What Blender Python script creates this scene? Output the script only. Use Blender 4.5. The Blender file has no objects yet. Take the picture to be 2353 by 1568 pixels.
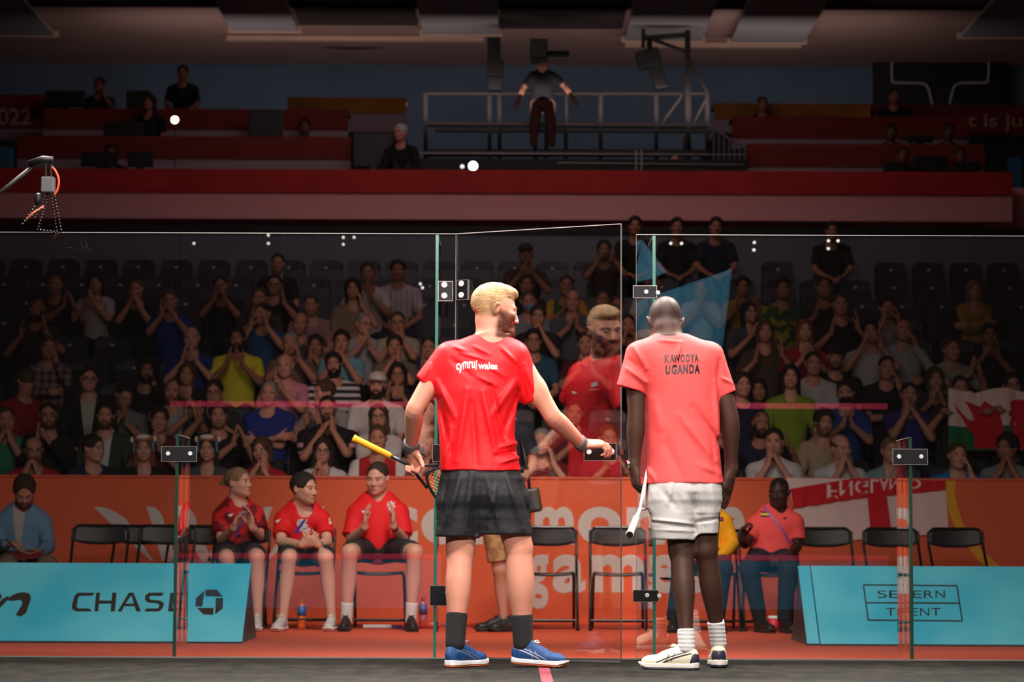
import bpy, math, random, os
import numpy as np
from mathutils import Vector, Matrix, Euler
from mathutils.bvhtree import BVHTree

SC = bpy.context.scene
COL = SC.collection
PI = math.pi
R = math.radians

# ------------------------------------------------------------------ camera
FPX = 5758.0
CAM_H = 0.575
PITCH = math.atan((1249 - 784) / FPX)
cam_data = bpy.data.cameras.new('camera')
cam_data.sensor_fit = 'HORIZONTAL'
cam_data.sensor_width = 36.0
cam_data.lens = FPX / 2353 * 36.0
cam_data.clip_start = 0.05
cam_data.clip_end = 300
cam = bpy.data.objects.new('camera', cam_data)
COL.objects.link(cam)
CM = Matrix.Rotation(PI / 2 + PITCH, 3, 'X') @ Matrix.Rotation(R(0.22), 3, 'Z')
cam.matrix_world = Matrix.Translation((0, 0, CAM_H)) @ CM.to_4x4()
cam_data.dof.use_dof = True
cam_data.dof.focus_distance = 11.8
cam_data.dof.aperture_fstop = 4.5
SC.camera = cam


def P(x, y, Y):
    """world point seen at pixel x, y of the 2353x1568 frame, at depth Y"""
    d = CM @ Vector(((x - 1176.5) / FPX, -(y - 784) / FPX, -1))
    t = Y / d.y
    return Vector((d.x * t, Y, CAM_H + d.z * t))


# ------------------------------------------------------------------ world, lights, exposure
world = bpy.data.worlds.new('world')
SC.world = world
world.use_nodes = True
wb = world.node_tree.nodes['Background']
wb.inputs[0].default_value = (0.62, 0.42, 0.40, 1)
wb.inputs[1].default_value = 0.022
SC.view_settings.view_transform = 'Standard'
SC.view_settings.look = 'None'
SC.view_settings.gamma = 1
SC.view_settings.use_curve_mapping = False
SC.view_settings.exposure = 0.0
SC.cycles.max_bounces = 10
SC.cycles.transparent_max_bounces = 40
SC.cycles.glossy_bounces = 4
SC.cycles.transmission_bounces = 4
SC.cycles.sample_clamp_indirect = 4.0
SC.cycles.caustics_reflective = False
SC.cycles.caustics_refractive = False


def area(name, loc, target, size, power, color=(1, 1, 1), size_y=None, spread=180):
    l = bpy.data.lights.new(name, 'AREA')
    l.energy = power
    l.color = color
    l.shape = 'RECTANGLE'
    l.size = size
    l.size_y = size_y or size
    l.spread = R(spread)
    o = bpy.data.objects.new(name, l)
    COL.objects.link(o)
    o.location = loc
    d = Vector(target) - Vector(loc)
    o.rotation_euler = d.to_track_quat('-Z', 'Y').to_euler()
    return o


def spot(name, loc, target, power, ang, blend=0.6, color=(1, 1, 1), radius=0.15):
    l = bpy.data.lights.new(name, 'SPOT')
    l.energy = power
    l.color = color
    l.spot_size = R(ang)
    l.spot_blend = blend
    l.shadow_soft_size = radius
    o = bpy.data.objects.new(name, l)
    COL.objects.link(o)
    o.location = loc
    d = Vector(target) - Vector(loc)
    o.rotation_euler = d.to_track_quat('-Z', 'Y').to_euler()
    return o


# court rig: rows of lamps hung over the court, out of frame above
WARM = (1.0, 0.91, 0.85)
area('court_light', (-1.6, 8.3, 5.6), (-0.6, 11.7, 0.9), 1.6, 125, WARM, 0.5, 110)
area('court_light', (2.4, 8.3, 5.6), (0.8, 11.7, 0.9), 1.6, 112, WARM, 0.5, 110)
area('court_light', (0.1, 11.9, 5.6), (0.1, 11.7, 0.0), 2.6, 185, WARM, 0.5, 120)
area('court_light', (-2.6, 13.6, 5.0), (-0.3, 11.7, 1.2), 1.2, 125, (1.0, 0.93, 0.86), 0.4, 90)
area('court_light', (2.8, 13.6, 5.0), (0.8, 11.7, 1.2), 1.2, 125, (1.0, 0.93, 0.86), 0.4, 90)
area('court_light', (0.3, 13.4, 5.2), (0.2, 11.6, 1.4), 1.6, 90, (1.0, 0.95, 0.9), 0.4, 90)
area('court_light', (0.15, 4.6, 3.7), (0.15, 11.7, 0.7), 3.0, 38, WARM, 0.4, 50)  # added low fill, not a hung lamp; stands in for court wall bounce
area('front_wall_fill', (0.15, 5.6, 4.6), (0.15, 2.8, 1.7), 4.5, 260, (1.0, 0.95, 0.92), 0.4, 120)  # added fill, brightens the front wall for its reflection in the glass
# the apron and the barrier behind the court
spot('apron_light', (0.1, 13.8, 6.6), (0.1, 19.6, -0.1), 2500, 40, 1.0, (1.0, 0.82, 0.72), 0.5)
# spill towards the stand
spot('stand_light', (-0.2, 13.0, 7.0), (-0.1, 23.0, 1.8), 1550, 33, 1.0, (1.0, 0.64, 0.54), 0.6)
spot('stand_light', (-0.2, 16.0, 8.0), (0.0, 28.5, 3.2), 230, 50, 1.0, (1.0, 0.74, 0.70), 0.6)  # weaker spot added to lift the upper rows and the wall behind
# hall light over the balcony
area('hall_light', (0, 27.0, 8.0), (0, 32.2, 4.9), 5, 48, (1.0, 0.74, 0.72), 0.8)
area('hall_light', (0, 31.5, 8.3), (0, 35.0, 5.6), 10, 16, (1.0, 0.78, 0.76), 1)
area('hall_light', (0, 37.7, 7.3), (0, 41.0, 8.6), 12, 40, (1.0, 0.84, 0.80), 0.5)


# ------------------------------------------------------------------ custom properties
def tag(o, label=None, cat=None, group=None, kind=None):
    if label: o['label'] = label
    if cat: o['category'] = cat
    if group: o['group'] = group
    if kind: o['kind'] = kind
    return o


def empty(name, loc, label=None, cat=None, group=None):
    o = bpy.data.objects.new(name, None)
    o.empty_display_size = 0.1
    COL.objects.link(o)
    o.location = loc
    o['_org'] = tuple(loc)
    return tag(o, label, cat, group)


# ------------------------------------------------------------------ materials
_mats = {}


def srgb(r, g, b):
    f = lambda c: (c / 255 / 12.92) if c / 255 <= 0.04045 else ((c / 255 + 0.055) / 1.055) ** 2.4
    return (f(r), f(g), f(b))


def mat(name, color=(0.8, 0.8, 0.8), rough=0.6, metal=0.0, bump=0.0, bscale=200.0, spec=0.5, vary=0.0,
        vscale=8.0, sheen=0.0, emit=0.0, alpha=1.0, stretch=None):
    key = (name, tuple(round(c, 4) for c in color), rough, metal, bump, bscale, spec, vary, emit, alpha)
    if key in _mats: return _mats[key]
    m = bpy.data.materials.new(name)
    m.use_nodes = True
    nt = m.node_tree
    b = nt.nodes['Principled BSDF']
    b.inputs['Base Color'].default_value = (*color, 1)
    b.inputs['Roughness'].default_value = rough
    b.inputs['Metallic'].default_value = metal
    b.inputs['Specular IOR Level'].default_value = spec
    if sheen:
        b.inputs['Sheen Weight'].default_value = sheen
    if emit:
        b.inputs['Emission Color'].default_value = (*color, 1)
        b.inputs['Emission Strength'].default_value = emit
    tc = nt.nodes.new('ShaderNodeTexCoord')
    mp = nt.nodes.new('ShaderNodeMapping')
    nt.links.new(tc.outputs['Object'], mp.inputs[0])
    if stretch: mp.inputs['Scale'].default_value = stretch
    if bump:
        n = nt.nodes.new('ShaderNodeTexNoise')
        n.inputs['Scale'].default_value = bscale
        n.inputs['Detail'].default_value = 4
        nt.links.new(mp.outputs[0], n.inputs['Vector'])
        bp = nt.nodes.new('ShaderNodeBump')
        bp.inputs['Strength'].default_value = bump
        bp.inputs['Distance'].default_value = 0.01
        nt.links.new(n.outputs[0], bp.inputs['Height'])
        nt.links.new(bp.outputs[0], b.inputs['Normal'])
    if vary:
        n = nt.nodes.new('ShaderNodeTexNoise')
        n.inputs['Scale'].default_value = vscale
        n.inputs['Detail'].default_value = 5
        nt.links.new(mp.outputs[0], n.inputs['Vector'])
        rmp = nt.nodes.new('ShaderNodeValToRGB')
        rmp.color_ramp.elements[0].position = 0.3
        rmp.color_ramp.elements[1].position = 0.7
        rmp.color_ramp.elements[0].color = (*[c * (1 - vary) for c in color], 1)
        rmp.color_ramp.elements[1].color = (*[min(1, c * (1 + vary)) for c in color], 1)
        nt.links.new(n.outputs[0], rmp.inputs[0])
        nt.links.new(rmp.outputs[0], b.inputs['Base Color'])
    _mats[key] = m
    return m


class NT:
    """tiny node expression helper"""
    def __init__(s, m):
        s.t = m.node_tree

    def m(s, op, a, b=None, c=None, clamp=False):
        n = s.t.nodes.new('ShaderNodeMath')
        n.operation = op
        n.use_clamp = clamp
        for i, v in enumerate((a, b, c)):
            if v is None: continue
            if isinstance(v, (int, float)): n.inputs[i].default_value = v
            else: s.t.links.new(v, n.inputs[i])
        return n.outputs[0]

    def attr(s, name):
        n = s.t.nodes.new('ShaderNodeAttribute')
        n.attribute_name = name
        x = s.t.nodes.new('ShaderNodeSeparateXYZ')
        s.t.links.new(n.outputs['Vector'], x.inputs[0])
        return x.outputs[0], x.outputs[1], x.outputs[2], n.outputs['Vector']

    def ell(s, u, v, cu, cv, ru, rv, soft=0.25):
        """1 inside the ellipse"""
        a = s.m('DIVIDE', s.m('SUBTRACT', u, cu), ru)
        b = s.m('DIVIDE', s.m('SUBTRACT', v, cv), rv)
        d = s.m('SQRT', s.m('ADD', s.m('MULTIPLY', a, a), s.m('MULTIPLY', b, b)))
        return s.m('DIVIDE', s.m('SUBTRACT', 1 + soft / 2, d), soft, clamp=True)

    def step(s, v, e, soft):
        """0 below e, 1 above"""
        return s.m('ADD', s.m('DIVIDE', s.m('SUBTRACT', v, e), soft), 0.5, clamp=True)

    def mix(s, f, a, b):
        n = s.t.nodes.new('ShaderNodeMix')
        n.data_type = 'RGBA'
        s.t.links.new(f, n.inputs[0])
        for v, i in ((a, 6), (b, 7)):
            if isinstance(v, tuple): n.inputs[i].default_value = (*v, 1)
            else: s.t.links.new(v, n.inputs[i])
        return n.outputs[2]

    def noise(s, vec, scale, detail=3):
        n = s.t.nodes.new('ShaderNodeTexNoise')
        n.inputs['Scale'].default_value = scale
        n.inputs['Detail'].default_value = detail
        if vec is not None: s.t.links.new(vec, n.inputs['Vector'])
        return n.outputs[0]


def skin_mat(tone, brow=(0.03, 0.018, 0.012), beard=0.0, bcol=None, buzz=0.0, hcol=None, rough=0.5):
    key = ('skin', tone, brow, beard, bcol, buzz, hcol)
    if key in _mats: return _mats[key]
    m = bpy.data.materials.new('skin')
    m.use_nodes = True
    b = m.node_tree.nodes['Principled BSDF']
    b.inputs['Roughness'].default_value = rough
    b.inputs['Specular IOR Level'].default_value = 0.3
    N = NT(m)
    x, y, z, vec = N.attr('hp')
    ax = N.m('ABSOLUTE', x)
    front = N.m('SUBTRACT', 1.0, N.step(y, -0.045, 0.02))
    nz = N.noise(vec, 90.0, 3)
    col = N.mix(N.m('MULTIPLY', N.noise(None, 14.0, 2), 0.35), tone,
                (min(1, tone[0] * 1.1), tone[1] * 0.72, tone[2] * 0.68))
    zn = N.m('ADD', z, N.m('MULTIPLY', N.m('SUBTRACT', nz, 0.5), 0.02))
    axn = N.m('ADD', ax, N.m('MULTIPLY', N.m('SUBTRACT', nz, 0.5), 0.012))
    ring = N.m('LESS_THAN', ax, 0.2)
    if buzz:
        hc = hcol or brow
        top = N.step(zn, 0.062, 0.016)
        back = N.m('MULTIPLY', N.step(y, 0.012, 0.02), N.step(zn, -0.045, 0.03))
        h = N.m('MAXIMUM', top, back)
        h = N.m('MULTIPLY', N.m('MULTIPLY', h, ring), N.m('ADD', buzz - 0.12, N.m('MULTIPLY', nz, 0.24)), clamp=True)
        col = N.mix(h, col, hc)
    if beard:
        bc = bcol or brow
        jaw = N.m('SUBTRACT', 1.0, N.step(zn, -0.052, 0.012))
        side = N.m('MULTIPLY', N.step(axn, 0.050, 0.012), N.m('SUBTRACT', 1.0, N.step(zn, -0.008, 0.02)))
        mo = N.ell(ax, zn, 0.0, -0.051, 0.032, 0.008, 0.4)
        bm = N.m('MAXIMUM', N.m('MAXIMUM', jaw, side), mo)
        bm = N.m('MULTIPLY', bm, N.m('SUBTRACT', 1.0, N.step(y, 0.002, 0.02)))
        bm = N.m('MULTIPLY', bm, N.step(z, -0.135, 0.01))
        bm = N.m('MULTIPLY', bm, N.m('SUBTRACT', 1.0, N.ell(ax, z, 0.0, -0.067, 0.019, 0.0075, 0.3)))
        bm = N.m('MULTIPLY', N.m('MULTIPLY', bm, ring), N.m('ADD', beard - 0.15, N.m('MULTIPLY', nz, 0.3)), clamp=True)
        col = N.mix(bm, col, bc)
    lip = N.m('MULTIPLY', N.ell(ax, z, 0.0, -0.067, 0.023, 0.0085), front)
    col = N.mix(N.m('MULTIPLY', lip, 0.75), col, (tone[0] * 0.85, tone[1] * 0.42, tone[2] * 0.42))
    ln = N.m('MULTIPLY', N.ell(ax, z, 0.0, -0.0665, 0.025, 0.0018), front)
    col = N.mix(N.m('MULTIPLY', ln, 0.8), col, (tone[0] * 0.15, tone[1] * 0.06, tone[2] * 0.06))
    br = N.m('MULTIPLY', N.ell(ax, N.m('SUBTRACT', z, N.m('MULTIPLY', ax, -0.02)), 0.032, 0.021, 0.021, 0.0050, 0.5), front)
    col = N.mix(N.m('MULTIPLY', br, 0.85), col, brow)
    ey = N.m('MULTIPLY', N.ell(ax, z, 0.031, 0.001, 0.0145, 0.0062), front)
    col = N.mix(ey, col, (0.38, 0.32, 0.30) if tone[0] > 0.1 else (0.16, 0.12, 0.11))
    lid = N.m('MULTIPLY', N.ell(ax, z, 0.031, 0.0065, 0.0165, 0.0026, 0.5), front)
    col = N.mix(N.m('MULTIPLY', lid, 0.8), col, (tone[0] * 0.12, tone[1] * 0.1, tone[2] * 0.1))
    ir = N.m('MULTIPLY', N.ell(ax, z, 0.031, 0.0015, 0.0062, 0.0062), front)
    col = N.mix(ir, col, (0.02, 0.012, 0.008))
    m.node_tree.links.new(col, b.inputs['Base Color'])
    _mats[key] = m
    return m


def cloth_mat(color, style='plain', c2=(0.8, 0.8, 0.8), rough=0.85, bump=0.25):
    key = ('cloth', color, style, c2, rough, bump)
    if key in _mats: return _mats[key]
    m = bpy.data.materials.new('cloth')
    m.use_nodes = True
    nt = m.node_tree
    b = nt.nodes['Principled BSDF']
    b.inputs['Roughness'].default_value = rough
    b.inputs['Specular IOR Level'].default_value = 0.3
    N = NT(m)
    x, y, z, vec = N.attr('bp')
    n1 = N.noise(vec, 7.0, 4)
    dark = tuple(c * 0.86 for c in color)
    col = N.mix(n1, dark, tuple(min(1, c * 1.1) for c in color))
    if style == 'stripes':
        s = N.m('FRACT', N.m('MULTIPLY', z, 15.0))
        col = N.mix(N.step(s, 0.5, 0.06), col, c2)
    elif style == 'vstripes':
        s = N.m('FRACT', N.m('MULTIPLY', x, 18.0))
        col = N.mix(N.step(s, 0.62, 0.06), col, c2)
    elif style == 'plaid':
        s1 = N.step(N.m('FRACT', N.m('MULTIPLY', x, 12.0)), 0.5, 0.1)
        s2 = N.step(N.m('FRACT', N.m('MULTIPLY', z, 12.0)), 0.5, 0.1)
        col = N.mix(N.m('MULTIPLY', N.m('ADD', s1, s2), 0.45), col, c2)
    elif style == 'open':
        w = N.m('ADD', 0.045, N.m('MULTIPLY', N.m('SUBTRACT', z, 0.85), 0.12))
        f = N.m('MULTIPLY', N.m('LESS_THAN', N.m('ABSOLUTE', x), w), N.m('LESS_THAN', y, 0.0))
        col = N.mix(f, col, c2)
    elif style == 'vneck':
        w = N.m('MULTIPLY', N.m('SUBTRACT', z, 0.93), 0.6)
        f = N.m('MULTIPLY', N.m('LESS_THAN', N.m('ABSOLUTE', x), w), N.m('LESS_THAN', y, 0.0))
        col = N.mix(f, col, c2)
    elif style == 'sleevebands':
        a = N.m('MULTIPLY', N.m('GREATER_THAN', N.m('ABSOLUTE', x), 0.195), N.m('LESS_THAN', z, 0.93))
        s = N.m('GREATER_THAN', N.m('FRACT', N.m('MULTIPLY', z, 13.0)), 0.5)
        col = N.mix(N.m('MULTIPLY', a, s), col, c2)
    elif style == 'yoke':
        f = N.m('GREATER_THAN', z, 0.93)
        col = N.mix(f, col, c2)
    elif style == 'sides':
        col = N.mix(N.m('GREATER_THAN', N.m('ABSOLUTE', x), 0.15), col, c2)
    elif style == 'splash':
        f = N.step(N.noise(vec, 9.0, 2), 0.52, 0.05)
        col = N.mix(f, col, c2)
    nt.links.new(col, b.inputs['Base Color'])
    if bump:
        n = N.noise(vec, 16.0, 4)
        bp = nt.nodes.new('ShaderNodeBump')
        bp.inputs['Strength'].default_value = bump
        bp.inputs['Distance'].default_value = 0.03
        nt.links.new(n, bp.inputs['Height'])
        nt.links.new(bp.outputs[0], b.inputs['Normal'])
    _mats[key] = m
    return m


def glass_mat(name, refl=0.16, tint=(0.80, 0.84, 0.84)):
    m = bpy.data.materials.new(name)
    m.use_nodes = True
    nt = m.node_tree
    nt.nodes.clear()
    out = nt.nodes.new('ShaderNodeOutputMaterial')
    tr = nt.nodes.new('ShaderNodeBsdfTransparent')
    tr.inputs[0].default_value = (*tint, 1)
    gl = nt.nodes.new('ShaderNodeBsdfGlossy')
    gl.inputs['Roughness'].default_value = 0.0
    gl.inputs['Color'].default_value = (1, 1, 1, 1)
    fr = nt.nodes.new('ShaderNodeFresnel')
    fr.inputs['IOR'].default_value = 1.5
    ma = nt.nodes.new('ShaderNodeMath')
    ma.operation = 'ADD'
    ma.use_clamp = True
    ma.inputs[1].default_value = refl
    nt.links.new(fr.outputs[0], ma.inputs[0])
    mx = nt.nodes.new('ShaderNodeMixShader')
    nt.links.new(ma.outputs[0], mx.inputs[0])
    nt.links.new(tr.outputs[0], mx.inputs[1])
    nt.links.new(gl.outputs[0], mx.inputs[2])
    nt.links.new(mx.outputs[0], out.inputs[0])
    return m


# ------------------------------------------------------------------ polygon meshes
class MB:
    def __init__(s):
        s.v = []; s.f = []; s.mi = []; s.cur = 0

    def add(s, vs, fs):
        b = len(s.v)
        s.v += [tuple(v) for v in vs]
        s.f += [tuple(i + b for i in f) for f in fs]
        s.mi += [s.cur] * len(fs)
        return s

    def box(s, lo, hi):
        x0, y0, z0 = lo; x1, y1, z1 = hi
        return s.add([(x0, y0, z0), (x1, y0, z0), (x1, y1, z0), (x0, y1, z0), (x0, y0, z1), (x1, y0, z1), (x1, y1, z1), (x0, y1, z1)],
                     [(0, 3, 2, 1), (4, 5, 6, 7), (0, 1, 5, 4), (1, 2, 6, 5), (2, 3, 7, 6), (3, 0, 4, 7)])

    def obox(s, c, ax, ay, az):
        """box with centre and three half axes"""
        c = Vector(c); ax = Vector(ax); ay = Vector(ay); az = Vector(az)
        vs = [c + sx * ax + sy * ay + sz * az for sz in (-1, 1) for sx, sy in ((-1, -1), (1, -1), (1, 1), (-1, 1))]
        return s.add(vs, [(0, 3, 2, 1), (4, 5, 6, 7), (0, 1, 5, 4), (1, 2, 6, 5), (2, 3, 7, 6), (3, 0, 4, 7)])

    def tube(s, pts, r, n=8, closed=False, cap=True):
        pts = [Vector(p) for p in pts]
        m = len(pts)
        rs = r if isinstance(r, (list, tuple)) else [r] * m
        rings = []
        up = None
        for i, p in enumerate(pts):
            if closed: t = pts[(i + 1) % m] - pts[i - 1]
            else: t = pts[min(i + 1, m - 1)] - pts[max(i - 1, 0)]
            if t.length < 1e-9: t = Vector((0, 0, 1))
            t.normalize()
            if up is None:
                up = Vector((0, 0, 1)) if abs(t.z) < 0.9 else Vector((0, 1, 0))
            u = (up - t * up.dot(t))
            if u.length < 1e-6: u = t.orthogonal()
            u.normalize(); up = u
            w = t.cross(u)
            rings.append([p + rs[i] * (math.cos(a) * u + math.sin(a) * w) for a in [2 * PI * k / n for k in range(n)]])
        vs = [v for rg in rings for v in rg]
        fs = []
        rng = m if closed else m - 1
        for i in range(rng):
            j = (i + 1) % m
            for k in range(n):
                l = (k + 1) % n
                fs.append((i * n + k, i * n + l, j * n + l, j * n + k))
        if cap and not closed:
            fs.append(tuple(range(n - 1, -1, -1)))
            fs.append(tuple((m - 1) * n + k for k in range(n)))
        return s.add(vs, fs)

    def prism(s, poly, d):
        """poly: list of 3D points (planar), extruded by vector d"""
        n = len(poly)
        d = Vector(d)
        vs = [Vector(p) for p in poly] + [Vector(p) + d for p in poly]
        fs = [tuple(range(n)), tuple(range(2 * n - 1, n - 1, -1))]
        for i in range(n):
            j = (i + 1) % n
            fs.append((i, i + n, j + n, j))
        return s.add(vs, fs)

    def lathe(s, c, prof, n=20, axis=(0, 0, 1)):
        """prof: (radius, height) list"""
        a = Vector(axis).normalized(); u = a.orthogonal().normalized(); w = a.cross(u); c = Vector(c)
        vs = []
        for r_, h in prof:
            for k in range(n):
                t = 2 * PI * k / n
                vs.append(c + a * h + r_ * (math.cos(t) * u + math.sin(t) * w))
        fs = []
        for i in range(len(prof) - 1):
            for k in range(n):
                l = (k + 1) % n
                fs.append((i * n + k, i * n + l, (i + 1) * n + l, (i + 1) * n + k))
        fs.append(tuple(range(n - 1, -1, -1)))
        fs.append(tuple((len(prof) - 1) * n + k for k in range(n)))
        return s.add(vs, fs)

    def build(s, name, mats, parent=None, smooth=False, bevel=0.0, kind=None):
        me = bpy.data.meshes.new(name)
        org = Vector(parent['_org']) if parent is not None and '_org' in parent else Vector((0, 0, 0))
        if parent is not None and '_org' not in parent: org = Vector(parent.get('_porg', (0, 0, 0)))
        me.from_pydata([tuple(Vector(v) - org) for v in s.v], [], s.f)
        if not isinstance(mats, (list, tuple)): mats = [mats]
        for m_ in mats: me.materials.append(m_)
        if len(mats) > 1:
            me.polygons.foreach_set('material_index', s.mi)
        if smooth:
            me.polygons.foreach_set('use_smooth', [True] * len(me.polygons))
        me.update()
        o = bpy.data.objects.new(name, me)
        COL.objects.link(o)
        if parent is not None:
            o.parent = parent
            o['_porg'] = tuple(org)
        else:
            o['_porg'] = (0.0, 0.0, 0.0)
        if bevel:
            bv = o.modifiers.new('bevel', 'BEVEL')
            bv.width = bevel; bv.segments = 2; bv.limit_method = 'ANGLE'
        if kind: o['kind'] = kind
        return o


def arc(c, r, a0, a1, n, u, v):
    c = Vector(c); u = Vector(u); v = Vector(v)
    return [c + r * (math.cos(R(a0 + (a1 - a0) * i / (n - 1))) * u + math.sin(R(a0 + (a1 - a0) * i / (n - 1))) * v) for i in range(n)]


# ------------------------------------------------------------------ implicit surfaces (numpy)
def smin(a, b, k):
    h = np.clip(0.5 + 0.5 * (b - a) / k, 0, 1)
    return b + (a - b) * h - k * h * (1 - h)


class Sdf:
    def __init__(s):
        s.ops = []

    def add(s, fn, lo, hi, k=0.01, op='u'):
        s.ops.append((fn, None if lo is None else np.array(lo, float), None if hi is None else np.array(hi, float), k, op))

    def cap(s, a, b, ra, rb=None, k=0.02, op='u'):
        rb = ra if rb is None else rb
        a = np.array(a, float); b = np.array(b, float)
        ba = b - a
        L = max(float(ba @ ba), 1e-12)
        def fn(X, Y, Z):
            px = X - a[0]; py = Y - a[1]; pz = Z - a[2]
            t = np.clip((px * ba[0] + py * ba[1] + pz * ba[2]) / L, 0, 1)
            return np.sqrt((px - t * ba[0]) ** 2 + (py - t * ba[1]) ** 2 + (pz - t * ba[2]) ** 2) - (ra + (rb - ra) * t)
        m = max(ra, rb)
        s.add(fn, np.minimum(a, b) - m, np.maximum(a, b) + m, k, op)

    def ell(s, c, r, Rm=None, k=0.02, op='u'):
        c = np.array(c, float); r = np.array(r, float)
        Rm = np.eye(3) if Rm is None else np.array(Rm, float)
        def fn(X, Y, Z):
            px = X - c[0]; py = Y - c[1]; pz = Z - c[2]
            q = [(px * Rm[0, i] + py * Rm[1, i] + pz * Rm[2, i]) for i in range(3)]
            k0 = np.sqrt(sum((q[i] / r[i]) ** 2 for i in range(3)))
            k1 = np.sqrt(sum((q[i] / r[i] ** 2) ** 2 for i in range(3))) + 1e-9
            return k0 * (k0 - 1) / k1
        ext = np.sqrt(((Rm * r) ** 2).sum(1))
        s.add(fn, c - ext, c + ext, k, op)

    def chain(s, pts, rs, k=0.01, op='u', n=6):
        """smooth tapering limb through the points"""
        pts = [np.array(p, float) for p in pts]; Pn = []; Rn = []
        for i in range(len(pts) - 1):
            p0, p1, p2, p3 = pts[max(i - 1, 0)], pts[i], pts[i + 1], pts[min(i + 2, len(pts) - 1)]
            r0, r1, r2, r3 = rs[max(i - 1, 0)], rs[i], rs[i + 1], rs[min(i + 2, len(pts) - 1)]
            for j in range(n):
                t = j / n
                cr = lambda a, b, c, d: 0.5 * (2 * b + (c - a) * t + (2 * a - 5 * b + 4 * c - d) * t * t + (3 * b - a - 3 * c + d) * t ** 3)
                Pn.append(cr(p0, p1, p2, p3)); Rn.append(cr(r0, r1, r2, r3))
        Pn.append(pts[-1]); Rn.append(rs[-1])
        def fn(X, Y, Z):
            D = None
            for a, b, ra, rb in zip(Pn[:-1], Pn[1:], Rn[:-1], Rn[1:]):
                ba = b - a; L = max(float(ba @ ba), 1e-12)
                px = X - a[0]; py = Y - a[1]; pz = Z - a[2]
                t = np.clip((px * ba[0] + py * ba[1] + pz * ba[2]) / L, 0, 1)
                d = np.sqrt((px - t * ba[0]) ** 2 + (py - t * ba[1]) ** 2 + (pz - t * ba[2]) ** 2) - (ra + (rb - ra) * t)
                D = d if D is None else np.minimum(D, d)
            return D
        m = max(Rn); A = np.array(Pn)
        s.add(fn, A.min(0) - m, A.max(0) + m, k, op)

    def loft(s, st, p=2.4, k=0.02, op='u'):
        """st: list of (z, cx, cy, wx, wy), vertical loft"""
        st = sorted(st)
        z_, cx_, cy_, wx_, wy_ = [np.array(c, float) for c in zip(*st)]
        # smooth resample
        zz = np.linspace(z_[0], z_[-1], 60)
        def sm(v):
            r_ = np.interp(zz, z_, v)
            for _ in range(2): r_[1:-1] = (r_[:-2] + 2 * r_[1:-1] + r_[2:]) / 4
            return r_
        cx, cy, wx, wy = map(sm, (cx_, cy_, wx_, wy_))
        def fn(X, Y, Z):
            a = np.interp(Z, zz, cx); b = np.interp(Z, zz, cy); c = np.interp(Z, zz, wx); d = np.interp(Z, zz, wy)
            q = (np.abs((X - a) / c) ** p + np.abs((Y - b) / d) ** p) ** (1 / p)
            r_ = (q - 1) * np.minimum(c, d)
            return np.maximum(r_, np.maximum(zz[0] - Z, Z - zz[-1]))
        s.add(fn, (min(cx - wx), min(cy - wy), zz[0]), (max(cx + wx), max(cy + wy), zz[-1]), k, op)

    def plane(s, pt, n, k=0.004):
        """keep the side the normal points away from"""
        pt = np.array(pt, float); n = np.array(n, float); n = n / np.linalg.norm(n)
        s.add(lambda X, Y, Z: (X - pt[0]) * n[0] + (Y - pt[1]) * n[1] + (Z - pt[2]) * n[2], None, None, k, 'i')

    def run(s, h, disp=None, smooth=1):
        us = [o for o in s.ops if o[4] == 'u']
        lo = np.min([o[1] for o in us], 0) - 3 * h
        hi = np.max([o[2] for o in us], 0) + 3 * h
        n = np.ceil((hi - lo) / h).astype(int) + 1
        D = np.full(n, 0.4, np.float32)
        ax = [(lo[i] + h * np.arange(n[i])) for i in range(3)]
        for fn, l, u, k, op in s.ops:
            if l is None:
                i0 = np.zeros(3, int); i1 = n
            else:
                m = k + 2.5 * h
                i0 = np.clip(np.floor((l - m - lo) / h).astype(int), 0, n)
                i1 = np.clip(np.ceil((u + m - lo) / h).astype(int) + 1, 0, n)
            if np.any(i1 <= i0): continue
            sl = tuple(slice(i0[i], i1[i]) for i in range(3))
            X = ax[0][sl[0]][:, None, None]; Y = ax[1][sl[1]][None, :, None]; Z = ax[2][sl[2]][None, None, :]
            d = fn(X, Y, Z)
            sub = D[sl]
            if op == 'u': D[sl] = smin(sub, d, k)
            elif op == 's': D[sl] = -smin(-sub, d, k)
            else: D[sl] = -smin(-sub, -d, k)
        if disp is not None:
            X = ax[0][:, None, None]; Y = ax[1][None, :, None]; Z = ax[2][None, None, :]
            D = D + disp(X, Y, Z).astype(np.float32)
        return surfnet(D, lo, h, smooth)


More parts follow.
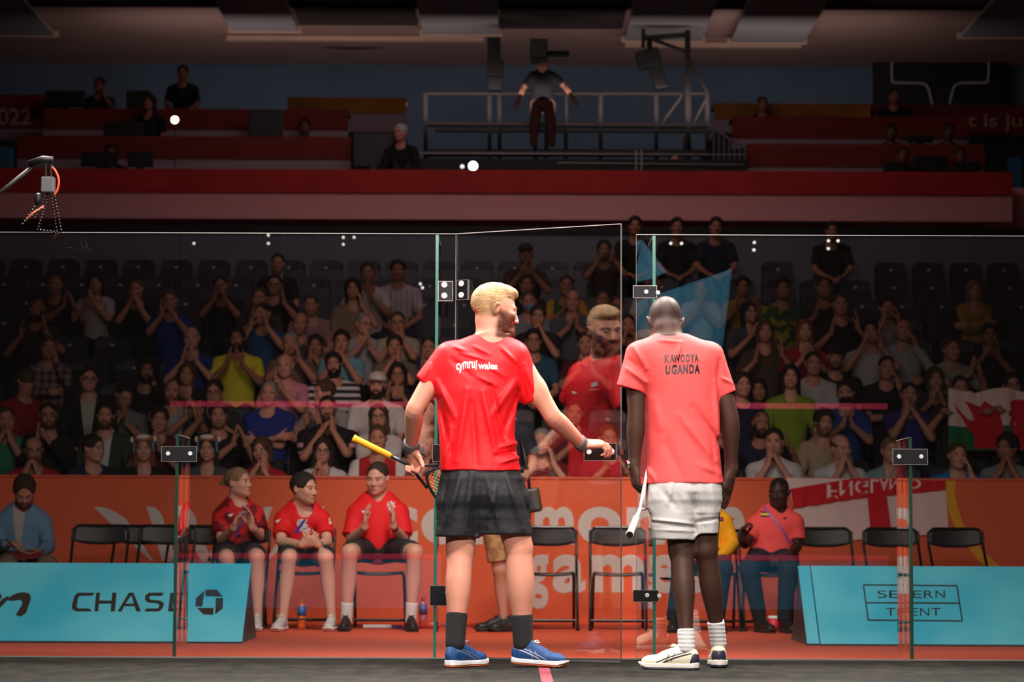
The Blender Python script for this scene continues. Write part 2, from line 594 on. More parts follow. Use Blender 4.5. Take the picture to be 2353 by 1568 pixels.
def surfnet(D, lo, h, smooth=1):
    D[0] = D[-1] = 0.4; D[:, 0] = D[:, -1] = 0.4; D[:, :, 0] = D[:, :, -1] = 0.4
    ins = D < 0
    cnt = np.zeros(tuple(np.array(D.shape) - 1), np.uint8)
    for i in (0, 1):
        for j in (0, 1):
            for k in (0, 1):
                cnt += ins[i:ins.shape[0] - 1 + i, j:ins.shape[1] - 1 + j, k:ins.shape[2] - 1 + k]
    act = np.argwhere((cnt > 0) & (cnt < 8))
    idx = np.full(cnt.shape, -1, np.int32)
    idx[act[:, 0], act[:, 1], act[:, 2]] = np.arange(len(act))
    pos = np.zeros((len(act), 3)); num = np.zeros(len(act))
    cor = [(i, j, k) for i in (0, 1) for j in (0, 1) for k in (0, 1)]
    for a in cor:
        for b in cor:
            if sum(a) + 1 == sum(b) and all(b[i] >= a[i] for i in range(3)):
                da = D[act[:, 0] + a[0], act[:, 1] + a[1], act[:, 2] + a[2]]
                db = D[act[:, 0] + b[0], act[:, 1] + b[1], act[:, 2] + b[2]]
                m = (da < 0) != (db < 0)
                t = np.where(m, da / np.where(m, da - db, 1), 0)
                for i in range(3):
                    pos[:, i] += m * (a[i] + t * (b[i] - a[i]))
                num += m
    V = lo + h * (act + pos / num[:, None])
    F = []
    for ax in range(3):
        sa = [slice(None)] * 3; sb = [slice(None)] * 3
        sa[ax] = slice(0, -1); sb[ax] = slice(1, None)
        A = ins[tuple(sa)]; B = ins[tuple(sb)]
        e = np.argwhere(A != B)
        if not len(e): continue
        inside = A[e[:, 0], e[:, 1], e[:, 2]]
        o1 = (ax + 1) % 3; o2 = (ax + 2) % 3
        def cell(d1, d2):
            q = e.copy(); q[:, o1] += d1; q[:, o2] += d2
            return idx[q[:, 0], q[:, 1], q[:, 2]]
        Q = np.stack([cell(-1, -1), cell(0, -1), cell(0, 0), cell(-1, 0)], 1)
        Q[~inside] = Q[~inside][:, ::-1]
        F.append(Q)
    F = np.concatenate(F)
    for _ in range(smooth):
        S = np.zeros_like(V); c = np.zeros(len(V))
        for i in range(4):
            a = F[:, i]; b = F[:, (i + 1) % 4]
            for j in range(3):
                S[:, j] += np.bincount(a, V[b, j], len(V)) + np.bincount(b, V[a, j], len(V))
            c += np.bincount(a, minlength=len(V)) + np.bincount(b, minlength=len(V))
        V = V * 0.5 + 0.5 * S / np.maximum(c, 1)[:, None]
    return V, F


def npmesh(name, V, F, m, parent=None, attrs=None):
    me = bpy.data.meshes.new(name)
    org = np.array(parent['_org'] if '_org' in parent else parent['_porg']) if parent is not None else np.zeros(3)
    k = F.shape[1]
    me.vertices.add(len(V)); me.vertices.foreach_set('co', (V - org).astype(np.float32).ravel())
    me.loops.add(F.size); me.loops.foreach_set('vertex_index', F.astype(np.int32).ravel())
    me.polygons.add(len(F))
    me.polygons.foreach_set('loop_start', np.arange(0, F.size, k, dtype=np.int32))
    me.polygons.foreach_set('loop_total', np.full(len(F), k, dtype=np.int32))
    me.polygons.foreach_set('use_smooth', np.ones(len(F), bool))
    me.materials.append(m)
    me.update(calc_edges=True)
    for nm, A in (attrs or {}).items():
        a = me.attributes.new(nm, 'FLOAT_VECTOR', 'POINT')
        a.data.foreach_set('vector', A.astype(np.float32).ravel())
    o = bpy.data.objects.new(name, me)
    COL.objects.link(o)
    o['_porg'] = tuple(float(v) for v in org)
    if parent is not None: o.parent = parent
    return o


def wob(seed, freq, n=5):
    """cheap smooth noise as a sum of sines"""
    rg = np.random.RandomState(seed)
    ds = rg.normal(size=(n, 3)); ds /= np.linalg.norm(ds, axis=1)[:, None]
    fr = freq * (0.7 + 0.8 * rg.rand(n)); ph = rg.rand(n) * 6.28
    def fn(X, Y, Z):
        r_ = 0
        for i in range(n):
            r_ = r_ + np.sin(fr[i] * (ds[i, 0] * X + ds[i, 1] * Y + ds[i, 2] * Z) + ph[i])
        return r_ / n
    return fn


# ------------------------------------------------------------------ lettering
def text_mesh(s, bold=0.0, font_shear=0.0):
    cu = bpy.data.curves.new('t', 'FONT')
    cu.body = s
    cu.size = 1
    cu.offset = bold
    cu.shear = font_shear
    cu.resolution_u = 6
    o = bpy.data.objects.new('t', cu)
    COL.objects.link(o)
    dg = bpy.context.evaluated_depsgraph_get()
    me = bpy.data.meshes.new_from_object(o.evaluated_get(dg))
    vs = [v.co.copy() for v in me.vertices]
    fs = [tuple(p.vertices) for p in me.polygons]
    bpy.data.objects.remove(o); bpy.data.curves.remove(cu); bpy.data.meshes.remove(me)
    xs = [v.x for v in vs]; ys = [v.y for v in vs]
    x0, x1, y0, y1 = min(xs), max(xs), min(ys), max(ys)
    return [((v.x - x0) / (x1 - x0), (v.y - y0) / (y1 - y0)) for v in vs], fs


_tm = {}


def letters(mb, s, box, fn, bold=0.0, shear=0.0, flip=False):
    """box = (u0,v0,u1,v1) (v0 top, v1 bottom), fn maps (u, v) to a point"""
    key = (s, bold, shear)
    if key not in _tm: _tm[key] = text_mesh(s, bold, shear)
    vs, fs = _tm[key]
    u0, v0, u1, v1 = box
    pts = []
    for a, b in vs:
        if flip: b = 1 - b
        pts.append(fn(u0 + a * (u1 - u0), v1 + b * (v0 - v1)))
    mb.add(pts, fs)


def plate(mb, polys, fn):
    for pl in polys:
        mb.add([fn(*p) for p in pl], [tuple(range(len(pl)))])


def subdivide(V, F, maxlen):
    """split triangles until edges are short (for draping)"""
    V = [Vector(v) for v in V]
    T = []
    for f in F:
        for i in range(1, len(f) - 1): T.append((f[0], f[i], f[i + 1]))
    for _ in range(9):
        mid = {}; out = []; ch = False
        def g(a, b):
            k = (min(a, b), max(a, b))
            if (V[a] - V[b]).length < maxlen: return None
            if k not in mid:
                mid[k] = len(V); V.append((V[a] + V[b]) / 2)
            return mid[k]
        for a, b, c in T:
            m1, m2, m3 = g(a, b), g(b, c), g(c, a)
            k = [m1, m2, m3]
            if k == [None] * 3: out.append((a, b, c)); continue
            ch = True
            poly = [a] + ([m1] if m1 is not None else []) + [b] + ([m2] if m2 is not None else []) + [c] + ([m3] if m3 is not None else [])
            if len(poly) == 6:
                out += [(a, m1, m3), (m1, b, m2), (m3, m2, c), (m1, m2, m3)]
            elif len(poly) == 4:
                if m1 is not None: out += [(a, m1, c), (m1, b, c)]
                elif m2 is not None: out += [(a, b, m2), (a, m2, c)]
                else: out += [(a, b, m3), (m3, b, c)]
            else:
                if m1 is None: out += [(a, b, m2), (a, m2, m3), (m3, m2, c)]
                elif m2 is None: out += [(b, c, m3), (b, m3, m1), (m1, m3, a)]
                else: out += [(c, a, m1), (c, m1, m2), (m2, m1, b)]
        T = out
        if not ch: break
    return V, T


def drape(name, mb, target_VF, direction, off, m, parent, maxlen=0.02, start=0.6):
    """press a flat decal on a surface along a direction"""
    TV, TF = target_VF
    bvh = BVHTree.FromPolygons([tuple(v) for v in TV], [tuple(int(i) for i in f) for f in TF])
    V, T = subdivide(mb.v, mb.f, maxlen)
    d = Vector(direction).normalized()
    W = []; ok = []
    for v in V:
        hit = bvh.ray_cast(v - d * start, d)
        if hit[0] is None: W.append(v); ok.append(False)
        else: W.append(hit[0] - d * off); ok.append(True)
    T = [t for t in T if all(ok[i] for i in t)]
    if not T: return None
    o = npmesh(name, np.array([tuple(w) for w in W]), np.array(T), m, parent)
    return o
# ------------------------------------------------------------------ palette
CARPET = -0.09
GY = 12.57                      # back wall of the court
RED_C = srgb(222, 72, 48)
M_orange = mat('orange_board', srgb(222, 98, 58), 0.75, vary=0.04, vscale=30)
M_carpet = mat('orange_carpet', srgb(224, 86, 54), 0.95, bump=0.5, bscale=260, vary=0.06, vscale=20)
M_white = mat('white_print', srgb(205, 196, 190), 0.7)
M_black = mat('black', (0.012, 0.012, 0.012), 0.45)
M_chair = mat('chair_black', (0.022, 0.021, 0.022), 0.38, bump=0.15, bscale=300)
M_steel = mat('dark_steel', (0.02, 0.02, 0.02), 0.3, 0.4)
M_chrome = mat('chrome', (0.8, 0.8, 0.8), 0.2, 1.0)
M_navy = mat('navy_plastic', (0.012, 0.014, 0.028), 0.5)
M_riser = mat('riser', (0.020, 0.022, 0.028), 0.85)
M_grey = mat('grey_wall', (0.055, 0.055, 0.065), 0.9)
M_cyan = None


def struct(name, mb, m, **k):
    return mb.build(name, m, kind='structure', **k)


# ---- court floor: dark vinyl planks
def floor_mat():
    m = bpy.data.materials.new('court_floor')
    m.use_nodes = True
    nt = m.node_tree
    b = nt.nodes['Principled BSDF']
    tc = nt.nodes.new('ShaderNodeTexCoord')
    br = nt.nodes.new('ShaderNodeTexBrick')
    br.inputs['Color1'].default_value = (0.0080, 0.0074, 0.0062, 1)
    br.inputs['Color2'].default_value = (0.0045, 0.0043, 0.0040, 1)
    br.inputs['Mortar'].default_value = (0.007, 0.0065, 0.006, 1)
    br.inputs['Scale'].default_value = 1.0
    br.inputs['Brick Width'].default_value = 0.42
    br.inputs['Row Height'].default_value = 0.16
    br.inputs['Mortar Size'].default_value = 0.002
    nt.links.new(tc.outputs['Object'], br.inputs['Vector'])
    mp = nt.nodes.new('ShaderNodeMapping')
    mp.inputs['Scale'].default_value = (2.2, 0.7, 1)
    nt.links.new(tc.outputs['Object'], mp.inputs[0])
    n = nt.nodes.new('ShaderNodeTexNoise')
    n.inputs['Scale'].default_value = 4.5
    n.inputs['Detail'].default_value = 8
    n.inputs['Roughness'].default_value = 0.7
    nt.links.new(mp.outputs[0], n.inputs['Vector'])
    r = nt.nodes.new('ShaderNodeValToRGB')
    r.color_ramp.elements[0].position = 0.36
    r.color_ramp.elements[0].color = (0.45, 0.45, 0.45, 1)
    r.color_ramp.elements[1].position = 0.68
    r.color_ramp.elements[1].color = (3.4, 3.2, 2.6, 1)
    nt.links.new(n.outputs[0], r.inputs[0])
    mx = nt.nodes.new('ShaderNodeMix')
    mx.data_type = 'RGBA'; mx.blend_type = 'MULTIPLY'
    mx.inputs[0].default_value = 1
    nt.links.new(br.outputs['Color'], mx.inputs[6])
    nt.links.new(r.outputs[0], mx.inputs[7])
    nt.links.new(mx.outputs[2], b.inputs['Base Color'])
    b.inputs['Roughness'].default_value = 0.75
    b.inputs['Specular IOR Level'].default_value = 0.12
    return m


CX0, CX1 = -3.05, 3.35
struct('floor', MB().box((CX0, 2.6, -0.10), (CX1, GY + 0.03, 0.0)), floor_mat())
struct('floor', MB().box((-9, GY + 0.03, -0.19), (9, 21.2, CARPET)), M_carpet)
M_pink = mat('pink_line', srgb(118, 22, 44), 0.7)
# half court line on the floor and the sill along the back wall
lp = MB()
lp.box((0.128, 9.0, 0.0), (0.178, GY - 0.02, 0.0015))
tag(lp.build('court_line', M_pink), 'pink painted half-court line running along the dark floor to the door', 'line marking')
struct('trim_1', MB().box((CX0, GY - 0.018, 0.0), (CX1, GY + 0.018, 0.006)), mat('sill', (0.16, 0.15, 0.14), 0.5))

# ---- front wall of the court (seen only as a reflection): lines, tin, blue artwork
M_tin = mat('tin_blue', srgb(0, 104, 136), 0.6)
FY = GY - 9.75
M_side = mat('pink_tape', srgb(235, 60, 100), 0.55)
for a, b_ in ((CX0, -0.62), (1.06, CX1)):
    struct('wall_front', MB().box((a, FY - 0.03, 0.0), (b_, FY, 0.43)), M_tin)
    struct('trim_2', MB().box((a, FY - 0.03, 0.43), (b_, FY + 0.004, 0.48)), M_side)
struct('trim_3', MB().box((CX0, FY - 0.012, 1.78), (CX1, FY, 1.83)), M_side)
M_art = mat('art_blue', srgb(0, 98, 124), 0.6)
art = MB()
def FP(x, y):       # point on the front wall seen mirrored in the back wall at pixel x, y
    p = P(x, y, GY + 9.75)
    return Vector((p.x, FY, p.z))
art.prism([FP(1440, 720), FP(1440, 555), FP(1476, 552), FP(1531, 625), FP(1500, 640), FP(1440, 655)], (0, -0.012, 0))
art.prism([FP(1430, 705), FP(1682, 618), FP(1660, 800), FP(1600, 830), FP(1430, 745)], (0, -0.012, 0))
tag(art.build('wall_graphic', M_art), 'turquoise angular wall graphic mirrored in the right glass panel', 'sign')

# ---- barrier in front of the stand
BY = 21.0
ztop = P(1176, 1098, BY).z
tb = empty('barrier', (0, BY, CARPET), 'long orange barrier with white lettering in front of the stand', 'barrier')
MB().box((-8, BY, CARPET), (8, BY + 0.06, ztop)).build('panel', M_orange, tb)
MB().box((-8, BY - 0.012, ztop - 0.012), (8, BY + 0.075, ztop + 0.008)).build('top_rail', mat('rail_orange', srgb(210, 90, 50), 0.6), tb)
WB = lambda x, y: P(x, y, BY - 0.003)
lt = MB()
def W(ch, x0, y0, x1, y1, bold=0.035): letters(lt, ch, (x0, y0, x1, y1), WB, bold)
for ch, x0, x1 in (('c', 893, 960), ('o', 968, 1066), ('m', 1080, 1214), ('m', 1228, 1318), ('o', 1328, 1429), ('n', 1440, 1528),
                   ('w', 1538, 1640), ('e', 1646, 1712)):
    W(ch, x0, 1165, x1, 1252)
W('g', 1216, 1275, 1260, 1400); W('a', 1270, 1275, 1345, 1364); W('m', 1358, 1275, 1480, 1362); W('e', 1492, 1275, 1560, 1364); W('s', 1568, 1275, 1625, 1364)
lt.build('lettering', M_white, tb)
lf = MB()
def curve(pts, n=10):
    """catmull-rom through pixel points"""
    out = []
    for i in range(len(pts) - 1):
        p0 = pts[max(i - 1, 0)]; p1 = pts[i]; p2 = pts[i + 1]; p3 = pts[min(i + 2, len(pts) - 1)]
        for k in range(n):
            t = k / n
            out.append(tuple(0.5 * ((2 * p1[j]) + (-p0[j] + p2[j]) * t + (2 * p0[j] - 5 * p1[j] + 4 * p2[j] - p3[j]) * t * t + (-p0[j] + 3 * p1[j] - 3 * p2[j] + p3[j]) * t ** 3) for j in range(2)))
    return out + [pts[-1]]
plate(lf, [curve([(215, 1165), (245, 1168), (275, 1183), (300, 1207), (352, 1290)], 6) + [(348, 1290), (258, 1207)],
           curve([(336, 1165), (355, 1167), (371, 1183), (379, 1207), (406, 1290)], 6) + [(372, 1290), (350, 1207)],
           curve([(424, 1165), (440, 1174), (449, 1190), (454, 1207), (487, 1290)], 6) + [(462, 1290), (432, 1230)]], WB)
for pl in [curve([(215, 1165), (245, 1168), (275, 1183), (300, 1207), (352, 1290)], 6) + [(348, 1290), (258, 1207)],
           curve([(336, 1165), (355, 1167), (371, 1183), (379, 1207), (406, 1290)], 6) + [(372, 1290), (350, 1207)],
           curve([(424, 1165), (440, 1174), (449, 1190), (454, 1207), (487, 1290)], 6) + [(462, 1290), (432, 1230)]]:
    plate(lf, [[(962 - x, y) for x, y in pl]], WB)
lf.build('leaf_emblem', M_white, tb)
ya = MB()
L_ = curve([(2168, 1100), (2172, 1140), (2185, 1190), (2212, 1240), (2262, 1302), (2330, 1350)], 8)
R_ = curve([(2198, 1100), (2194, 1130), (2203, 1175), (2222, 1220), (2262, 1270), (2345, 1340)], 8)
for i in range(len(L_) - 1):
    ya.add([WB(*L_[i]), WB(*L_[i + 1]), WB(*R_[i + 1]), WB(*R_[i])], [(0, 1, 2, 3)])
ya.build('yellow_arc', mat('yellow_print', srgb(232, 168, 20), 0.7), tb)

# ---- stand: eleven stepped rows
RY = lambda n: 21.95 + 0.80 * n
RZ = lambda n: 0.185 + 0.30 * n
for n in range(11):
    struct('floor', MB().box((-8, RY(n) - 0.42, RZ(n) - 0.5 if n else CARPET), (8, RY(n) + 0.44, RZ(n))), M_riser)
YB = RY(10) + 0.62
zb = P(1176, 537, YB).z
struct('wall_stand', MB().box((-8.5, YB, 0), (8.5, YB + 0.1, zb)), mat('stand_wall', (0.16, 0.17, 0.21), 0.9))
struct('trim_4', MB().box((-8.5, YB - 0.04, P(1176, 536, YB).z), (8.5, YB + 0.1, P(1176, 521, YB).z)), mat('dark_rail', (0.006, 0.006, 0.006), 0.7))

# ---- tip-up seats
M_tag = mat('number_tag', (0.55, 0.55, 0.6), 0.5)
M_ytag = mat('yellow_sticker', srgb(200, 150, 30), 0.7)
def make_seat(sticker):
    r = empty('stadium_seat', (0, 0, 0))
    b_ = MB()
    # curved backrest with rounded top corners
    prof = []
    nx = 10
    for i in range(nx + 1):
        u = -1 + 2 * i / nx
        prof.append((u * 0.195, 0.19 + 0.02 * u * u * -1 + 0.0, 0.80 - 0.05 * max(0, abs(u) - 0.6) ** 2 / 0.16))
    vs = []; fs = []
    for (x, y, zt) in prof:
        vs += [(x, y, 0.40), (x, y + 0.03, zt), (x, y + 0.055, zt), (x, y + 0.035, 0.40)]
    for i in range(nx):
        a = i * 4; c = a + 4
        for k in range(4):
            l = (k + 1) % 4
            fs.append((a + k, a + l, c + l, c + k))
    fs += [(0, 1, 2, 3), (nx * 4 + 3, nx * 4 + 2, nx * 4 + 1, nx * 4)]
    b_.add(vs, fs)
    b_.build('backrest', M_navy, r, smooth=True, bevel=0.006)
    s_ = MB().obox((0, 0.09, 0.50), (0.19, 0, 0), (0, 0.03, 0.07), (0, -0.02, 0.12) if False else (0, 0.045, 0.11))
    s_.build('seat_pan', M_navy, r, bevel=0.01)
    MB().box((-0.016, 0.170, 0.69), (0.016, 0.192, 0.715)).build('number_tag', M_tag, r)
    if sticker:
        MB().box((-0.065, 0.168, 0.635), (0.065, 0.195, 0.66)).build('yellow_sticker', M_ytag, r)
    for sx in (-1, 1):
        MB().box((sx * 0.17 - 0.015, 0.10, 0.0), (sx * 0.17 + 0.015, 0.15, 0.42)).build('bracket', M_black, r)
    return r
def dup(root, loc, rotz=0, label=None, group=None):
    r = root.copy(); COL.objects.link(r); r.location = loc; r.rotation_euler = (0, 0, rotz)
    if label: r['label'] = label
    if group: r['group'] = group
    for ch in list(root.children):
        c = ch.copy(); COL.objects.link(c); c.parent = r
        for g in ch.children:
            d = g.copy(); COL.objects.link(d); d.parent = c
    return r
ROWN = ['front', 'second', 'third', 'fourth', 'fifth', 'sixth', 'seventh', 'eighth', 'ninth', 'tenth', 'top']
SEATX = {}
def place_seats(occupied, skip):
    """occupied[n] = list of x of people in row n (their seats are exact)"""
    protos = {}
    for n in range(11):
        sp = 0.455
        half = 1200 / FPX * RY(n) + 0.1
        x = -half + (0.2 if n % 2 else 0)
        xs = []
        while x < half:
            xs.append(x); x += sp
        for ox in occupied.get(n, []):
            # pull the nearest grid seat under the person
            j = min(range(len(xs)), key=lambda k: abs(xs[k] - ox))
            xs[j] = ox
        xs.sort()
        out = []
        for x in xs:
            if out and x - out[-1] < 0.40 and x not in occupied.get(n, []): continue
            if out and x - out[-1] < 0.40 and out[-1] not in occupied.get(n, []): out[-1] = x; continue
            out.append(x)
        for x in out:
            if skip(n, x): continue
            st = n >= 8
            if st not in protos:
                r = make_seat(st); protos[st] = r
                r.location = (x, RY(n), RZ(n))
            else:
                r = dup(protos[st], (x, RY(n), RZ(n)))
            tag(r, 'navy tip-up stadium seat in the %s row of the stand' % ROWN[n], 'seat', 'tip-up seats of the %s row' % ROWN[n])

# ---- balcony over the stand
BLY = 32.2
zt, zm, zl = P(1176, 391, BLY).z, P(1176, 444, BLY).z, P(1176, 504, BLY).z
XR = P(2327, 450, BLY).x
M_bred = mat('balcony_red', srgb(172, 40, 36), 0.8, vary=0.12, vscale=3)
M_bpink = mat('balcony_pink', srgb(225, 160, 164), 0.85)
struct('trim_5', MB().box((-9, BLY, zm), (XR, BLY + 0.15, zt)), M_bred)
struct('trim_6', MB().box((-9, BLY + 0.04, zl), (XR, BLY + 0.15, zm)), M_bpink)
struct('wall_balcony', MB().box((-9, BLY + 0.6, zb - 1.0), (9, BLY + 0.7, zt - 0.12)), M_bpink)
struct('floor', MB().box((-9.5, BLY + 0.15, zt - 0.25), (XR, 33.1, zt - 0.1)), M_riser)
struct('floor', MB().box((-9.5, 33.1, zt - 0.25), (9.5, 42, zt - 0.1)), M_riser)
for x in range(40, 2330, 148):
    pass
# ---- far blue wall, side return, ceiling
FYW = 42.0
zc = P(1176, 150, FYW).z
struct('wall_back', MB().box((-12, FYW, 3), (12, FYW + 0.1, zc)), mat('blue_wall', srgb(96, 118, 142), 0.9, vary=0.15, vscale=0.6))
struct('ceiling', MB().box((-13, 22, zc), (13, FYW + 0.2, zc + 0.15)), mat('ceiling', srgb(205, 165, 155), 0.9, vary=0.1, vscale=0.5))
M_panel = mat('ceiling_panel', srgb(180, 172, 176), 0.8)
M_frame = mat('ceiling_frame', srgb(225, 190, 165), 0.7)
def cpt(x, y): return P(x, y, 1).x, None
def ceil_Y(y, z):      # depth where the row y meets height z
    lo, hi = 30.0, 44.0
    for _ in range(40):
        m_ = (lo + hi) / 2
        if P(1176, y, m_).z > z: hi = m_
        else: lo = m_
    return (lo + hi) / 2
ppanels = ((0, 128, 88, 'left edge of the view'), (532, 686, 76, 'left of the round ceiling hatch'), (972, 1146, 82, 'middle of the hall'),
           (1436, 1612, 95, 'above the camera scaffold'), (1678, 1846, 98, 'right of the camera scaffold'), (2206, 2400, 84, 'above the dark screen'))
for x0, x1, y1, where in ppanels:
    z_ = zc - 0.14
    Yn = ceil_Y(y1, z_)
    r = empty('ceiling_panel', (P((x0 + x1) / 2, y1, Yn).x, Yn, z_), 'pale hanging ceiling panel, %s' % where, 'ceiling panel')
    a, b_ = P(x0, y1, Yn).x, P(x1, y1, Yn).x
    MB().box((a, 33.0, z_), (b_, Yn - 0.06, z_ + 0.05)).build('panel', M_panel, r)
    MB().box((a - 0.05, Yn - 0.06, z_ - 0.02), (b_ + 0.05, Yn, z_ + 0.08)).build('frame', M_frame, r)
for x0, x1, y in ((520, 1112, 92), (1437, 1842, 104)):
    z_ = zc - 0.10
    Yn = ceil_Y(y, z_) + 0.1
    struct('trim_7', MB().box((P(x0, y, Yn).x, Yn, z_), (P(x1, y, Yn).x, Yn + 0.12, z_ + 0.08)), M_frame)
for x0, x1, y in ((-200, 2600, 20), (690, 960, 60), (1150, 1430, 66)):
    z_ = zc - 0.06
    Yn = ceil_Y(y, z_)
    struct('trim_8', MB().box((P(x0, y, Yn).x, 36 if y > 50 else Yn - 0.4, z_), (P(x1, y, Yn).x, Yn, z_ + 0.06)), mat('ceiling_dark', (0.05, 0.035, 0.03), 0.9))
for (x0, x1, y, d) in ((225, 510, 80, 20), (665, 960, 105, 16)):
    # curved pipe loops under the ceiling
    pts = [P(x0 + (x1 - x0) * t / 16, y + d * math.sin(PI * t / 16) - 12, 40.5) for t in range(17)]
    tag(MB().tube(pts, 0.035, 6).build('ceiling_hoop', M_black, smooth=True),
        'dark curved hoop under the ceiling, %s' % ('left one' if x0 < 500 else 'middle one, below the long pale rail'), 'ceiling hoop')

# ---- media desks on the balcony
M_desk = mat('desk_red', srgb(112, 32, 22), 0.8, vary=0.08, vscale=4)
M_desklow = mat('desk_grey', srgb(150, 130, 140), 0.85)
M_yel = mat('desk_yellow', srgb(150, 95, 25), 0.8, vary=0.4, vscale=1.5)
def desk(x0, x1, ya, yb, yc, Y, label, m=None):
    r = empty('media_desk', (P((x0 + x1) / 2, yc, Y).x, Y, P(x0, yc, Y).z), label, 'desk')
    a, b_ = P(x0, ya, Y).x, P(x1, ya, Y).x
    MB().box((a, Y, P(1176, yb, Y).z), (b_, Y + 0.06, P(1176, ya, Y).z)).build('front_panel', m or M_desk, r)
    if yc > yb: MB().box((a, Y + 0.02, P(1176, yc, Y).z - 0.02), (b_, Y + 0.08, P(1176, yb, Y).z)).build('kick_panel', M_desklow, r)
    MB().box((a, Y + 0.0, P(1176, ya, Y).z), (b_, Y + 0.6, P(1176, ya, Y).z + 0.03)).build('desk_top', m or M_desk, r)
    return r
desk(40, 806, 321, 368, 394, 34.0, 'long red desk with grey lower panel, lowest on the left balcony')
desk(100, 640, 258, 301, 322, 35.6, 'red desk on the left balcony, second level, left half')
desk(650, 800, 258, 301, 322, 35.6, 'short red desk on the left balcony, second level, right half')
desk(-120, 150, 226, 300, 322, 37.0, 'dark red board at the left edge lettered 022')
desk(660, 932, 230, 262, 306, 37.4, 'dull yellow and orange board at the back of the left balcony', M_yel)
desk(1718, 2262, 333, 381, 402, 34.0, 'long red desk with grey lower panel, lowest on the right balcony')
desk(1682, 2225, 270, 316, 336, 35.6, 'red desk on the right balcony, second level')
desk(1640, 2000, 240, 272, 300, 37.0, 'mottled orange and yellow board at the back of the right balcony', M_yel)
desk(2000, 2440, 242, 330, 330, 37.2, 'dark red board at the right edge with pale lettering')
for s, x0, y0, x1, y1, Y in (('022', -6, 249, 72, 288, 36.96), ('t is ju', 2222, 262, 2349, 302, 37.16)):
    mb = MB(); letters(mb, s, (x0, y0, x1, y1), lambda u, v, Y=Y: P(u, v, Y), 0.02)
    own = [o for o in bpy.data.objects if o.get('label', '').endswith('lettered 022' if s == '022' else 'pale lettering')][0]
    mb.build('lettering', mat('faded_white', srgb(190, 140, 125), 0.8), own)

def monitor(x0, y0, x1, y1, Y, label, lit=False):
    r = empty('monitor', (P((x0 + x1) / 2, y1, Y).x, Y, P((x0 + x1) / 2, y1, Y).z), label, 'monitor')
    a = P(x0, y0, Y); b_ = P(x1, y1, Y)
    MB().box((a.x, Y, b_.z + 0.04), (b_.x, Y + 0.05, a.z)).build('screen', mat('monitor_black', (0.006, 0.007, 0.008), 0.5), r, bevel=0.008)
    MB().box(((a.x + b_.x) / 2 - 0.05, Y + 0.01, zt - 0.1), ((a.x + b_.x) / 2 + 0.05, Y + 0.05, b_.z + 0.05)).build('foot', M_black, r)
monitor(105, 208, 195, 252, 36.4, 'bulky black monitor beside the person at the top left')
monitor(290, 208, 345, 256, 36.2, 'black monitor behind the woman on the left balcony')
monitor(238, 280, 330, 318, 35.0, 'black monitor on the second left desk')
monitor(186, 350, 270, 388, 33.2, 'black monitor with slanted top on the lowest left desk, left one')
monitor(293, 348, 352, 390, 33.2, 'black monitor on the lowest left desk, right one')
monitor(572, 252, 648, 320, 35.0, 'dark cabinet monitor between the two red desk halves')
monitor(812, 305, 905, 390, 33.6, 'large black screen left of the grey haired person')
monitor(2085, 310, 2145, 334, 35.0, 'black laptop screen on the upper right desk')
monitor(2030, 372, 2092, 401, 33.4, 'black laptop on the lowest right desk, left one')
monitor(2100, 358, 2180, 401, 33.6, 'pair of black screens on the lowest right desk, middle')
monitor(2188, 372, 2255, 401, 33.4, 'black laptop on the lowest right desk, right one')

# dark screen with a pale T outline
r = empty('big_screen', (P(2160, 240, 41.6).x, 41.6, P(2160, 240, 41.6).z), 'large dark hanging screen with a pale T-shaped outline', 'screen')
a = P(2008, 128, 41.6); b_ = P(2312, 300, 41.6)
MB().box((a.x, 41.6, b_.z), (b_.x, 41.75, a.z)).build('screen_body', mat('screen_dark', (0.004, 0.005, 0.010), 0.6), r)
MB().box((a.x - 0.1, 41.4, a.z), (b_.x + 0.1, 41.8, P(2008, 106, 41.6).z)).build('header', mat('header_dark', (0.03, 0.015, 0.02), 0.8), r)
S_ = lambda x, y: P(x, y, 41.57)
MB().tube([S_(*q) for q in curve([(2142, 240), (2136, 212), (2128, 196), (2110, 191), (2058, 190), (2050, 182), (2050, 144), (2056, 137), (2264, 137), (2272, 144), (2270, 184), (2262, 190), (2210, 191), (2194, 198), (2188, 214), (2182, 240)], 4)], 0.02, 6).build('outline', mat('outline_white', srgb(190, 180, 185), 0.6), r)

# cyan box at the left edge and right edge of the balcony
tag(MB().box((P(-30, 340, 33.0).x, 33.0, zt - 0.1), (P(26, 340, 33).x, 33.2, P(0, 338, 33).z)).build('crate', mat('crate_blue', srgb(40, 100, 130), 0.8)), 'blue crate at the left edge of the balcony', 'box')
tag(MB().box((P(2322, 352, 33.4).x, 33.4, zt - 0.1), (P(2346, 352, 33.4).x, 33.6, P(0, 352, 33.4).z)).build('crate', mat('crate_blue', srgb(40, 100, 130), 0.8)), 'blue box at the right end of the balcony', 'box')

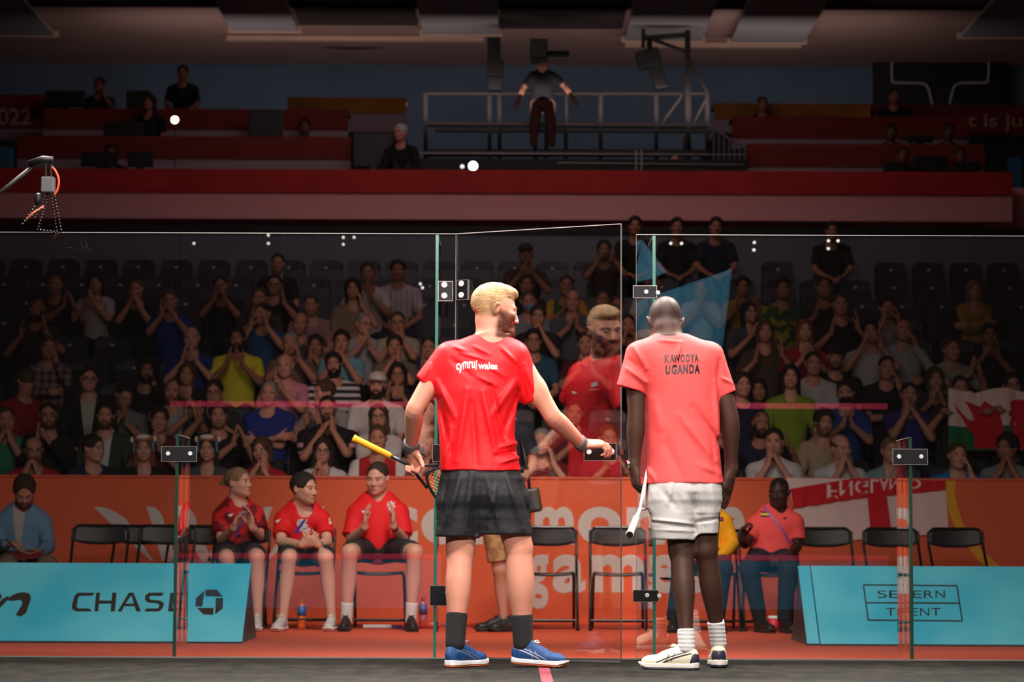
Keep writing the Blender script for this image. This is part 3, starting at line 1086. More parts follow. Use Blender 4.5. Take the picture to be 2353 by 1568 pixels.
# ---- scaffold and lighting tower
M_scaf = mat('scaffold', (0.045, 0.035, 0.035), 0.5, 0.5)
SY = 38.0
ZF = zt - 0.1
for (xa, xb) in ((-500, 808), (1676, 2800)):
    for ya, Ya, Yb in ((396, 33.95, 35.6), (324, 35.6, 36.98), (302, 36.98, 41.9)):
        xr = xa if xa < 0 else {396: 1716, 324: 1684, 302: 1640}[ya]
        xe = xb if xb > 2000 else {396: 806, 324: 800, 302: 930}[ya]
        struct('floor', MB().box((P(xr, ya, Ya).x, Ya + 0.08, ZF), (P(xe, ya, Ya).x, Yb, P(1176, ya, Ya).z)), M_riser)
sc = empty('scaffold', (P(1350, 392, SY).x, SY, P(1350, 392, SY).z), 'metal scaffold platform with guard rails behind the balcony', 'scaffold')
def bar(pts, name, r=0.03, par=sc, Y=SY, m=None): MB().tube([P(x, y, Y) for x, y in pts], r, 6).build(name, m or M_scaf, par)
bar([(975, 216), (1625, 216)], 'guard_rail'); bar([(975, 285), (1625, 289)], 'guard_rail', 0.045); bar([(1000, 300), (1640, 302)], 'guard_rail')
for x in (978, 1125, 1148, 1230, 1255, 1300, 1380, 1508, 1625): bar([(x, 214), (x, 395)], 'upright', 0.035)
bar([(1580, 70), (1582, 392)], 'upright', 0.05)
bar([(1582, 200), (1510, 300)], 'brace'); bar([(1580, 130), (1628, 218)], 'brace'); bar([(1628, 218), (1575, 320), (1570, 392)], 'brace'); bar([(1650, 300), (1600, 390)], 'brace')
bar([(975, 352), (1700, 352)], 'deck_edge', 0.06, m=M_black)
lb = empty('lighting_boom', (P(1580, 62, SY).x, SY, P(1580, 62, SY).z), 'dark lighting boom with hanging lamp heads above the scaffold', 'lamp')
bar([(1478, 88), (1582, 80)], 'arm', 0.04, lb); bar([(1478, 66), (1478, 110)], 'arm', 0.03, lb); bar([(1478, 82), (1578, 120)], 'arm', 0.03, lb); bar([(1492, 84), (1493, 125)], 'arm', 0.05, lb)
a = P(1490, 135, SY)
MB().obox(a, (0.17, 0, 0.05), (0, 0.15, 0), (-0.04, 0, 0.12)).build('lamp_head', M_black, lb, bevel=0.02)
a = P(1512, 175, SY)
MB().obox(a, (0.09, 0, 0.02), (0, 0.1, 0), (-0.06, 0, 0.20)).build('lamp_head', M_black, lb, bevel=0.02)
# tv camera on the platform
tv = empty('tv_camera', (P(1262, 130, SY).x, SY, P(1262, 150, SY).z), 'black television camera held by the operator on the scaffold', 'camera')
a = P(1238, 118, SY - .3)
MB().obox(a, (0.13, 0, 0), (0, 0.25, 0), (0, 0, 0.15)).build('body', M_black, tv, bevel=0.02)
a = P(1282, 128, SY - .3)
MB().tube([a - Vector((0.17, 0, 0)), a + Vector((0.17, 0, 0))], 0.075, 12).build('lens', M_black, tv)
# dark column of equipment left of the operator
cl = empty('speaker_column', (P(1136, 210, SY).x, SY, P(1136, 210, SY).z), 'dark column of hanging loudspeakers left of the camera operator', 'speaker')
for (x0, y0, x1, y1) in ((1120, 88, 1150, 140), (1118, 140, 1158, 176), (1122, 178, 1152, 208)):
    a = P(x0, y0, SY); b_ = P(x1, y1, SY)
    MB().box((a.x, SY - 0.1, b_.z), (b_.x, SY + 0.1, a.z)).build('speaker_box', mat('speaker_dark', (0.014, 0.01, 0.012), 0.7), cl, bevel=0.01)
# bench of equipment under the scaffold
eq = empty('equipment_bench', (P(1260, 394, 33.3).x, 33.3, P(1260, 394, 33.3).z), 'dark bench of production equipment behind the red fascia', 'bench')
a = P(905, 350, 33.3); b_ = P(1715, 394, 33.3)
MB().box((a.x, 33.3, b_.z - 0.05), (b_.x, 33.7, a.z - 0.08)).build('bench_front', mat('bench_dark', (0.010, 0.009, 0.009), 0.7), eq)
MB().tube([P(965, 352, 33.28), P(1715, 356, 33.28)], 0.012, 6).build('rail', mat('grey_metal', (0.2, 0.2, 0.2), 0.4, 0.6), eq)
MB().tube([P(1280, 374, 33.28), P(1710, 379, 33.28)], 0.010, 6).build('rail', mat('grey_metal', (0.2, 0.2, 0.2), 0.4, 0.6), eq)
for x in (1462, 1474): MB().tube([P(x, 345, 33.28), P(x, 392, 33.28)], 0.014, 6).build('post', mat('grey_metal2', (0.35, 0.3, 0.3), 0.4), eq)
# two small work lamps
for (x, y, r_, lab, col) in ((1087, 382, 0.06, 'bright white work lamp glowing above the red fascia', (1.0, 0.98, 0.95)), (1062, 383, 0.026, 'faint small lamp just left of the bright work lamp', (0.8, 0.9, 0.9)),
                             (402, 276, 0.05, 'yellow desk lamp glowing on the left balcony', (1.0, 0.75, 0.4))):
    c = P(x, y, 33.1)
    l = empty('work_lamp', c, lab, 'lamp')
    MB().lathe(c - Vector((0, r_ * 0.6, 0)), [(r_ * 0.6, -0.0), (r_, r_ * 0.3), (r_ * 0.9, r_ * 0.6)], 16, (0, 1, 0)).build('bulb', mat('lamp_glow', col, 0.5, emit=9.0 if r_ > 0.03 else 1.2), l, smooth=True)
    MB().tube([c + Vector((0, r_, 0)), Vector((c.x, c.y + r_, zt - 0.1))], 0.01, 6).build('post', M_black, l)
    MB().lathe(c, [(r_ * 1.1, 0.0), (r_ * 1.1, r_), (r_ * 0.4, r_ * 1.6)], 16, (0, 1, 0)).build('housing', M_black, l, smooth=True)
# railings of the right stairs
rl = empty('stair_railing', (P(1690, 396, 33.5).x, 33.5, P(1690, 396, 33.5).z), 'close-set metal stair railing left of the right red desks', 'railing')
for x in range(1640, 1716, 12):
    MB().tube([P(x, 300 + (x - 1640) * 0.6, 33.6), P(x, 396, 33.6)], 0.014, 6).build('baluster', mat('rail_grey', (0.12, 0.10, 0.11), 0.5), rl)
MB().tube([P(1634, 292, 33.6), P(1716, 345, 33.6)], 0.02, 6).build('handrail', mat('rail_grey', (0.12, 0.10, 0.11), 0.5), rl)

# ---- glass back wall
M_glass = glass_mat('squash_glass', 0.045, (0.93, 0.95, 0.94))
M_gedge = mat('glass_edge_green', (0.012, 0.045, 0.028), 0.2)
M_gedge_b = mat('glass_edge_bright', (0.02, 0.15, 0.115), 0.2)
M_gtop = mat('lit_edge', (0.5, 0.47, 0.46), 0.35)  # whitish colour stands in for light caught along the glass top edge
GH = 2.13
GT = 0.012
def px2x(x, Y=GY): return P(x, 1000, Y).x
def panel(x0, x1, label, edges=(True, True), thin=0.0016):
    r = empty('glass_screen', ((x0 + x1) / 2, GY, 0.0), label, 'glass panel')
    MB().box((x0, GY - GT / 2, 0.004), (x1, GY + GT / 2, GH)).build('pane', M_glass, r)
    MB().box((x0, GY - GT / 2, GH), (x1, GY + GT / 2, GH + 0.003)).build('top_edge', M_gtop, r)
    for e, x in zip(edges, (x0, x1)):
        if e: MB().box((x - thin / 2, GY - GT / 2 - 0.0005, 0.004), (x + thin / 2, GY + GT / 2 + .0005, GH)).build('side_edge', mat('side_edge', (0.16, 0.15, 0.14), 0.35), r)
    return r
XA, XB, XH, XF0, XC, XD = px2x(408), px2x(1002), px2x(1045), px2x(1462), px2x(1503), px2x(2091)
panel(CX0, XA, 'glass back wall panel at the far left, left of the short left fin', (False, False))
panel(XA, XB, 'glass back wall panel between the left fin and the door post', (False, False))
panel(XB, XH, 'narrow upright glass strip carrying the door hinges', (False, True))
panel(XF0, XC, 'narrow glass strip right of the open doorway', (True, False))
panel(XC, XD, 'glass back wall panel behind the player in the salmon shirt', (False, False))
panel(XD, CX1, 'glass back wall panel at the far right', (False, False))
def fin(x, h, d, label, em):
    r = empty('glass_fin', (x, GY, 0.0), label, 'glass fin')
    MB().box((x - 0.006, GY + 0.008, CARPET), (x + 0.006, GY + d, h)).build('pane', glass_mat('fin_glass', 0.06, (0.86, 0.91, 0.90)), r)
    MB().box((x - 0.0075, GY - 0.010, 0.004), (x + 0.0075, GY + 0.008, h)).build('front_edge', em, r)
    MB().box((x - 0.006, GY + 0.008, h), (x + 0.006, GY + d, h + 0.003)).build('top_edge', M_gtop, r)
    return r
fz = P(410, 1000, GY).z
fin(XA, fz, 0.46, 'short upright glass fin with green edge at the left', M_gedge)
fin(XB, GH - 0.005, 0.42, 'tall green-edged glass fin beside the door hinges', M_gedge_b)
fin(XC, GH - 0.005, 0.42, 'tall green-edged glass fin behind the bald player', M_gedge_b)
fin(XD, fz, 0.42, 'short upright glass fin with green edge at the right', M_gedge)
# door, opened towards the camera
hinge = Vector((XH + 0.004, GY, 0))
free = P(1427, 1000, 12.15); free.z = 0
dv = (free - hinge); DW = dv.length; dv.normalize()
dn = Vector((-dv.y, dv.x, 0))          # points away from the camera side
dr = empty('glass_door', hinge, 'glass court door standing open towards the court', 'door')
def dbox(u0, u1, w0, w1, z0, z1):
    m = MB()
    c = hinge + dv * (u0 + u1) / 2 + dn * (w0 + w1) / 2 + Vector((0, 0, (z0 + z1) / 2))
    return m.obox(c, dv * (u1 - u0) / 2, dn * (w1 - w0) / 2, (0, 0, (z1 - z0) / 2))
M_glass_d = glass_mat('door_glass', 0.052, (0.93, 0.95, 0.94))
dbox(0.0, DW, -0.006, 0.006, 0.012, GH).build('pane', M_glass_d, dr)
dbox(0.0, DW, -0.006, 0.006, GH, GH + 0.0035).build('top_edge', M_gtop, dr)
dbox(DW, DW + 0.0012, -0.006, 0.006, 0.012, GH).build('side_edge', mat('side_edge', (0.16, 0.15, 0.14), 0.35), dr)
dbox(-0.002, 0.001, -0.006, 0.006, 0.012, GH).build('side_edge', mat('side_edge', (0.16, 0.15, 0.14), 0.35), dr)
dbox(0.0, DW, -0.008, 0.008, 0.004, 0.012).build('bottom_seal', mat('seal', (0.12, 0.11, 0.1), 0.6), dr)
M_fit = mat('fitting_black', (0.006, 0.006, 0.008), 0.45, spec=0.25)
M_acr = mat('fitting_rim', (0.42, 0.40, 0.38), 0.25, 0.5)
M_bolt = mat('bolt_white', (0.85, 0.85, 0.85), 0.25, 0.2)
def fitting(name, x0, y0, x1, y1, bolts, label, Y=GY, br=7.0, cat='hinge'):
    a = P(x0, y0, Y); b_ = P(x1, y1, Y)
    r = empty(name, ((a.x + b_.x) / 2, Y, b_.z), label, cat)
    MB().box((a.x, Y - 0.016, b_.z), (b_.x, Y - 0.0065, a.z)).build('plate', M_fit, r, bevel=0.002)
    m = MB()
    t = 0.0018
    for lo, hi in (((a.x - t, b_.z - t), (b_.x + t, b_.z)), ((a.x - t, a.z), (b_.x + t, a.z + t)), ((a.x - t, b_.z), (a.x, a.z)), ((b_.x, b_.z), (b_.x + t, a.z))):
        m.box((lo[0], Y - 0.017, lo[1]), (hi[0], Y - 0.006, hi[1]))
    m.build('rim', M_acr, r)
    for (x, y) in bolts:
        c = P(x, y, Y - 0.016)
        q = br / 458
        MB().lathe(c, [(q, 0.0), (q, -0.003), (q * 0.8, -0.006), (q * 0.45, -0.006), (q * 0.4, -0.003), (0.001, -0.003)], 20, (0, 1, 0)).build('bolt', M_bolt, r, smooth=False)
    return r
fitting('clamp_bracket', 373, 1027, 452, 1061, [(386, 1043), (437, 1043)], 'black two-bolt clamp on the short left glass fin', br=5)
fitting('clamp_bracket', 2051, 1033, 2130, 1068, [(2066, 1050), (2117, 1050)], 'black two-bolt clamp on the short right glass fin', br=5)
fitting('hinge_plate', 1008, 648, 1040, 692, [(1021, 655), (1021, 680)], 'black hinge plate with two bolts on the strip beside the blond head')
fitting('hinge_plate', 989, 1347, 1075, 1392, [(1030, 1362)], 'black lower hinge plate behind the calf of the player in red')
fitting('clamp_bracket', 995, 1023, 1012, 1061, [], 'small black clamp on the tall fin at the waist of the player in red')
fitting('clamp_bracket', 1455, 658, 1508, 685, [(1485, 671), (1512, 673)], 'black clamp at head height beside the bald player', br=5)
fitting('clamp_bracket', 1455, 1357, 1512, 1383, [(1487, 1369), (1515, 1370)], 'black clamp near the floor beside the bald player', br=5)
def door_fit(name, u0, u1, z0, z1, bolts, par):
    dbox(u0, u1, -0.018, -0.007, z0, z1).build(name, M_fit, par, bevel=0.002)
    t = 0.002
    for q in ((u0 - t, u1 + t, z1, z1 + t), (u0 - t, u1 + t, z0 - t, z0), (u0 - t, u0, z0, z1), (u1, u1 + t, z0, z1)):
        dbox(q[0], q[1], -0.019, -0.006, q[2], q[3]).build('rim', M_acr, par)
    for u, z, rr in bolts:
        c = hinge + dv * u - dn * 0.018 + Vector((0, 0, z))
        MB().lathe(c, [(rr, 0.0), (rr, 0.003), (rr * 0.8, 0.006), (rr * 0.4, 0.006), (rr * 0.35, 0.003), (0.001, 0.003)], 20, tuple(-dn)).build('bolt', M_bolt, par)
# row of small lamps on the front wall, mirrored as dots in the glass
lr = empty('lamp_row', FP(1400, 560), 'row of small lamps above the front wall mirrored as dots in the glass', 'lamp')
for x, y in ((617, 541), (617, 560), (789, 546), (789, 562), (814, 546), (1541, 560), (1566, 560), (1733, 558), (1732, 575), (1903, 554), (1903, 572), (1925, 554), (446, 560), (966, 653), (971, 662)):
    MB().lathe(FP(x, y), [(0.001, 0), (0.012, 0.004), (0.014, 0.012), (0.006, 0.02)], 10, (0, 1, 0)).build('bulb', mat('bulb_glow', (1.0, 0.97, 0.92), 0.5, emit=4.0 if x < 1000 else 6.0), lr)
MB().box((FP(430, 560).x, FY - 0.06, FP(430, 566).z), (FP(1960, 560).x, FY - 0.03, FP(430, 560).z)).build('rail', mat('matt_black', (0.002, 0.002, 0.002), 1.0, spec=0.0), lr)
zA, zB = P(1060, 646, GY).z, P(1060, 690, GY).z
door_fit('hinge_leaf', 0.012, 0.074, zB, zA, [(0.038, P(1060, 654, GY).z, 0.015), (0.038, P(1060, 680, GY).z, 0.015)], dr)
zA, zB = P(1400, 1020, 12.17).z, P(1400, 1058, 12.17).z
door_fit('lock_plate', 0.725, 0.895, zB, zA, [(0.872, (zA + zB) / 2, 0.016), (0.752, (zA + zB) / 2, 0.013)], dr)
dbox(DW, DW + 0.018, -0.012, 0.012, (zA + zB) / 2 - 0.012, (zA + zB) / 2 + 0.012).build('latch', M_chrome, dr)

# ---- advertising boards
def board_mat(name, ca, cb, grad):
    m = bpy.data.materials.new(name)
    m.use_nodes = True
    nt = m.node_tree
    b = nt.nodes['Principled BSDF']
    N = NT(m)
    tc = nt.nodes.new('ShaderNodeTexCoord')
    n = N.noise(tc.outputs['Object'], 1.3, 2)
    col = N.mix(N.step(n, 0.5, 0.35), ca, cb)
    nt.links.new(col, b.inputs['Base Color'])
    b.inputs['Roughness'].default_value = 0.7
    return m
M_bcyan = board_mat('board_cyan', srgb(112, 214, 232), srgb(60, 186, 216), 0)
M_bdark = mat('board_print', srgb(52, 40, 34), 0.7)
M_bside = mat('board_side', (0.10, 0.09, 0.10), 0.8)
BF = 16.6
def board(x0, x1, label, skew=0.0, Y0=BF):
    """A-frame board between world x0 and x1; returns mapper on its face"""
    zt_ = P(1176, 1298, Y0 + 0.52).z
    r = empty('advertising_board', ((x0 + x1) / 2, Y0, CARPET), label, 'board')
    A = Vector((0, Y0, CARPET + 0.01)); T = Vector((0, Y0 + 0.52, zt_)); B = Vector((0, Y0 + 1.05, CARPET))
    n = Vector((0, -(T.z - A.z), (T.y - A.y))).normalized()
    m = MB()
    X = lambda x, v: Vector((x, v.y, v.z))
    m.add([X(x0, A), X(x1, A), X(x1, T), X(x0, T), X(x0, A) - n * 0.02, X(x1, A) - n * 0.02, X(x1, T) - n * 0.02, X(x0, T) - n * 0.02],
          [(0, 1, 2, 3), (4, 7, 6, 5), (0, 4, 5, 1), (1, 5, 6, 2), (2, 6, 7, 3), (3, 7, 4, 0)])
    m.build('front_panel', M_bcyan, r)
    m = MB()
    m.prism([X(x0 + 0.012, A) - n * 0.02, X(x0 + 0.012, T) - n * 0.02, X(x0 + 0.012, B)], (x1 - x0 - 0.024, 0, 0))
    m.build('support_frame', M_bside, r)
    MB().box((x0, Y0 - 0.02, CARPET), (x1, Y0 + 0.03, CARPET + 0.012)).build('foot_strip', mat('board_foot', (0.015, 0.01, 0.02), 0.7), r)
    def fn(x, y):
        # pixel to the slanted face
        d = CM @ Vector(((x - 1176.5) / FPX, -(y - 784) / FPX, -1))
        o = Vector((0, 0, CAM_H))
        t = (A - o).dot(n) / d.dot(n)
        return o + d * t + n * 0.0015
    return r, fn
bl, fl = board(-7.0, P(556, 1480, BF).x, 'turquoise A-frame board on the left lettered CHASE')
bm = MB()
# CHASE drawn as slanted strokes
def stroke(poly): bm.add([fl(*p) for p in poly], [tuple(range(len(poly)))])
def S(dx, y0, y1, x0, x1):  # slanted bar helper
    pass
stroke([(218, 1363), (212, 1370), (184, 1370), (180, 1374), (176, 1394), (179, 1399), (206, 1399), (211, 1406), (176, 1406), (167, 1402), (165, 1394), (171, 1370), (179, 1363)])
stroke([(221, 1363), (230, 1363), (226, 1406), (217, 1406)]); stroke([(258, 1363), (268, 1363), (264, 1406), (254, 1406)]); stroke([(228, 1381), (258, 1381), (257, 1388), (227, 1388)])
stroke([(296, 1363), (306, 1363), (286, 1392), (280, 1406), (270, 1406)]); stroke([(300, 1363), (307, 1363), (324, 1406), (313, 1406)]); stroke([(286, 1388), (308, 1388), (311, 1394), (282, 1394)])
stroke([(343, 1363), (377, 1363), (372, 1370), (346, 1370), (343, 1374), (345, 1379), (338, 1384), (333, 1379), (334, 1369)])
stroke([(338, 1378), (368, 1381), (377, 1387), (374, 1399), (365, 1406), (331, 1406), (337, 1399), (362, 1399), (366, 1394), (364, 1388), (338, 1385)])
stroke([(391, 1363), (401, 1363), (396, 1406), (386, 1406)]); stroke([(399, 1363), (431, 1363), (426, 1370), (399, 1370)]); stroke([(397, 1381), (427, 1381), (427, 1388), (397, 1388)]); stroke([(395, 1399), (428, 1399), (424, 1406), (393, 1406)])
# octagon emblem: four wedges
for pl in ([(472, 1356), (498, 1356), (512, 1371), (512, 1372), (472, 1371)], [(496, 1375), (513, 1375), (512, 1399), (494, 1413)],
           [(453, 1398), (491, 1398), (490, 1414), (467, 1413)], [(470, 1358), (465, 1395), (449, 1395), (450, 1376)]):
    stroke(pl)
# tail of a word at the left edge
stroke([(-12, 1367), (2, 1366), (4, 1374), (-12, 1392)])
stroke([(-14, 1406), (4, 1378), (22, 1369), (14, 1384), (0, 1398)]); stroke(curve([(14, 1380), (30, 1368), (52, 1362), (68, 1366), (71, 1378)], 4) + [(60, 1410), (48, 1418), (36, 1414), (52, 1388), (48, 1379), (30, 1382)])
bm.build('lettering', M_bdark, bl)
br_, fr_ = board(P(1886, 1480, BF).x, 7.0, 'turquoise A-frame board on the right lettered SEVERN TRENT')
bm = MB()
def sk(x, y):  # logo is slightly sheared
    return fr_(x, y)
def line4(x0, y0, x1, y1, t=3.2):
    dx, dy = x1 - x0, y1 - y0; L = math.hypot(dx, dy); nx, ny = -dy / L * t / 2, dx / L * t / 2
    bm.add([fr_(x0 - nx, y0 - ny), fr_(x1 - nx, y1 - ny), fr_(x1 + nx, y1 + ny), fr_(x0 + nx, y0 + ny)], [(0, 1, 2, 3)])
C4 = [(1984, 1345), (2199, 1347), (2211, 1428), (1995, 1426)]
for i in range(4): line4(*C4[i], *C4[(i + 1) % 4])
line4(1990, 1386, 2205, 1387)
for w, x0, x1, y0, y1 in (('SEVERN', 2014, 2174, 1358, 1375), ('TRENT', 2034, 2164, 1398, 1416)):
    n_ = len(w); cw = (x1 - x0) / n_
    for i, ch in enumerate(w):
        letters(bm, ch, (x0 + i * cw + cw * 0.08, y0, x0 + (i + 1) * cw - cw * 0.10, y1), fr_, 0.0)
bm.build('lettering', M_bdark, br_)
b2, _ = board(P(1857, 1480, BF).x, P(1885, 1480, BF).x, 'narrow end of a second turquoise board behind the right board', 0, BF + 0.05)

# ---- folding chairs
def make_chair():
    r = empty('folding_chair', (0, 0, 0))
    w = 0.215
    # backrest: curved sheet with rounded corners
    vs = []; fs = []
    nx, nz = 14, 6
    for i in range(nx + 1):
        u = -1 + 2 * i / nx
        top = 0.80 - 0.055 * max(0.0, (abs(u) - 0.62) / 0.38) ** 2.2
        bot = 0.655 + 0.035 * max(0.0, abs(u)) ** 2 * 0 + 0.012 * (1 - u * u) * -1 + 0.02 * abs(u) ** 3
        for j in range(nz + 1):
            v = j / nz
            vs.append((u * w, 0.235 + 0.028 * (1 - u * u) - 0.01 * (1 - v), bot + (top - bot) * v))
    N_ = (nz + 1)
    for i in range(nx):
        for j in range(nz):
            fs.append((i * N_ + j, (i + 1) * N_ + j, (i + 1) * N_ + j + 1, i * N_ + j + 1))
    o = MB().add(vs, fs).build('backrest', M_chair, r, smooth=True)
    so = o.modifiers.new('s', 'SOLIDIFY'); so.thickness = 0.010
    # seat: dished pan with rounded front
    vs = []; fs = []
    nx, ny = 12, 12
    for i in range(nx + 1):
        u = -1 + 2 * i / nx
        for j in range(ny + 1):
            v = j / ny
            y = -0.20 + 0.40 * v
            ww = 0.195 * (1 - 0.12 * v) * (1 - 0.06 * max(0, 0.25 - v) * 4)
            vs.append((u * ww, y, 0.445 - 0.012 * (1 - u * u) - 0.02 * max(0, 0.2 - v) * 5 * 0.5 + 0.008 * (1 - v)))
    N_ = ny + 1
    for i in range(nx):
        for j in range(ny):
            fs.append((i * N_ + j, (i + 1) * N_ + j, (i + 1) * N_ + j + 1, i * N_ + j + 1))
    o = MB().add(vs, fs).build('seat', M_chair, r, smooth=True)
    so = o.modifiers.new('s', 'SOLIDIFY'); so.thickness = 0.018
    for sx in (-1, 1):
        MB().tube([(sx * w * 0.80, 0.246, 0.79), (sx * w, 0.24, 0.76), (sx * w, 0.232, 0.66), (sx * (w - 0.002), 0.06, 0.44), (sx * w, -0.235, 0.012)], 0.0115, 8).build('leg', M_steel, r, smooth=True)
        MB().tube([(sx * (w - 0.03), -0.09, 0.435), (sx * (w - 0.026), 0.0, 0.40), (sx * (w - 0.022), 0.10, 0.25), (sx * (w - 0.018), 0.215, 0.012)], 0.0115, 8).build('leg', M_steel, r, smooth=True)
        MB().lathe((sx * w, -0.238, 0.0), [(0.015, 0), (0.015, 0.02)], 8).build('foot_cap', M_black, r)
    MB().tube([(-w, -0.19, 0.08), (w, -0.19, 0.08)], 0.008, 8).build('stretcher', M_steel, r)
    MB().tube([(-w + .02, 0.185, 0.06), (w - .02, 0.185, 0.06)], 0.008, 8).build('stretcher', M_steel, r)
    MB().tube([(-w * 0.80, 0.246, 0.792), (w * 0.80, 0.246, 0.792)], 0.0105, 8).build('top_bar', M_steel, r)
    return r
CHY = 19.45
chair0 = None
chairs = [(38, 'folding chair under the man in the blue shirt at the left edge', 0.0), (222, 'black folding chair leftmost of the empty ones, by the first white leaf', 0.05),
          (302, 'black folding chair second from the left of the empty group', -0.02), (374, 'black folding chair behind the short left glass fin', 0.0), (450, 'black folding chair just left of the woman in red', 0.0),
          (548, 'folding chair under the woman in the red patterned top', 0.0), (700, 'folding chair under the young man with dark hair and lanyard', 0.0), (872, 'folding chair under the clapping man with white socks', 0.0),
          (1262, 'black empty folding chair just right of the player in red', 0.0), (1420, 'black empty folding chair between the doorway and the letters on', -0.03),
          (1632, 'folding chair under the person in the yellow jacket', 0.0), (1768, 'folding chair under the seated man in the salmon shirt', 0.0),
          (1902, 'black empty folding chair left of three in front of the England flag', 0.0), (2060, 'black empty folding chair in the middle of the right three', 0.03), (2213, 'black empty folding chair at the right end by the yellow arc', 0.06)]
for i, (x, lab, rz) in enumerate(chairs):
    loc = (P(x, 1300, CHY).x, CHY + (0.25 if x in (302, 450) else 0), CARPET)
    if chair0 is None:
        chair0 = make_chair(); chair0.location = loc; c = chair0
    else:
        c = dup(chair0, loc)
    c.rotation_euler = (0, 0, rz)
    tag(c, lab, 'chair', 'folding chairs along the barrier')

# ---- flags
def cloth_grid(name, corners, breaks_u, breaks_v, cellmat, mats, label, cat, wave, thick=0.004, res=0.035, parent=None):
    """corners: TL, TR, BR, BL world points; breaks: sorted parameter breaks; cellmat(iu, iv) -> material index"""
    TL, TR, BR_, BL = corners
    def pt(u, v):
        p = (TL * (1 - u) + TR * u) * (1 - v) + (BL * (1 - u) + BR_ * u) * v
        return p + Vector((0, -abs(wave(u, v)), 0))
    us = []; vs_ = []
    for a, b_ in zip(breaks_u[:-1], breaks_u[1:]):
        k = max(1, int((b_ - a) / res)); us += [a + (b_ - a) * i / k for i in range(k)]
    us.append(breaks_u[-1])
    for a, b_ in zip(breaks_v[:-1], breaks_v[1:]):
        k = max(1, int((b_ - a) / 0.08)); vs_ += [a + (b_ - a) * i / k for i in range(k)]
    vs_.append(breaks_v[-1])
    mb = MB()
    n = len(vs_)
    mb.v = [tuple(pt(u, v)) for u in us for v in vs_]
    for i in range(len(us) - 1):
        for j in range(n - 1):
            mb.f.append((i * n + j, i * n + j + 1, (i + 1) * n + j + 1, (i + 1) * n + j))
            mb.mi.append(cellmat((us[i] + us[i + 1]) / 2, (vs_[j] + vs_[j + 1]) / 2))
    return mb, pt
M_fw = mat('flag_white', srgb(232, 205, 200), 0.9)
M_fr = mat('flag_red', srgb(205, 22, 38), 0.9)
FYY = BY - 0.02
fc = [P(1806, 1099, FYY), P(2172, 1103, FYY), P(2180, 1226, FYY), P(1842, 1250, FYY)]
wv = lambda u, v: 0.012 + 0.012 * math.sin(u * 31) * (0.3 + v) + 0.008 * math.sin(u * 67 + 1)
ef = empty('england_flag', P(2000, 1240, FYY), 'white flag with a red cross lettered ENGLAND draped over the barrier', 'flag')
# red band runs slanted: shear v with u
def ecell(u, v):
    return 0
mb, ept = cloth_grid('cloth', fc, [0, 1], [0, 1], ecell, None, '', '', wv)
mb.build('cloth', M_fw, ef, smooth=True)
def epx(x, y):
    """pixel on the flag plane, following its wave, just in front"""
    u = (x - 1806) / (2172 - 1806); v = (y - 1100) / 130
    p = P(x, y, FYY)
    return p + Vector((0, -abs(wv(u, v)) - 0.022, 0))
red = MB()
def strip(top, bot, n=40):
    for i in range(n):
        a = i / n; c = (i + 1) / n
        f = lambda t, q: (q[0][0] + (q[1][0] - q[0][0]) * t, q[0][1] + (q[1][1] - q[0][1]) * t)
        red.add([epx(*f(a, top)), epx(*f(a, bot)), epx(*f(c, bot)), epx(*f(c, top))], [(0, 1, 2, 3)])
strip(((1815, 1124), (1960, 1100)), ((1822, 1169), (1968, 1146))); strip(((1960, 1100), (2171, 1104)), ((1968, 1146), (2172, 1126)))
for k in range(12):
    y0 = 1140 + k * 9; y1 = y0 + 9
    a0 = 1992 + (y0 - 1140) * 0.09; a1 = 1992 + (y1 - 1140) * 0.09; b0 = 2036 + (y0 - 1140) * 0.12; b1 = 2036 + (y1 - 1140) * 0.12
    if y1 > 1240: break
    red.add([epx(a0, y0), epx(a1, y1), epx(b1, y1), epx(b0, y0)], [(0, 1, 2, 3)])
red.build('cross', M_fr, ef)
el = MB()
def elx(x, y): return epx(x, y) + Vector((0, -0.003, 0))
for ch, x0, y0, x1, y1, fl_ in (('E', 1899, 1112, 1924, 1146, True), ('N', 1928, 1106, 1958, 1140, True), ('G', 1963, 1103, 1994, 1136, True), ('L', 1999, 1102, 2018, 1133, True),
                                ('A', 2020, 1100, 2040, 1128, True), ('N', 2042, 1101, 2063, 1126, True), ('D', 2088, 1101, 2114, 1124, True)):
    letters(el, ch, (x0, y0, x1, y1), elx, 0.02, 0, fl_)
el.build('lettering', M_fw, ef)

# welsh flag held up in the stand
WY = RY(2) - 0.34
wf = empty('wales_flag', P(2260, 1030, WY), 'white and green flag with a red dragon held up by spectators at the right', 'flag')
wc = [P(2178, 893, WY), P(2400, 900, WY), P(2400, 1040, WY), P(2186, 1030, WY)]
ww = lambda u, v: 0.02 + 0.02 * math.sin(u * 14 + v) + 0.01 * math.sin(u * 33)
def wpx(x, y, o=0.004):
    u = (x - 2178) / 222; v = (y - 893) / 140
    return P(x, y, WY) + Vector((0, -abs(ww(u, v)) - o, 0))
mb = MB(); n_ = 30
def topy(x): return 893 + 7 * math.sin((x - 2178) / 26) + (6 if x > 2230 else 0)
for i in range(n_):
    for j in range(10):
        x0 = 2178 + 222 * i / n_; x1 = 2178 + 222 * (i + 1) / n_
        q = []
        for (x, jj) in ((x0, j), (x0, j + 1), (x1, j + 1), (x1, j)):
            y = topy(x) + (1036 - topy(x)) * jj / 10
            q.append(wpx(x, y, 0))
        mb.cur = 1 if j >= 6 else 0
        mb.add(q, [(0, 1, 2, 3)])
mb.build('cloth', [M_fw, mat('flag_green', srgb(20, 110, 60), 0.9)], wf, smooth=True)
dg = MB()
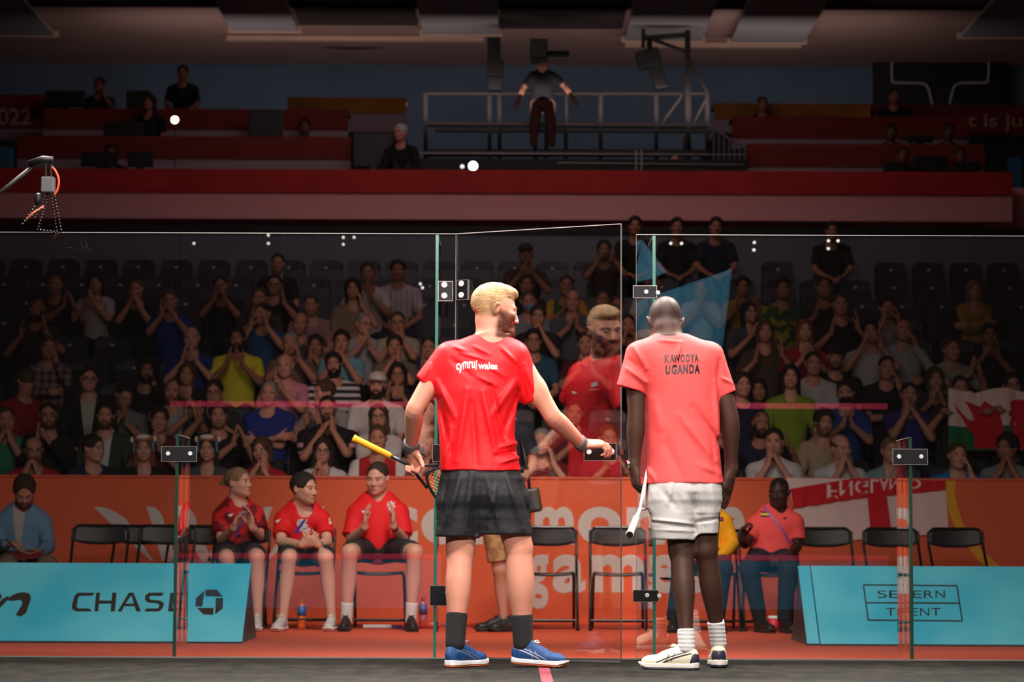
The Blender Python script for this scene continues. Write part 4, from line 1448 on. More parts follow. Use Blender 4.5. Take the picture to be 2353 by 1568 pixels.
for pl in ([(2188, 925), (2196, 945), (2210, 962), (2225, 990), (2240, 1000), (2236, 1030), (2300, 1034), (2304, 985), (2296, 950), (2280, 935), (2262, 922), (2252, 935), (2240, 931), (2215, 922), (2232, 950), (2240, 968), (2224, 965), (2208, 950)],
           [(2318, 925), (2330, 918), (2400, 925), (2400, 1034), (2312, 1034), (2318, 1000), (2326, 985), (2316, 975), (2324, 962), (2314, 952), (2322, 940)]):
    dv_ = []
    mbt = MB(); mbt.add([Vector((x, 0, -y)) for x, y in pl], [tuple(range(len(pl)))])
    me_ = bpy.data.meshes.new('t'); me_.from_pydata([tuple(v) for v in mbt.v], [], mbt.f)
    import bmesh
    bm_ = bmesh.new(); bm_.from_mesh(me_); bmesh.ops.triangulate(bm_, faces=bm_.faces[:]); bm_.verts.index_update()
    V_ = [v.co.copy() for v in bm_.verts]; F_ = [tuple(v.index for v in f.verts) for f in bm_.faces]; bm_.free(); bpy.data.meshes.remove(me_)
    V_, F_ = subdivide(V_, F_, 10)
    dg.add([wpx(v.x, -v.z, 0.006) for v in V_], F_)
dg.build('dragon', M_fr, wf)

# ---- small things on the carpet
def bottle(x, y, Y, body, cap, label, h=0.24, r_=0.033):
    c = P(x, y, Y); c.z = CARPET
    b = empty('sports_bottle', c, label, 'bottle')
    MB().lathe(c, [(r_ * 0.8, 0), (r_, 0.01), (r_, h * 0.38), (r_ * 0.86, h * 0.42), (r_, h * 0.46), (r_, h * 0.74), (r_ * 0.7, h * 0.83), (r_ * 0.42, h * 0.86)], 18).build('body', body[0], b, smooth=True)
    MB().lathe(c, [(r_ * 1.02, h * 0.44), (r_ * 1.03, h * 0.74)], 18).build('wrapper', body[1], b, smooth=True)
    MB().lathe(c, [(r_ * 0.5, h * 0.86), (r_ * 0.5, h * 0.93), (r_ * 0.3, h * 0.95), (r_ * 0.28, h)], 14).build('cap', cap, b, smooth=True)
    return b
M_liq = mat('orange_drink', srgb(225, 110, 50), 0.2)
bottle(693, 1448, 19.35, (M_liq, mat('blue_wrap', srgb(45, 110, 190), 0.4)), mat('orange_cap', srgb(235, 120, 50), 0.4), 'sports drink bottle with orange cap and blue label between the feet')
bottle(972, 1440, 19.7, (mat('pinkish_bottle', srgb(190, 90, 110), 0.3), mat('blue_wrap2', srgb(90, 90, 150), 0.4)), mat('red_cap', srgb(170, 40, 50), 0.4), 'translucent bottle with red cap right of the black shoes', 0.25)
c = P(993, 1443, 19.6); c.z = CARPET + 0.03
lb_ = empty('sports_bottle', c, 'red bottle lying on its side by the tall glass fin', 'bottle')
MB().tube([c + Vector((-0.09, 0, 0)), c + Vector((0.05, 0, 0)), c + Vector((0.065, 0, 0)), c + Vector((0.09, 0, 0))], [0.03, 0.03, 0.014, 0.014], 14).build('body', mat('red_bottle', srgb(200, 70, 60), 0.35), lb_, smooth=True)
MB().tube([c + Vector((0.09, 0, 0)), c + Vector((0.105, 0, 0))], 0.017, 12).build('cap', mat('blue_cap', srgb(60, 70, 150), 0.4), lb_)
cy = 19.05
c = P(1778, 1455, cy); c.z = CARPET
cup = empty('paper_cup', c, 'red paper cup with a white lid on the carpet by the salmon-shirted man', 'cup')
MB().lathe(c, [(0.032, 0), (0.044, 0.105)], 20).build('cup_body', mat('cup_red', srgb(225, 50, 60), 0.5), cup, smooth=True)
MB().lathe(c, [(0.047, 0.105), (0.047, 0.112), (0.042, 0.114), (0.040, 0.125), (0.03, 0.126)], 20).build('lid', mat('cup_lid', (0.8, 0.78, 0.76), 0.5), cup, smooth=True)
# racket lying under the third bench sitter
c = P(870, 1448, 19.5); c.z = CARPET + 0.018
rk = empty('squash_racket', c, 'squash racket lying on the carpet between the black shoes', 'racket')
MB().tube([c + Vector((-0.12, 0, 0)), c + Vector((0.10, 0, 0))], 0.016, 10).build('grip', mat('pale_grip', (0.5, 0.5, 0.5), 0.6), rk)
MB().tube([c + Vector((0.10, 0, 0)), c + Vector((0.19, 0, 0))], 0.012, 10).build('shaft', mat('purple_shaft', srgb(90, 60, 150), 0.4), rk)

# ---- hanging cable boom with a lens head at the top left
HY = 12.2
M_dk = mat('boom_dark', (0.008, 0.008, 0.008), 0.5)
hb = empty('camera_boom', P(100, 380, HY), 'dark boom arm with a grey box, orange cable and beaded chains at the top left', 'camera boom')
H = lambda x, y: P(x, y, HY)
MB().tube([H(-60, 490), H(72, 386)], 0.011, 10).build('arm', M_dk, hb, smooth=True)
MB().tube([H(66, 378), H(98, 366), H(122, 368)], 0.018, 8).build('arm_joint', M_dk, hb, smooth=True)
for x in (105, 117): MB().tube([H(x, 366), H(x, 410)], 0.006, 6).build('hanger', M_dk, hb)
a = H(97, 408); b_ = H(125, 443)
MB().box((a.x, HY - 0.03, b_.z), (b_.x, HY + 0.03, a.z)).build('grey_box', mat('grey_box', (0.13, 0.13, 0.14), 0.5), hb, bevel=0.004)
MB().tube([H(*q) for q in curve([(119, 383), (129, 396), (135, 415), (132, 436), (124, 449)], 5)], 0.0055, 8).build('orange_cable', mat('orange_cable', srgb(235, 90, 60), 0.4), hb, smooth=True)
for (x0, y0, x1, y1) in ((112, 446, 86, 528), (108, 446, 80, 500), (124, 446, 140, 528), (118, 450, 130, 530), (86, 528, 146, 536), (84, 470, 52, 515), (94, 480, 62, 506)):
    m = MB(); k = max(3, int(math.hypot(x1 - x0, y1 - y0) / 7))
    for i in range(k + 1):
        c = H(x0 + (x1 - x0) * i / k, y0 + (y1 - y0) * i / k)
        m.lathe(c - Vector((0, 0, 0.006)), [(0.001, 0), (0.0055, 0.003), (0.0065, 0.006), (0.0055, 0.009), (0.001, 0.012)], 8)
    m.build('bead_chain', mat('bead', (0.10, 0.10, 0.10), 0.12, 0.9), hb, smooth=True)
MB().tube([H(60, 505), H(78, 488), H(101, 474)], 0.006, 8).build('copper_lead', mat('copper_lead', srgb(240, 140, 110), 0.3), hb, smooth=True)
MB().lathe(H(88, 458) - Vector((0, 0, 0.03)), [(0.012, 0), (0.02, 0.02), (0.018, 0.05), (0.008, 0.06)], 12).build('knob', M_dk, hb, smooth=True)
# ------------------------------------------------------------------ people
def nrm(v):
    v = np.array(v, float)
    return v / max(np.linalg.norm(v), 1e-9)


def headrot(face, up=(0, 0, 1)):
    """columns: local x (person's left, image right when facing the camera), y (back), z (up)"""
    y = -nrm(face)
    z = nrm(np.array(up, float) - np.dot(up, y) * y)
    x = np.cross(y, z)
    return np.stack([x, y, z], 1)


class Head:
    def __init__(s, c, face, size=1.0, up=(0, 0, 1)):
        s.c = np.array(c, float); s.R = headrot(face, up); s.s = size

    def w(s, p): return s.c + s.R @ (np.array(p, float) * s.s)

    def ell(s, F, c, r, k=0.02, op='u', tilt=None):
        Rm = s.R if tilt is None else s.R @ np.array(Euler(tilt).to_matrix())
        F.ell(s.w(c), np.array(r) * s.s, Rm, k * s.s, op)

    def cap(s, F, a, b, ra, rb=None, k=0.02, op='u'):
        F.cap(s.w(a), s.w(b), ra * s.s, (rb or ra) * s.s, k * s.s, op)

    def local(s, V): return (V - s.c) @ s.R / s.s


def add_head(F, H, neck, fine=True, ears=True, jaw=1.0, nr=0.056):
    H.ell(F, (0, 0.016, 0.032), (0.075, 0.097, 0.084), 0.01)
    H.ell(F, (0, -0.022, -0.025), (0.064, 0.068, 0.085), 0.03)
    H.ell(F, (0, -0.048, -0.083), (0.040 * jaw, 0.042, 0.032), 0.03)
    for sx in (-1, 1):
        H.ell(F, (sx * 0.040, -0.020, -0.058), (0.026 * jaw, 0.045, 0.035), 0.02)
        H.ell(F, (sx * 0.038, -0.062, -0.026), (0.026, 0.026, 0.026), 0.02)
        H.cap(F, (sx * 0.012, -0.088, 0.021), (sx * 0.048, -0.074, 0.019), 0.0085, 0.007, 0.012)
    for sx in (-1, 1):
        H.ell(F, (sx * 0.031, -0.100, 0.000), (0.017, 0.014, 0.010), 0.010, 's')
        if fine: H.ell(F, (sx * 0.031, -0.0795, 0.001), (0.0135, 0.0125, 0.0115), 0.003)
    H.cap(F, (0, -0.088, 0.010), (0, -0.104, -0.032), 0.0070, 0.0120, 0.010)
    for sx in (-1, 1): H.ell(F, (sx * 0.012, -0.096, -0.036), (0.008, 0.010, 0.007), 0.006)
    H.ell(F, (0, -0.090, -0.061), (0.024, 0.012, 0.0065), 0.006)
    H.ell(F, (0, -0.088, -0.0735), (0.020, 0.012, 0.0065), 0.006)
    H.ell(F, (0, -0.083, -0.098), (0.018, 0.012, 0.013), 0.012)
    if ears:
        for sx in (-1, 1):
            H.ell(F, (sx * 0.080, 0.016, -0.006), (0.009, 0.019, 0.031), 0.008, 'u', (0.15, sx * 0.25, 0))
            if fine: H.ell(F, (sx * 0.088, 0.010, -0.004), (0.007, 0.010, 0.017), 0.005, 's')
    nb = np.array(neck, float)
    top = H.w((0, 0.030, -0.050))
    F.cap(top, nb, nr * H.s, (nr + 0.006) * H.s, 0.025)


def add_hand(F, w, d, n, side, curl=(20, 25, 30, 35), s=1.0, thumb=35, spread=5, k=0.006):
    """w wrist, d finger direction, n palm normal, side 'r'/'l', curl per finger in degrees per joint"""
    d = nrm(d); n = nrm(np.array(n, float) - np.dot(n, d) * d)
    l = np.cross(d, n) if side == 'r' else np.cross(n, d)      # towards the thumb
    w = np.array(w, float)
    F.cap(w, w + d * 0.03 * s, 0.026 * s, 0.024 * s, 0.02)
    Rm = np.stack([l, n, d], 1)
    F.ell(w + d * 0.052 * s, (0.042 * s, 0.017 * s, 0.050 * s), Rm, 0.015)
    kn = [(0.029, 0.090), (0.010, 0.096), (-0.010, 0.092), (-0.028, 0.083)]
    ln = [(0.040, 0.024, 0.020), (0.044, 0.027, 0.021), (0.040, 0.025, 0.020), (0.032, 0.019, 0.017)]
    rr = [0.0092, 0.0094, 0.0090, 0.0080]
    for i in range(4):
        p = w + (l * kn[i][0] + d * kn[i][1]) * s
        F.cap(w + (l * kn[i][0] * 0.7 + d * 0.045) * s, p, 0.013 * s, 0.0112 * s, 0.010)
        a = 0.0
        sp = R(spread) * (1.5 - i)
        dd = nrm(d * math.cos(sp) + l * math.sin(sp))
        for j, L in enumerate(ln[i]):
            a += R(curl[i] * (0.9 if j == 0 else 1.15))
            v = dd * math.cos(a) + n * math.sin(a)
            q = p + v * L * s
            F.cap(p, q, rr[i] * s * (1 - 0.07 * j), rr[i] * s * (0.93 - 0.07 * j), k * 0.6)
            p = q
    # thumb leaves the side of the palm near its base
    b = w + (l * 0.024 + d * 0.022 + n * 0.006) * s
    t = R(thumb)
    v1 = nrm(l * math.cos(t) * 0.8 + d * 0.75 + n * math.sin(t) * 0.6)
    p1 = b + v1 * 0.042 * s
    v2 = nrm(v1 + d * 0.5 + n * 0.35 * math.sin(t))
    p2 = p1 + v2 * 0.030 * s
    p3 = p2 + nrm(v2 + n * 0.2) * 0.024 * s
    F.cap(b, p1, 0.0165 * s, 0.0118 * s, 0.012)
    F.cap(p1, p2, 0.0112 * s, 0.0100 * s, 0.004)
    F.cap(p2, p3, 0.0100 * s, 0.0082 * s, 0.004)


def ik(S, W, l1, l2, pole):
    S = np.array(S, float); W = np.array(W, float)
    v = W - S; L = np.linalg.norm(v)
    if L > (l1 + l2) * 0.995: W = S + v / L * (l1 + l2) * 0.995; v = W - S; L = np.linalg.norm(v)
    u = v / L
    a = (l1 * l1 - l2 * l2 + L * L) / (2 * L)
    h = math.sqrt(max(l1 * l1 - a * a, 0))
    p = np.array(pole, float); p = nrm(p - np.dot(p, u) * u)
    return S + u * a + p * h, W


def add_arm(F, S, E, W, g=0.0, s=1.0, k=0.03):
    S, E, W = map(lambda q: np.array(q, float), (S, E, W))
    F.chain([S, S + (E - S) * 0.5, S + (E - S) * 0.85, E + (W - E) * 0.03, E + (W - E) * 0.25, E + (W - E) * 0.6, W],
            [(0.050 * s) + g, 0.048 * s + g, 0.042 * s + g, 0.0415 * s + g, 0.043 * s + g, 0.036 * s + g, 0.0265 * s + g], k, n=3)


def add_torso(F, J, g=0.0, s=1.0, wide=1.0, belly=0.0, k=0.06):
    pel = np.array(J['pel'], float); nk = np.array(J['neck'], float)
    a = np.array(J['shl'], float); b = np.array(J['shr'], float)
    up = nrm(nk - pel); x = nrm(a - b); x = nrm(x - np.dot(x, up) * up); y = np.cross(up, x)
    Rm = np.stack([x, y, up], 1)
    L = np.linalg.norm(nk - pel)
    F.ell(pel + up * L * 0.66, ((0.168 * wide) * s + g, 0.112 * s + g, 0.20 * s + g), Rm, k)
    F.ell(pel + up * L * 0.30 - y * belly * 0.5, ((0.142 * wide) * s + g, (0.108 + belly) * s + g, 0.18 * s + g), Rm, k)
    F.ell(pel + up * 0.02, (0.165 * s + g, 0.115 * s + g, 0.12 * s + g), Rm, k)
    F.cap(a - x * 0.02, b + x * 0.02, 0.050 * s + g, 0.050 * s + g, k)
    for q in (a, b):
        F.cap(q - x * np.sign(np.dot(q - nk, x)) * 0.03, nk - up * 0.025, 0.040 * s + g, 0.042 * s + g, k)
    return Rm


HAIR = {'blk': (0.012, 0.010, 0.010), 'drk': (0.030, 0.018, 0.012), 'brn': (0.085, 0.045, 0.022), 'lbr': (0.17, 0.10, 0.05), 'gry': (0.28, 0.26, 0.25),
        'wht': (0.5, 0.48, 0.46), 'bln': (0.42, 0.27, 0.12), 'red': (0.20, 0.07, 0.025)}


def hair_mat(col):
    return mat('hair', col, 0.65, bump=0.6, bscale=220, vary=0.3, vscale=40, spec=0.3, stretch=(1, 1, 0.35))


def make_hair(H, style, h, amp=0.005, seed=1):
    F = Sdf()
    t = {'short': -0.004, 'buzz': -0.009, 'thick': 0.004, 'curly': 0.014, 'long': 0.004, 'pony': 0.0, 'bun': 0.002, 'bob': 0.012, 'quiff': 0.004, 'ring': -0.002, 'fade': 0.004}.get(style, 0)
    H.ell(F, (0, 0.020, 0.036), (0.084 + t, 0.106 + t, 0.092 + t), 0.01)
    if style in ('long', 'bob'):
        L = -0.24 if style == 'long' else -0.09
        for sx in (-1, 1):
            H.cap(F, (sx * 0.068, 0.01, 0.03), (sx * 0.080, 0.015, L), 0.030, 0.026, 0.03)
        H.ell(F, (0, 0.070, -0.03 + L * 0.4), (0.082, 0.045, 0.10 - L * 0.55), 0.03)
    if style == 'pony':
        H.cap(F, (0, 0.115, 0.05), (0.0, 0.16, -0.01), 0.026, 0.034, 0.02)
        H.cap(F, (0.0, 0.16, -0.01), (0.01, 0.13, -0.14), 0.034, 0.016, 0.02)
    if style == 'bun':
        H.ell(F, (0, 0.10, 0.11), (0.035, 0.035, 0.035), 0.015)
    if style == 'quiff':
        H.ell(F, (0.01, -0.055, 0.112), (0.055, 0.040, 0.022), 0.02)
    # face opening
    if style in ('long', 'bob'):
        H.ell(F, (0, -0.105, -0.060), (0.058, 0.085, 0.148), 0.012, 's')
        H.ell(F, (0, 0.0, -0.18), (0.058, 0.060, 0.14), 0.012, 's')
    else:
        H.ell(F, (0, -0.126, -0.022), (0.080, 0.088, 0.120), 0.022, 's')
        for sx in (-1, 1): H.ell(F, (sx * 0.095, -0.020, -0.035), (0.038, 0.046, 0.048), 0.018, 's')
        if style == 'fade':
            F.plane(H.w((0, 0, 0.035)), H.R @ np.array((0, 0.15, -1)), 0.01)
        else:
            F.plane(H.w((0, 0.04, -0.048)), H.R @ np.array((0, 0.35, -1)), 0.008)
    if style == 'ring':
        F.plane(H.w((0, 0, 0.052)), H.R @ np.array((0, -0.25, 1)), 0.01)
    f1 = wob(seed, 130 if style != 'curly' else 95, 5); f2 = wob(seed + 7, 320, 4)
    A = amp * (2.2 if style == 'curly' else 1)
    return F.run(h, lambda X, Y, Z: A * f1(X, Y, Z) + A * 0.6 * f2(X, Y, Z))


def glasses(H, root):
    m = MB()
    for sx in (-1, 1):
        m.tube([H.w((sx * 0.032 + 0.022 * math.cos(a), -0.104, 0.0 + 0.016 * math.sin(a))) for a in [2 * PI * i / 14 for i in range(14)]], 0.0022, 6, closed=True)
        m.tube([H.w((sx * 0.053, -0.102, 0.003)), H.w((sx * 0.080, 0.01, 0.004))], 0.0018, 5)
    m.tube([H.w((-0.010, -0.106, 0.004)), H.w((0.010, -0.106, 0.004))], 0.0018, 5)
    return m.build('glasses', mat('glasses_frame', (0.02, 0.018, 0.018), 0.25), root)


def cap_hat(H, root, col, beanie=False):
    F = Sdf()
    H.ell(F, (0, 0.014, 0.060), (0.090, 0.108, 0.075), 0.01)
    F.plane(H.w((0, 0, 0.045)), H.R @ np.array((0, 0.1, -1)), 0.004)
    if not beanie:
        H.ell(F, (0, -0.105, 0.052), (0.066, 0.062, 0.006), 0.006)
    V, Q = F.run(0.006)
    return npmesh('cap', V, Q, cloth_mat(col, bump=0), root, {'bp': V - H.c})


def bodylocal(V, org, rz, s):
    c, n = math.cos(-rz), math.sin(-rz)
    d = (V - org) / s
    return np.stack([d[:, 0] * c - d[:, 1] * n, d[:, 0] * n + d[:, 1] * c, d[:, 2]], 1)


TONES = {'f': (0.60, 0.31, 0.225), 'm': (0.48, 0.235, 0.16), 't': (0.34, 0.155, 0.10), 'd': (0.14, 0.070, 0.045), 'k': (0.055, 0.030, 0.022)}


TAKEN = []


def spectator(px, py, o, rows=True):
    """one seated spectator whose head centre is at pixel px, py"""
    pose = o.get('pose', 'clap'); yaw = o.get('yaw', 0); tone = TONES[o.get('tone', 'm')]
    best = None
    for n in ([o['row']] if 'row' in o else range(11)):
        hz = P(px, py, RY(n)).z
        sc = (hz - RZ(n)) / 1.215
        e = abs(math.log(max(sc, 0.05) / 1.0))
        if best is None or e < best[0]: best = (e, n, sc)
    _, n, sc = best
    sz = min(max(sc, 0.90), 1.12)
    Y = o.get('Yf', RY(n) - 0.02)
    if 'Yf' in o: sz = 1.0
    x0 = P(px, py, Y).x
    while 'Yf' not in o and any(abs(x0 - a) < 0.36 and abs(Y - b) < 0.28 for a, b in TAKEN): Y += 0.10
    TAKEN.append((x0, Y))
    head = np.array(P(px, py, Y - 0.06))
    fz = RZ(n) if 'Yf' not in o else head[2] - 1.215
    lift = head[2] - (fz + 1.215 * sz)
    base = np.array((head[0], Y, fz))
    name = 'spectator' if 'Yf' not in o else 'crew_member'
    root = empty(name, tuple(base), o['l'], 'person', 'spectators in the stand' if 'Yf' not in o else 'people at the balcony desks')
    g = base + np.array((0, 0, lift))
    rz = R(yaw * 0.35 + o.get('body', 0))
    lean = o.get('lean', 0.0)
    Rz = np.array([[math.cos(rz), -math.sin(rz), 0], [math.sin(rz), math.cos(rz), 0], [0, 0, 1]])
    def L(x, y, z): return g + Rz @ (np.array((x, y, z)) * sz)
    hs = 1.0
    face = (math.sin(R(yaw)), -math.cos(R(yaw)), math.sin(R(o.get('pitch', -3))))
    tiltx = o.get('roll', ((int(px) * 37) % 13 - 6) * 0.9)
    H = Head(L(0, -0.06, 1.215), face, hs * (0.94 if o.get('sex') == 'w' else 1.0), (math.sin(R(tiltx)), 0, 1))
    w = (0.90 if o.get('sex') == 'w' else 1.0) * o.get('w', 1.0)
    J = {'pel': L(0, 0.04, 0.50), 'neck': L(0, -0.015, 1.065), 'shl': L(0.175 * w, -0.01, 0.975), 'shr': L(-0.175 * w, -0.01, 0.975)}
    hands = {}
    if pose == 'clap': hands = {'l': ((0.045, -0.30, 0.93), (-0.25, -0.35, 1), (-1, 0.1, 0)), 'r': ((-0.045, -0.30, 0.93), (0.25, -0.35, 1), (1, 0.1, 0))}
    elif pose == 'clapup': hands = {'l': ((0.05, -0.30, 1.04), (-0.2, -0.2, 1), (-1, 0, 0)), 'r': ((-0.05, -0.30, 1.04), (0.2, -0.2, 1), (1, 0, 0))}
    elif pose == 'mouth': hands = {'l': ((0.05, -0.21, 1.02), (-0.25, 0.05, 1), (-1, 0.5, 0)), 'r': ((-0.05, -0.21, 1.02), (0.25, 0.05, 1), (1, 0.5, 0))}
    elif pose == 'cheek': hands = {'l': ((0.10, -0.17, 1.03), (-0.15, 0.15, 1), (-1, 0.4, 0)), 'r': ((0.02, -0.28, 0.72), (1, 0.0, 0.1), (0, 1, 0))}
    elif pose == 'cross': hands = {'l': ((-0.11, -0.19, 0.76), (-1, 0.3, 0.1), (0, 1, 0)), 'r': ((0.11, -0.21, 0.79), (1, 0.3, 0.1), (0, 1, 0))}
    elif pose == 'down': hands = {'l': ((0.10, -0.30, 0.60), (-0.7, -0.7, -0.2), (0, 0, -1)), 'r': ((-0.10, -0.30, 0.60), (0.7, -0.7, -0.2), (0, 0, -1))}
    elif pose == 'wide': hands = {'l': ((0.13, -0.28, 0.98), (-0.05, -0.2, 1), (-1, 0, 0)), 'r': ((-0.11, -0.28, 0.93), (0.1, -0.4, 1), (1, 0, 0))}
    elif pose == 'side': hands = {'l': ((0.26, -0.24, 0.95), (-0.3, -0.2, 1), (-1, 0, 0)), 'r': ((0.15, -0.26, 0.95), (0.1, -0.2, 1), (1, 0, 0))}
    elif pose == 'hold': hands = {'l': ((0.20, -0.30, 0.98), (-0.1, -0.8, 0.3), (0, -0.2, -1)), 'r': ((-0.20, -0.30, 0.98), (0.1, -0.8, 0.3), (0, -0.2, -1))}
    h = 0.0085 if n <= 5 else 0.0105
    jr = np.random.RandomState(int(px * 7 + py))
    off = jr.uniform(-0.035, 0.035, 3) * (1, 0.6, 1) if pose in ('clap', 'clapup') else np.zeros(3)
    gap = jr.uniform(0.0, 0.05) if pose in ('clap', 'clapup') else 0.0
    tw = jr.uniform(-0.35, 0.35)
    for sd in 'lr':
        wp, d_, n_ = hands[sd]
        sg = 1 if sd == 'l' else -1
        if pose in ('clap', 'clapup', 'mouth'):
            wp = tuple(np.array(wp) + off + (sg * gap, 0, sg * tw * 0.05))
            d_ = (d_[0] + tw, d_[1], d_[2])
        hands[sd] = (wp, d_, n_)
    F = Sdf()
    add_head(F, H, J['neck'], fine=n <= 4, jaw=0.9 if o.get('sex') == 'w' else 1.05)
    add_torso(F, J, -0.012, sz * 0.98, w)
    arms = {}
    for sd, key in (('l', 'shl'), ('r', 'shr')):
        wp, d, nn = hands[sd]
        W = L(*wp)
        sx = 1 if sd == 'l' else -1
        E, W = ik(J[key], W, 0.285 * sz, 0.255 * sz, Rz @ np.array((sx * 0.75, 0.1, -1)))
        arms[sd] = (J[key], E, W)
        add_arm(F, J[key], E, W, 0, 0.92 * (0.88 if o.get('sex') == 'w' else 1.0))
        cur = (8, 8, 10, 12) if pose in ('clap', 'clapup', 'wide', 'side') else (22, 22, 24, 26)
        if pose in ('hold',): cur = (50, 50, 50, 50)
        add_hand(F, W, Rz @ np.array(d, float), Rz @ np.array(nn, float), sd, cur, 1.0, 30, k=0.01)
    V, Q = F.run(h)
    hp = H.local(V)
    hp[np.linalg.norm(hp, axis=1) > 0.19] = 9
    hc = HAIR[o.get('hc', 'drk')]
    sk = skin_mat(tone, tuple(c * 0.8 for c in hc) if o.get('hc') not in ('gry', 'wht') else (0.15, 0.13, 0.12), o.get('beard', 0), tuple(hc), o.get('buzz', 0), tuple(hc))
    npmesh('body', V, Q, sk, root, {'hp': hp})
    # shirt
    F = Sdf()
    add_torso(F, J, 0.010, sz, w, o.get('belly', 0.0))
    ls = o.get('sleeve', 'short')
    for sd in 'lr':
        S_, E, W = arms[sd]
        if ls == 'long':
            add_arm(F, S_, E, W, 0.010, 0.95)
            F.cap(W - (W - E) * 0.12, W - (W - E) * 0.02, 0.036, 0.036, 0.01)
        elif ls == 'short':
            F.cap(S_, S_ + (E - S_) * 0.62, 0.062, 0.062, 0.03)
        else:
            F.cap(S_, S_ + (E - S_) * 0.15, 0.060, 0.050, 0.03)
    H.cap(F, (0, 0.03, -0.05), (0, -0.02, -0.16), 0.052, 0.075, 0.012, 's') if o.get('sex') != 'w' else H.cap(F, (0, 0.02, -0.05), (0, -0.06, -0.19), 0.056, 0.075, 0.012, 's')
    f1 = wob(int(px) + int(py), 34, 5)
    V, Q = F.run(h, lambda X, Y_, Z: 0.0045 * f1(X, Y_, Z))
    st = o.get('st', 'plain')
    cm = cloth_mat(o['c'], st, o.get('c2', (0.5, 0.5, 0.5)))
    npmesh('shirt', V, Q, cm, root, {'bp': bodylocal(V, g, rz, sz)})
    # trousers
    F = Sdf()
    for sx in (-1, 1):
        hp_ = L(sx * 0.09, 0.0, 0.50); kn = L(sx * 0.13, -0.40, 0.50) ; kn[2] = min(kn[2], base[2] + 0.56); kn[2] = max(kn[2], base[2] + 0.44)
        an = np.array((kn[0], kn[1] + 0.06, base[2] + 0.09))
        F.cap(hp_, kn, 0.085, 0.062, 0.04); F.cap(kn, an, 0.060, 0.046, 0.02)
        F.cap(an, an + np.array((0, -0.14, -0.045)), 0.045, 0.036, 0.02)
    F.ell(J['pel'] - np.array((0, 0, 0.02)), (0.17, 0.14, 0.11), None, 0.04)
    V, Q = F.run(0.02)
    npmesh('trousers', V, Q, cloth_mat(o.get('leg', (0.02, 0.022, 0.03)), bump=0), root, {'bp': V - g})
    hs_ = o.get('hair', 'short')
    if hs_ not in ('none', 'hat', 'bald'):
        V, Q = make_hair(H, hs_, 0.0085, seed=int(px))
        npmesh('hair', V, Q, hair_mat(hc), root)
    if o.get('gl'): glasses(H, root)
    if 'cap' in o: cap_hat(H, root, o['cap'])
    if 'hotdog' in o: o['hotdog'](H, root)
    if 'mask' in o:
        F = Sdf(); H.ell(F, (0, -0.045, -0.055), (0.062, 0.070, 0.048), 0.01)
        F.plane(H.w((0, -0.02, 0)), H.R @ np.array((0, 1, 0.1)), 0.004)
        V, Q = F.run(0.006)
        npmesh('face_mask', V, Q, cloth_mat(o['mask'], bump=0), root, {'bp': V - g})
    if 'lan' in o:
        MB().tube([H.w((0.06, 0.0, -0.13)), L(0.05, -0.14, 0.90), L(0.0, -0.155, 0.74), L(-0.05, -0.14, 0.90), H.w((-0.06, 0.0, -0.13))], 0.006, 6).build('lanyard', cloth_mat(o['lan'], bump=0), root)
    root['_row'] = n; root['_x'] = float(base[0])
    return root
# ------------------------------------------------------------------ tailored figures
def flatcap(F, a, b, ra, rb, k=0.02, op='u', squash=None):
    """round cone with a flat far end (sleeves, trouser legs, cuffs)"""
    a = np.array(a, float); b = np.array(b, float); ba = b - a; L = np.linalg.norm(ba); u = ba / L
    def fn(X, Y, Z):
        px = X - a[0]; py = Y - a[1]; pz = Z - a[2]
        t = px * u[0] + py * u[1] + pz * u[2]
        tc = np.clip(t, 0, L)
        d = np.sqrt((px - tc * u[0]) ** 2 + (py - tc * u[1]) ** 2 + (pz - tc * u[2]) ** 2) - (ra + (rb - ra) * tc / L)
        return -smin(-d, L - t, 0.008)
    m = max(ra, rb)
    F.add(fn, np.minimum(a, b) - m, np.maximum(a, b) + m, k, op)


def stations(rows, Y, cyoff=0.0):
    """rows: (pixel y, left x, right x, half depth[, y centre offset]) at depth Y"""
    out = []
    for r_ in rows:
        y, l, r2, dep = r_[:4]
        off = r_[4] if len(r_) > 4 else cyoff
        a = P(l, y, Y); b = P(r2, y, Y)
        out.append(((a.z + b.z) / 2, (a.x + b.x) / 2, Y + off, (b.x - a.x) / 2, dep))
    return out


def fold_field(folds, Y, base=None, amp=0.0, side=-1):
    """creases given as pixel segments (x0, y0, x1, y1, width_px, height_m), pressed on the camera side"""
    segs = []
    for x0, y0, x1, y1, w, h in folds:
        a = P(x0, y0, Y); b = P(x1, y1, Y)
        segs.append((a.x, a.z, b.x, b.z, w / 600.0, h * 1.75))
    def fn(X, Y_, Z):
        r = 0.0
        XZ = np.zeros((X.shape[0], 1, Z.shape[2]))
        for ax_, az, bx, bz, w, h in segs:
            dx, dz = bx - ax_, bz - az
            L = dx * dx + dz * dz
            t = np.clip(((X - ax_) * dx + (Z - az) * dz) / L, 0, 1)
            d2 = (X - ax_ - t * dx) ** 2 + (Z - az - t * dz) ** 2
            XZ = XZ - h * np.exp(-d2 / (w * w)) * (0.35 + 0.65 * np.sin(np.pi * np.clip(t, 0.05, 0.95)))
        XZ = np.clip(XZ, -0.016, 0.013)
        r = XZ * np.clip((Y - Y_) / 0.03 + 0.5, 0, 1)
        if base is not None: r = r + amp * base(X, Y_, Z)
        return r
    return fn


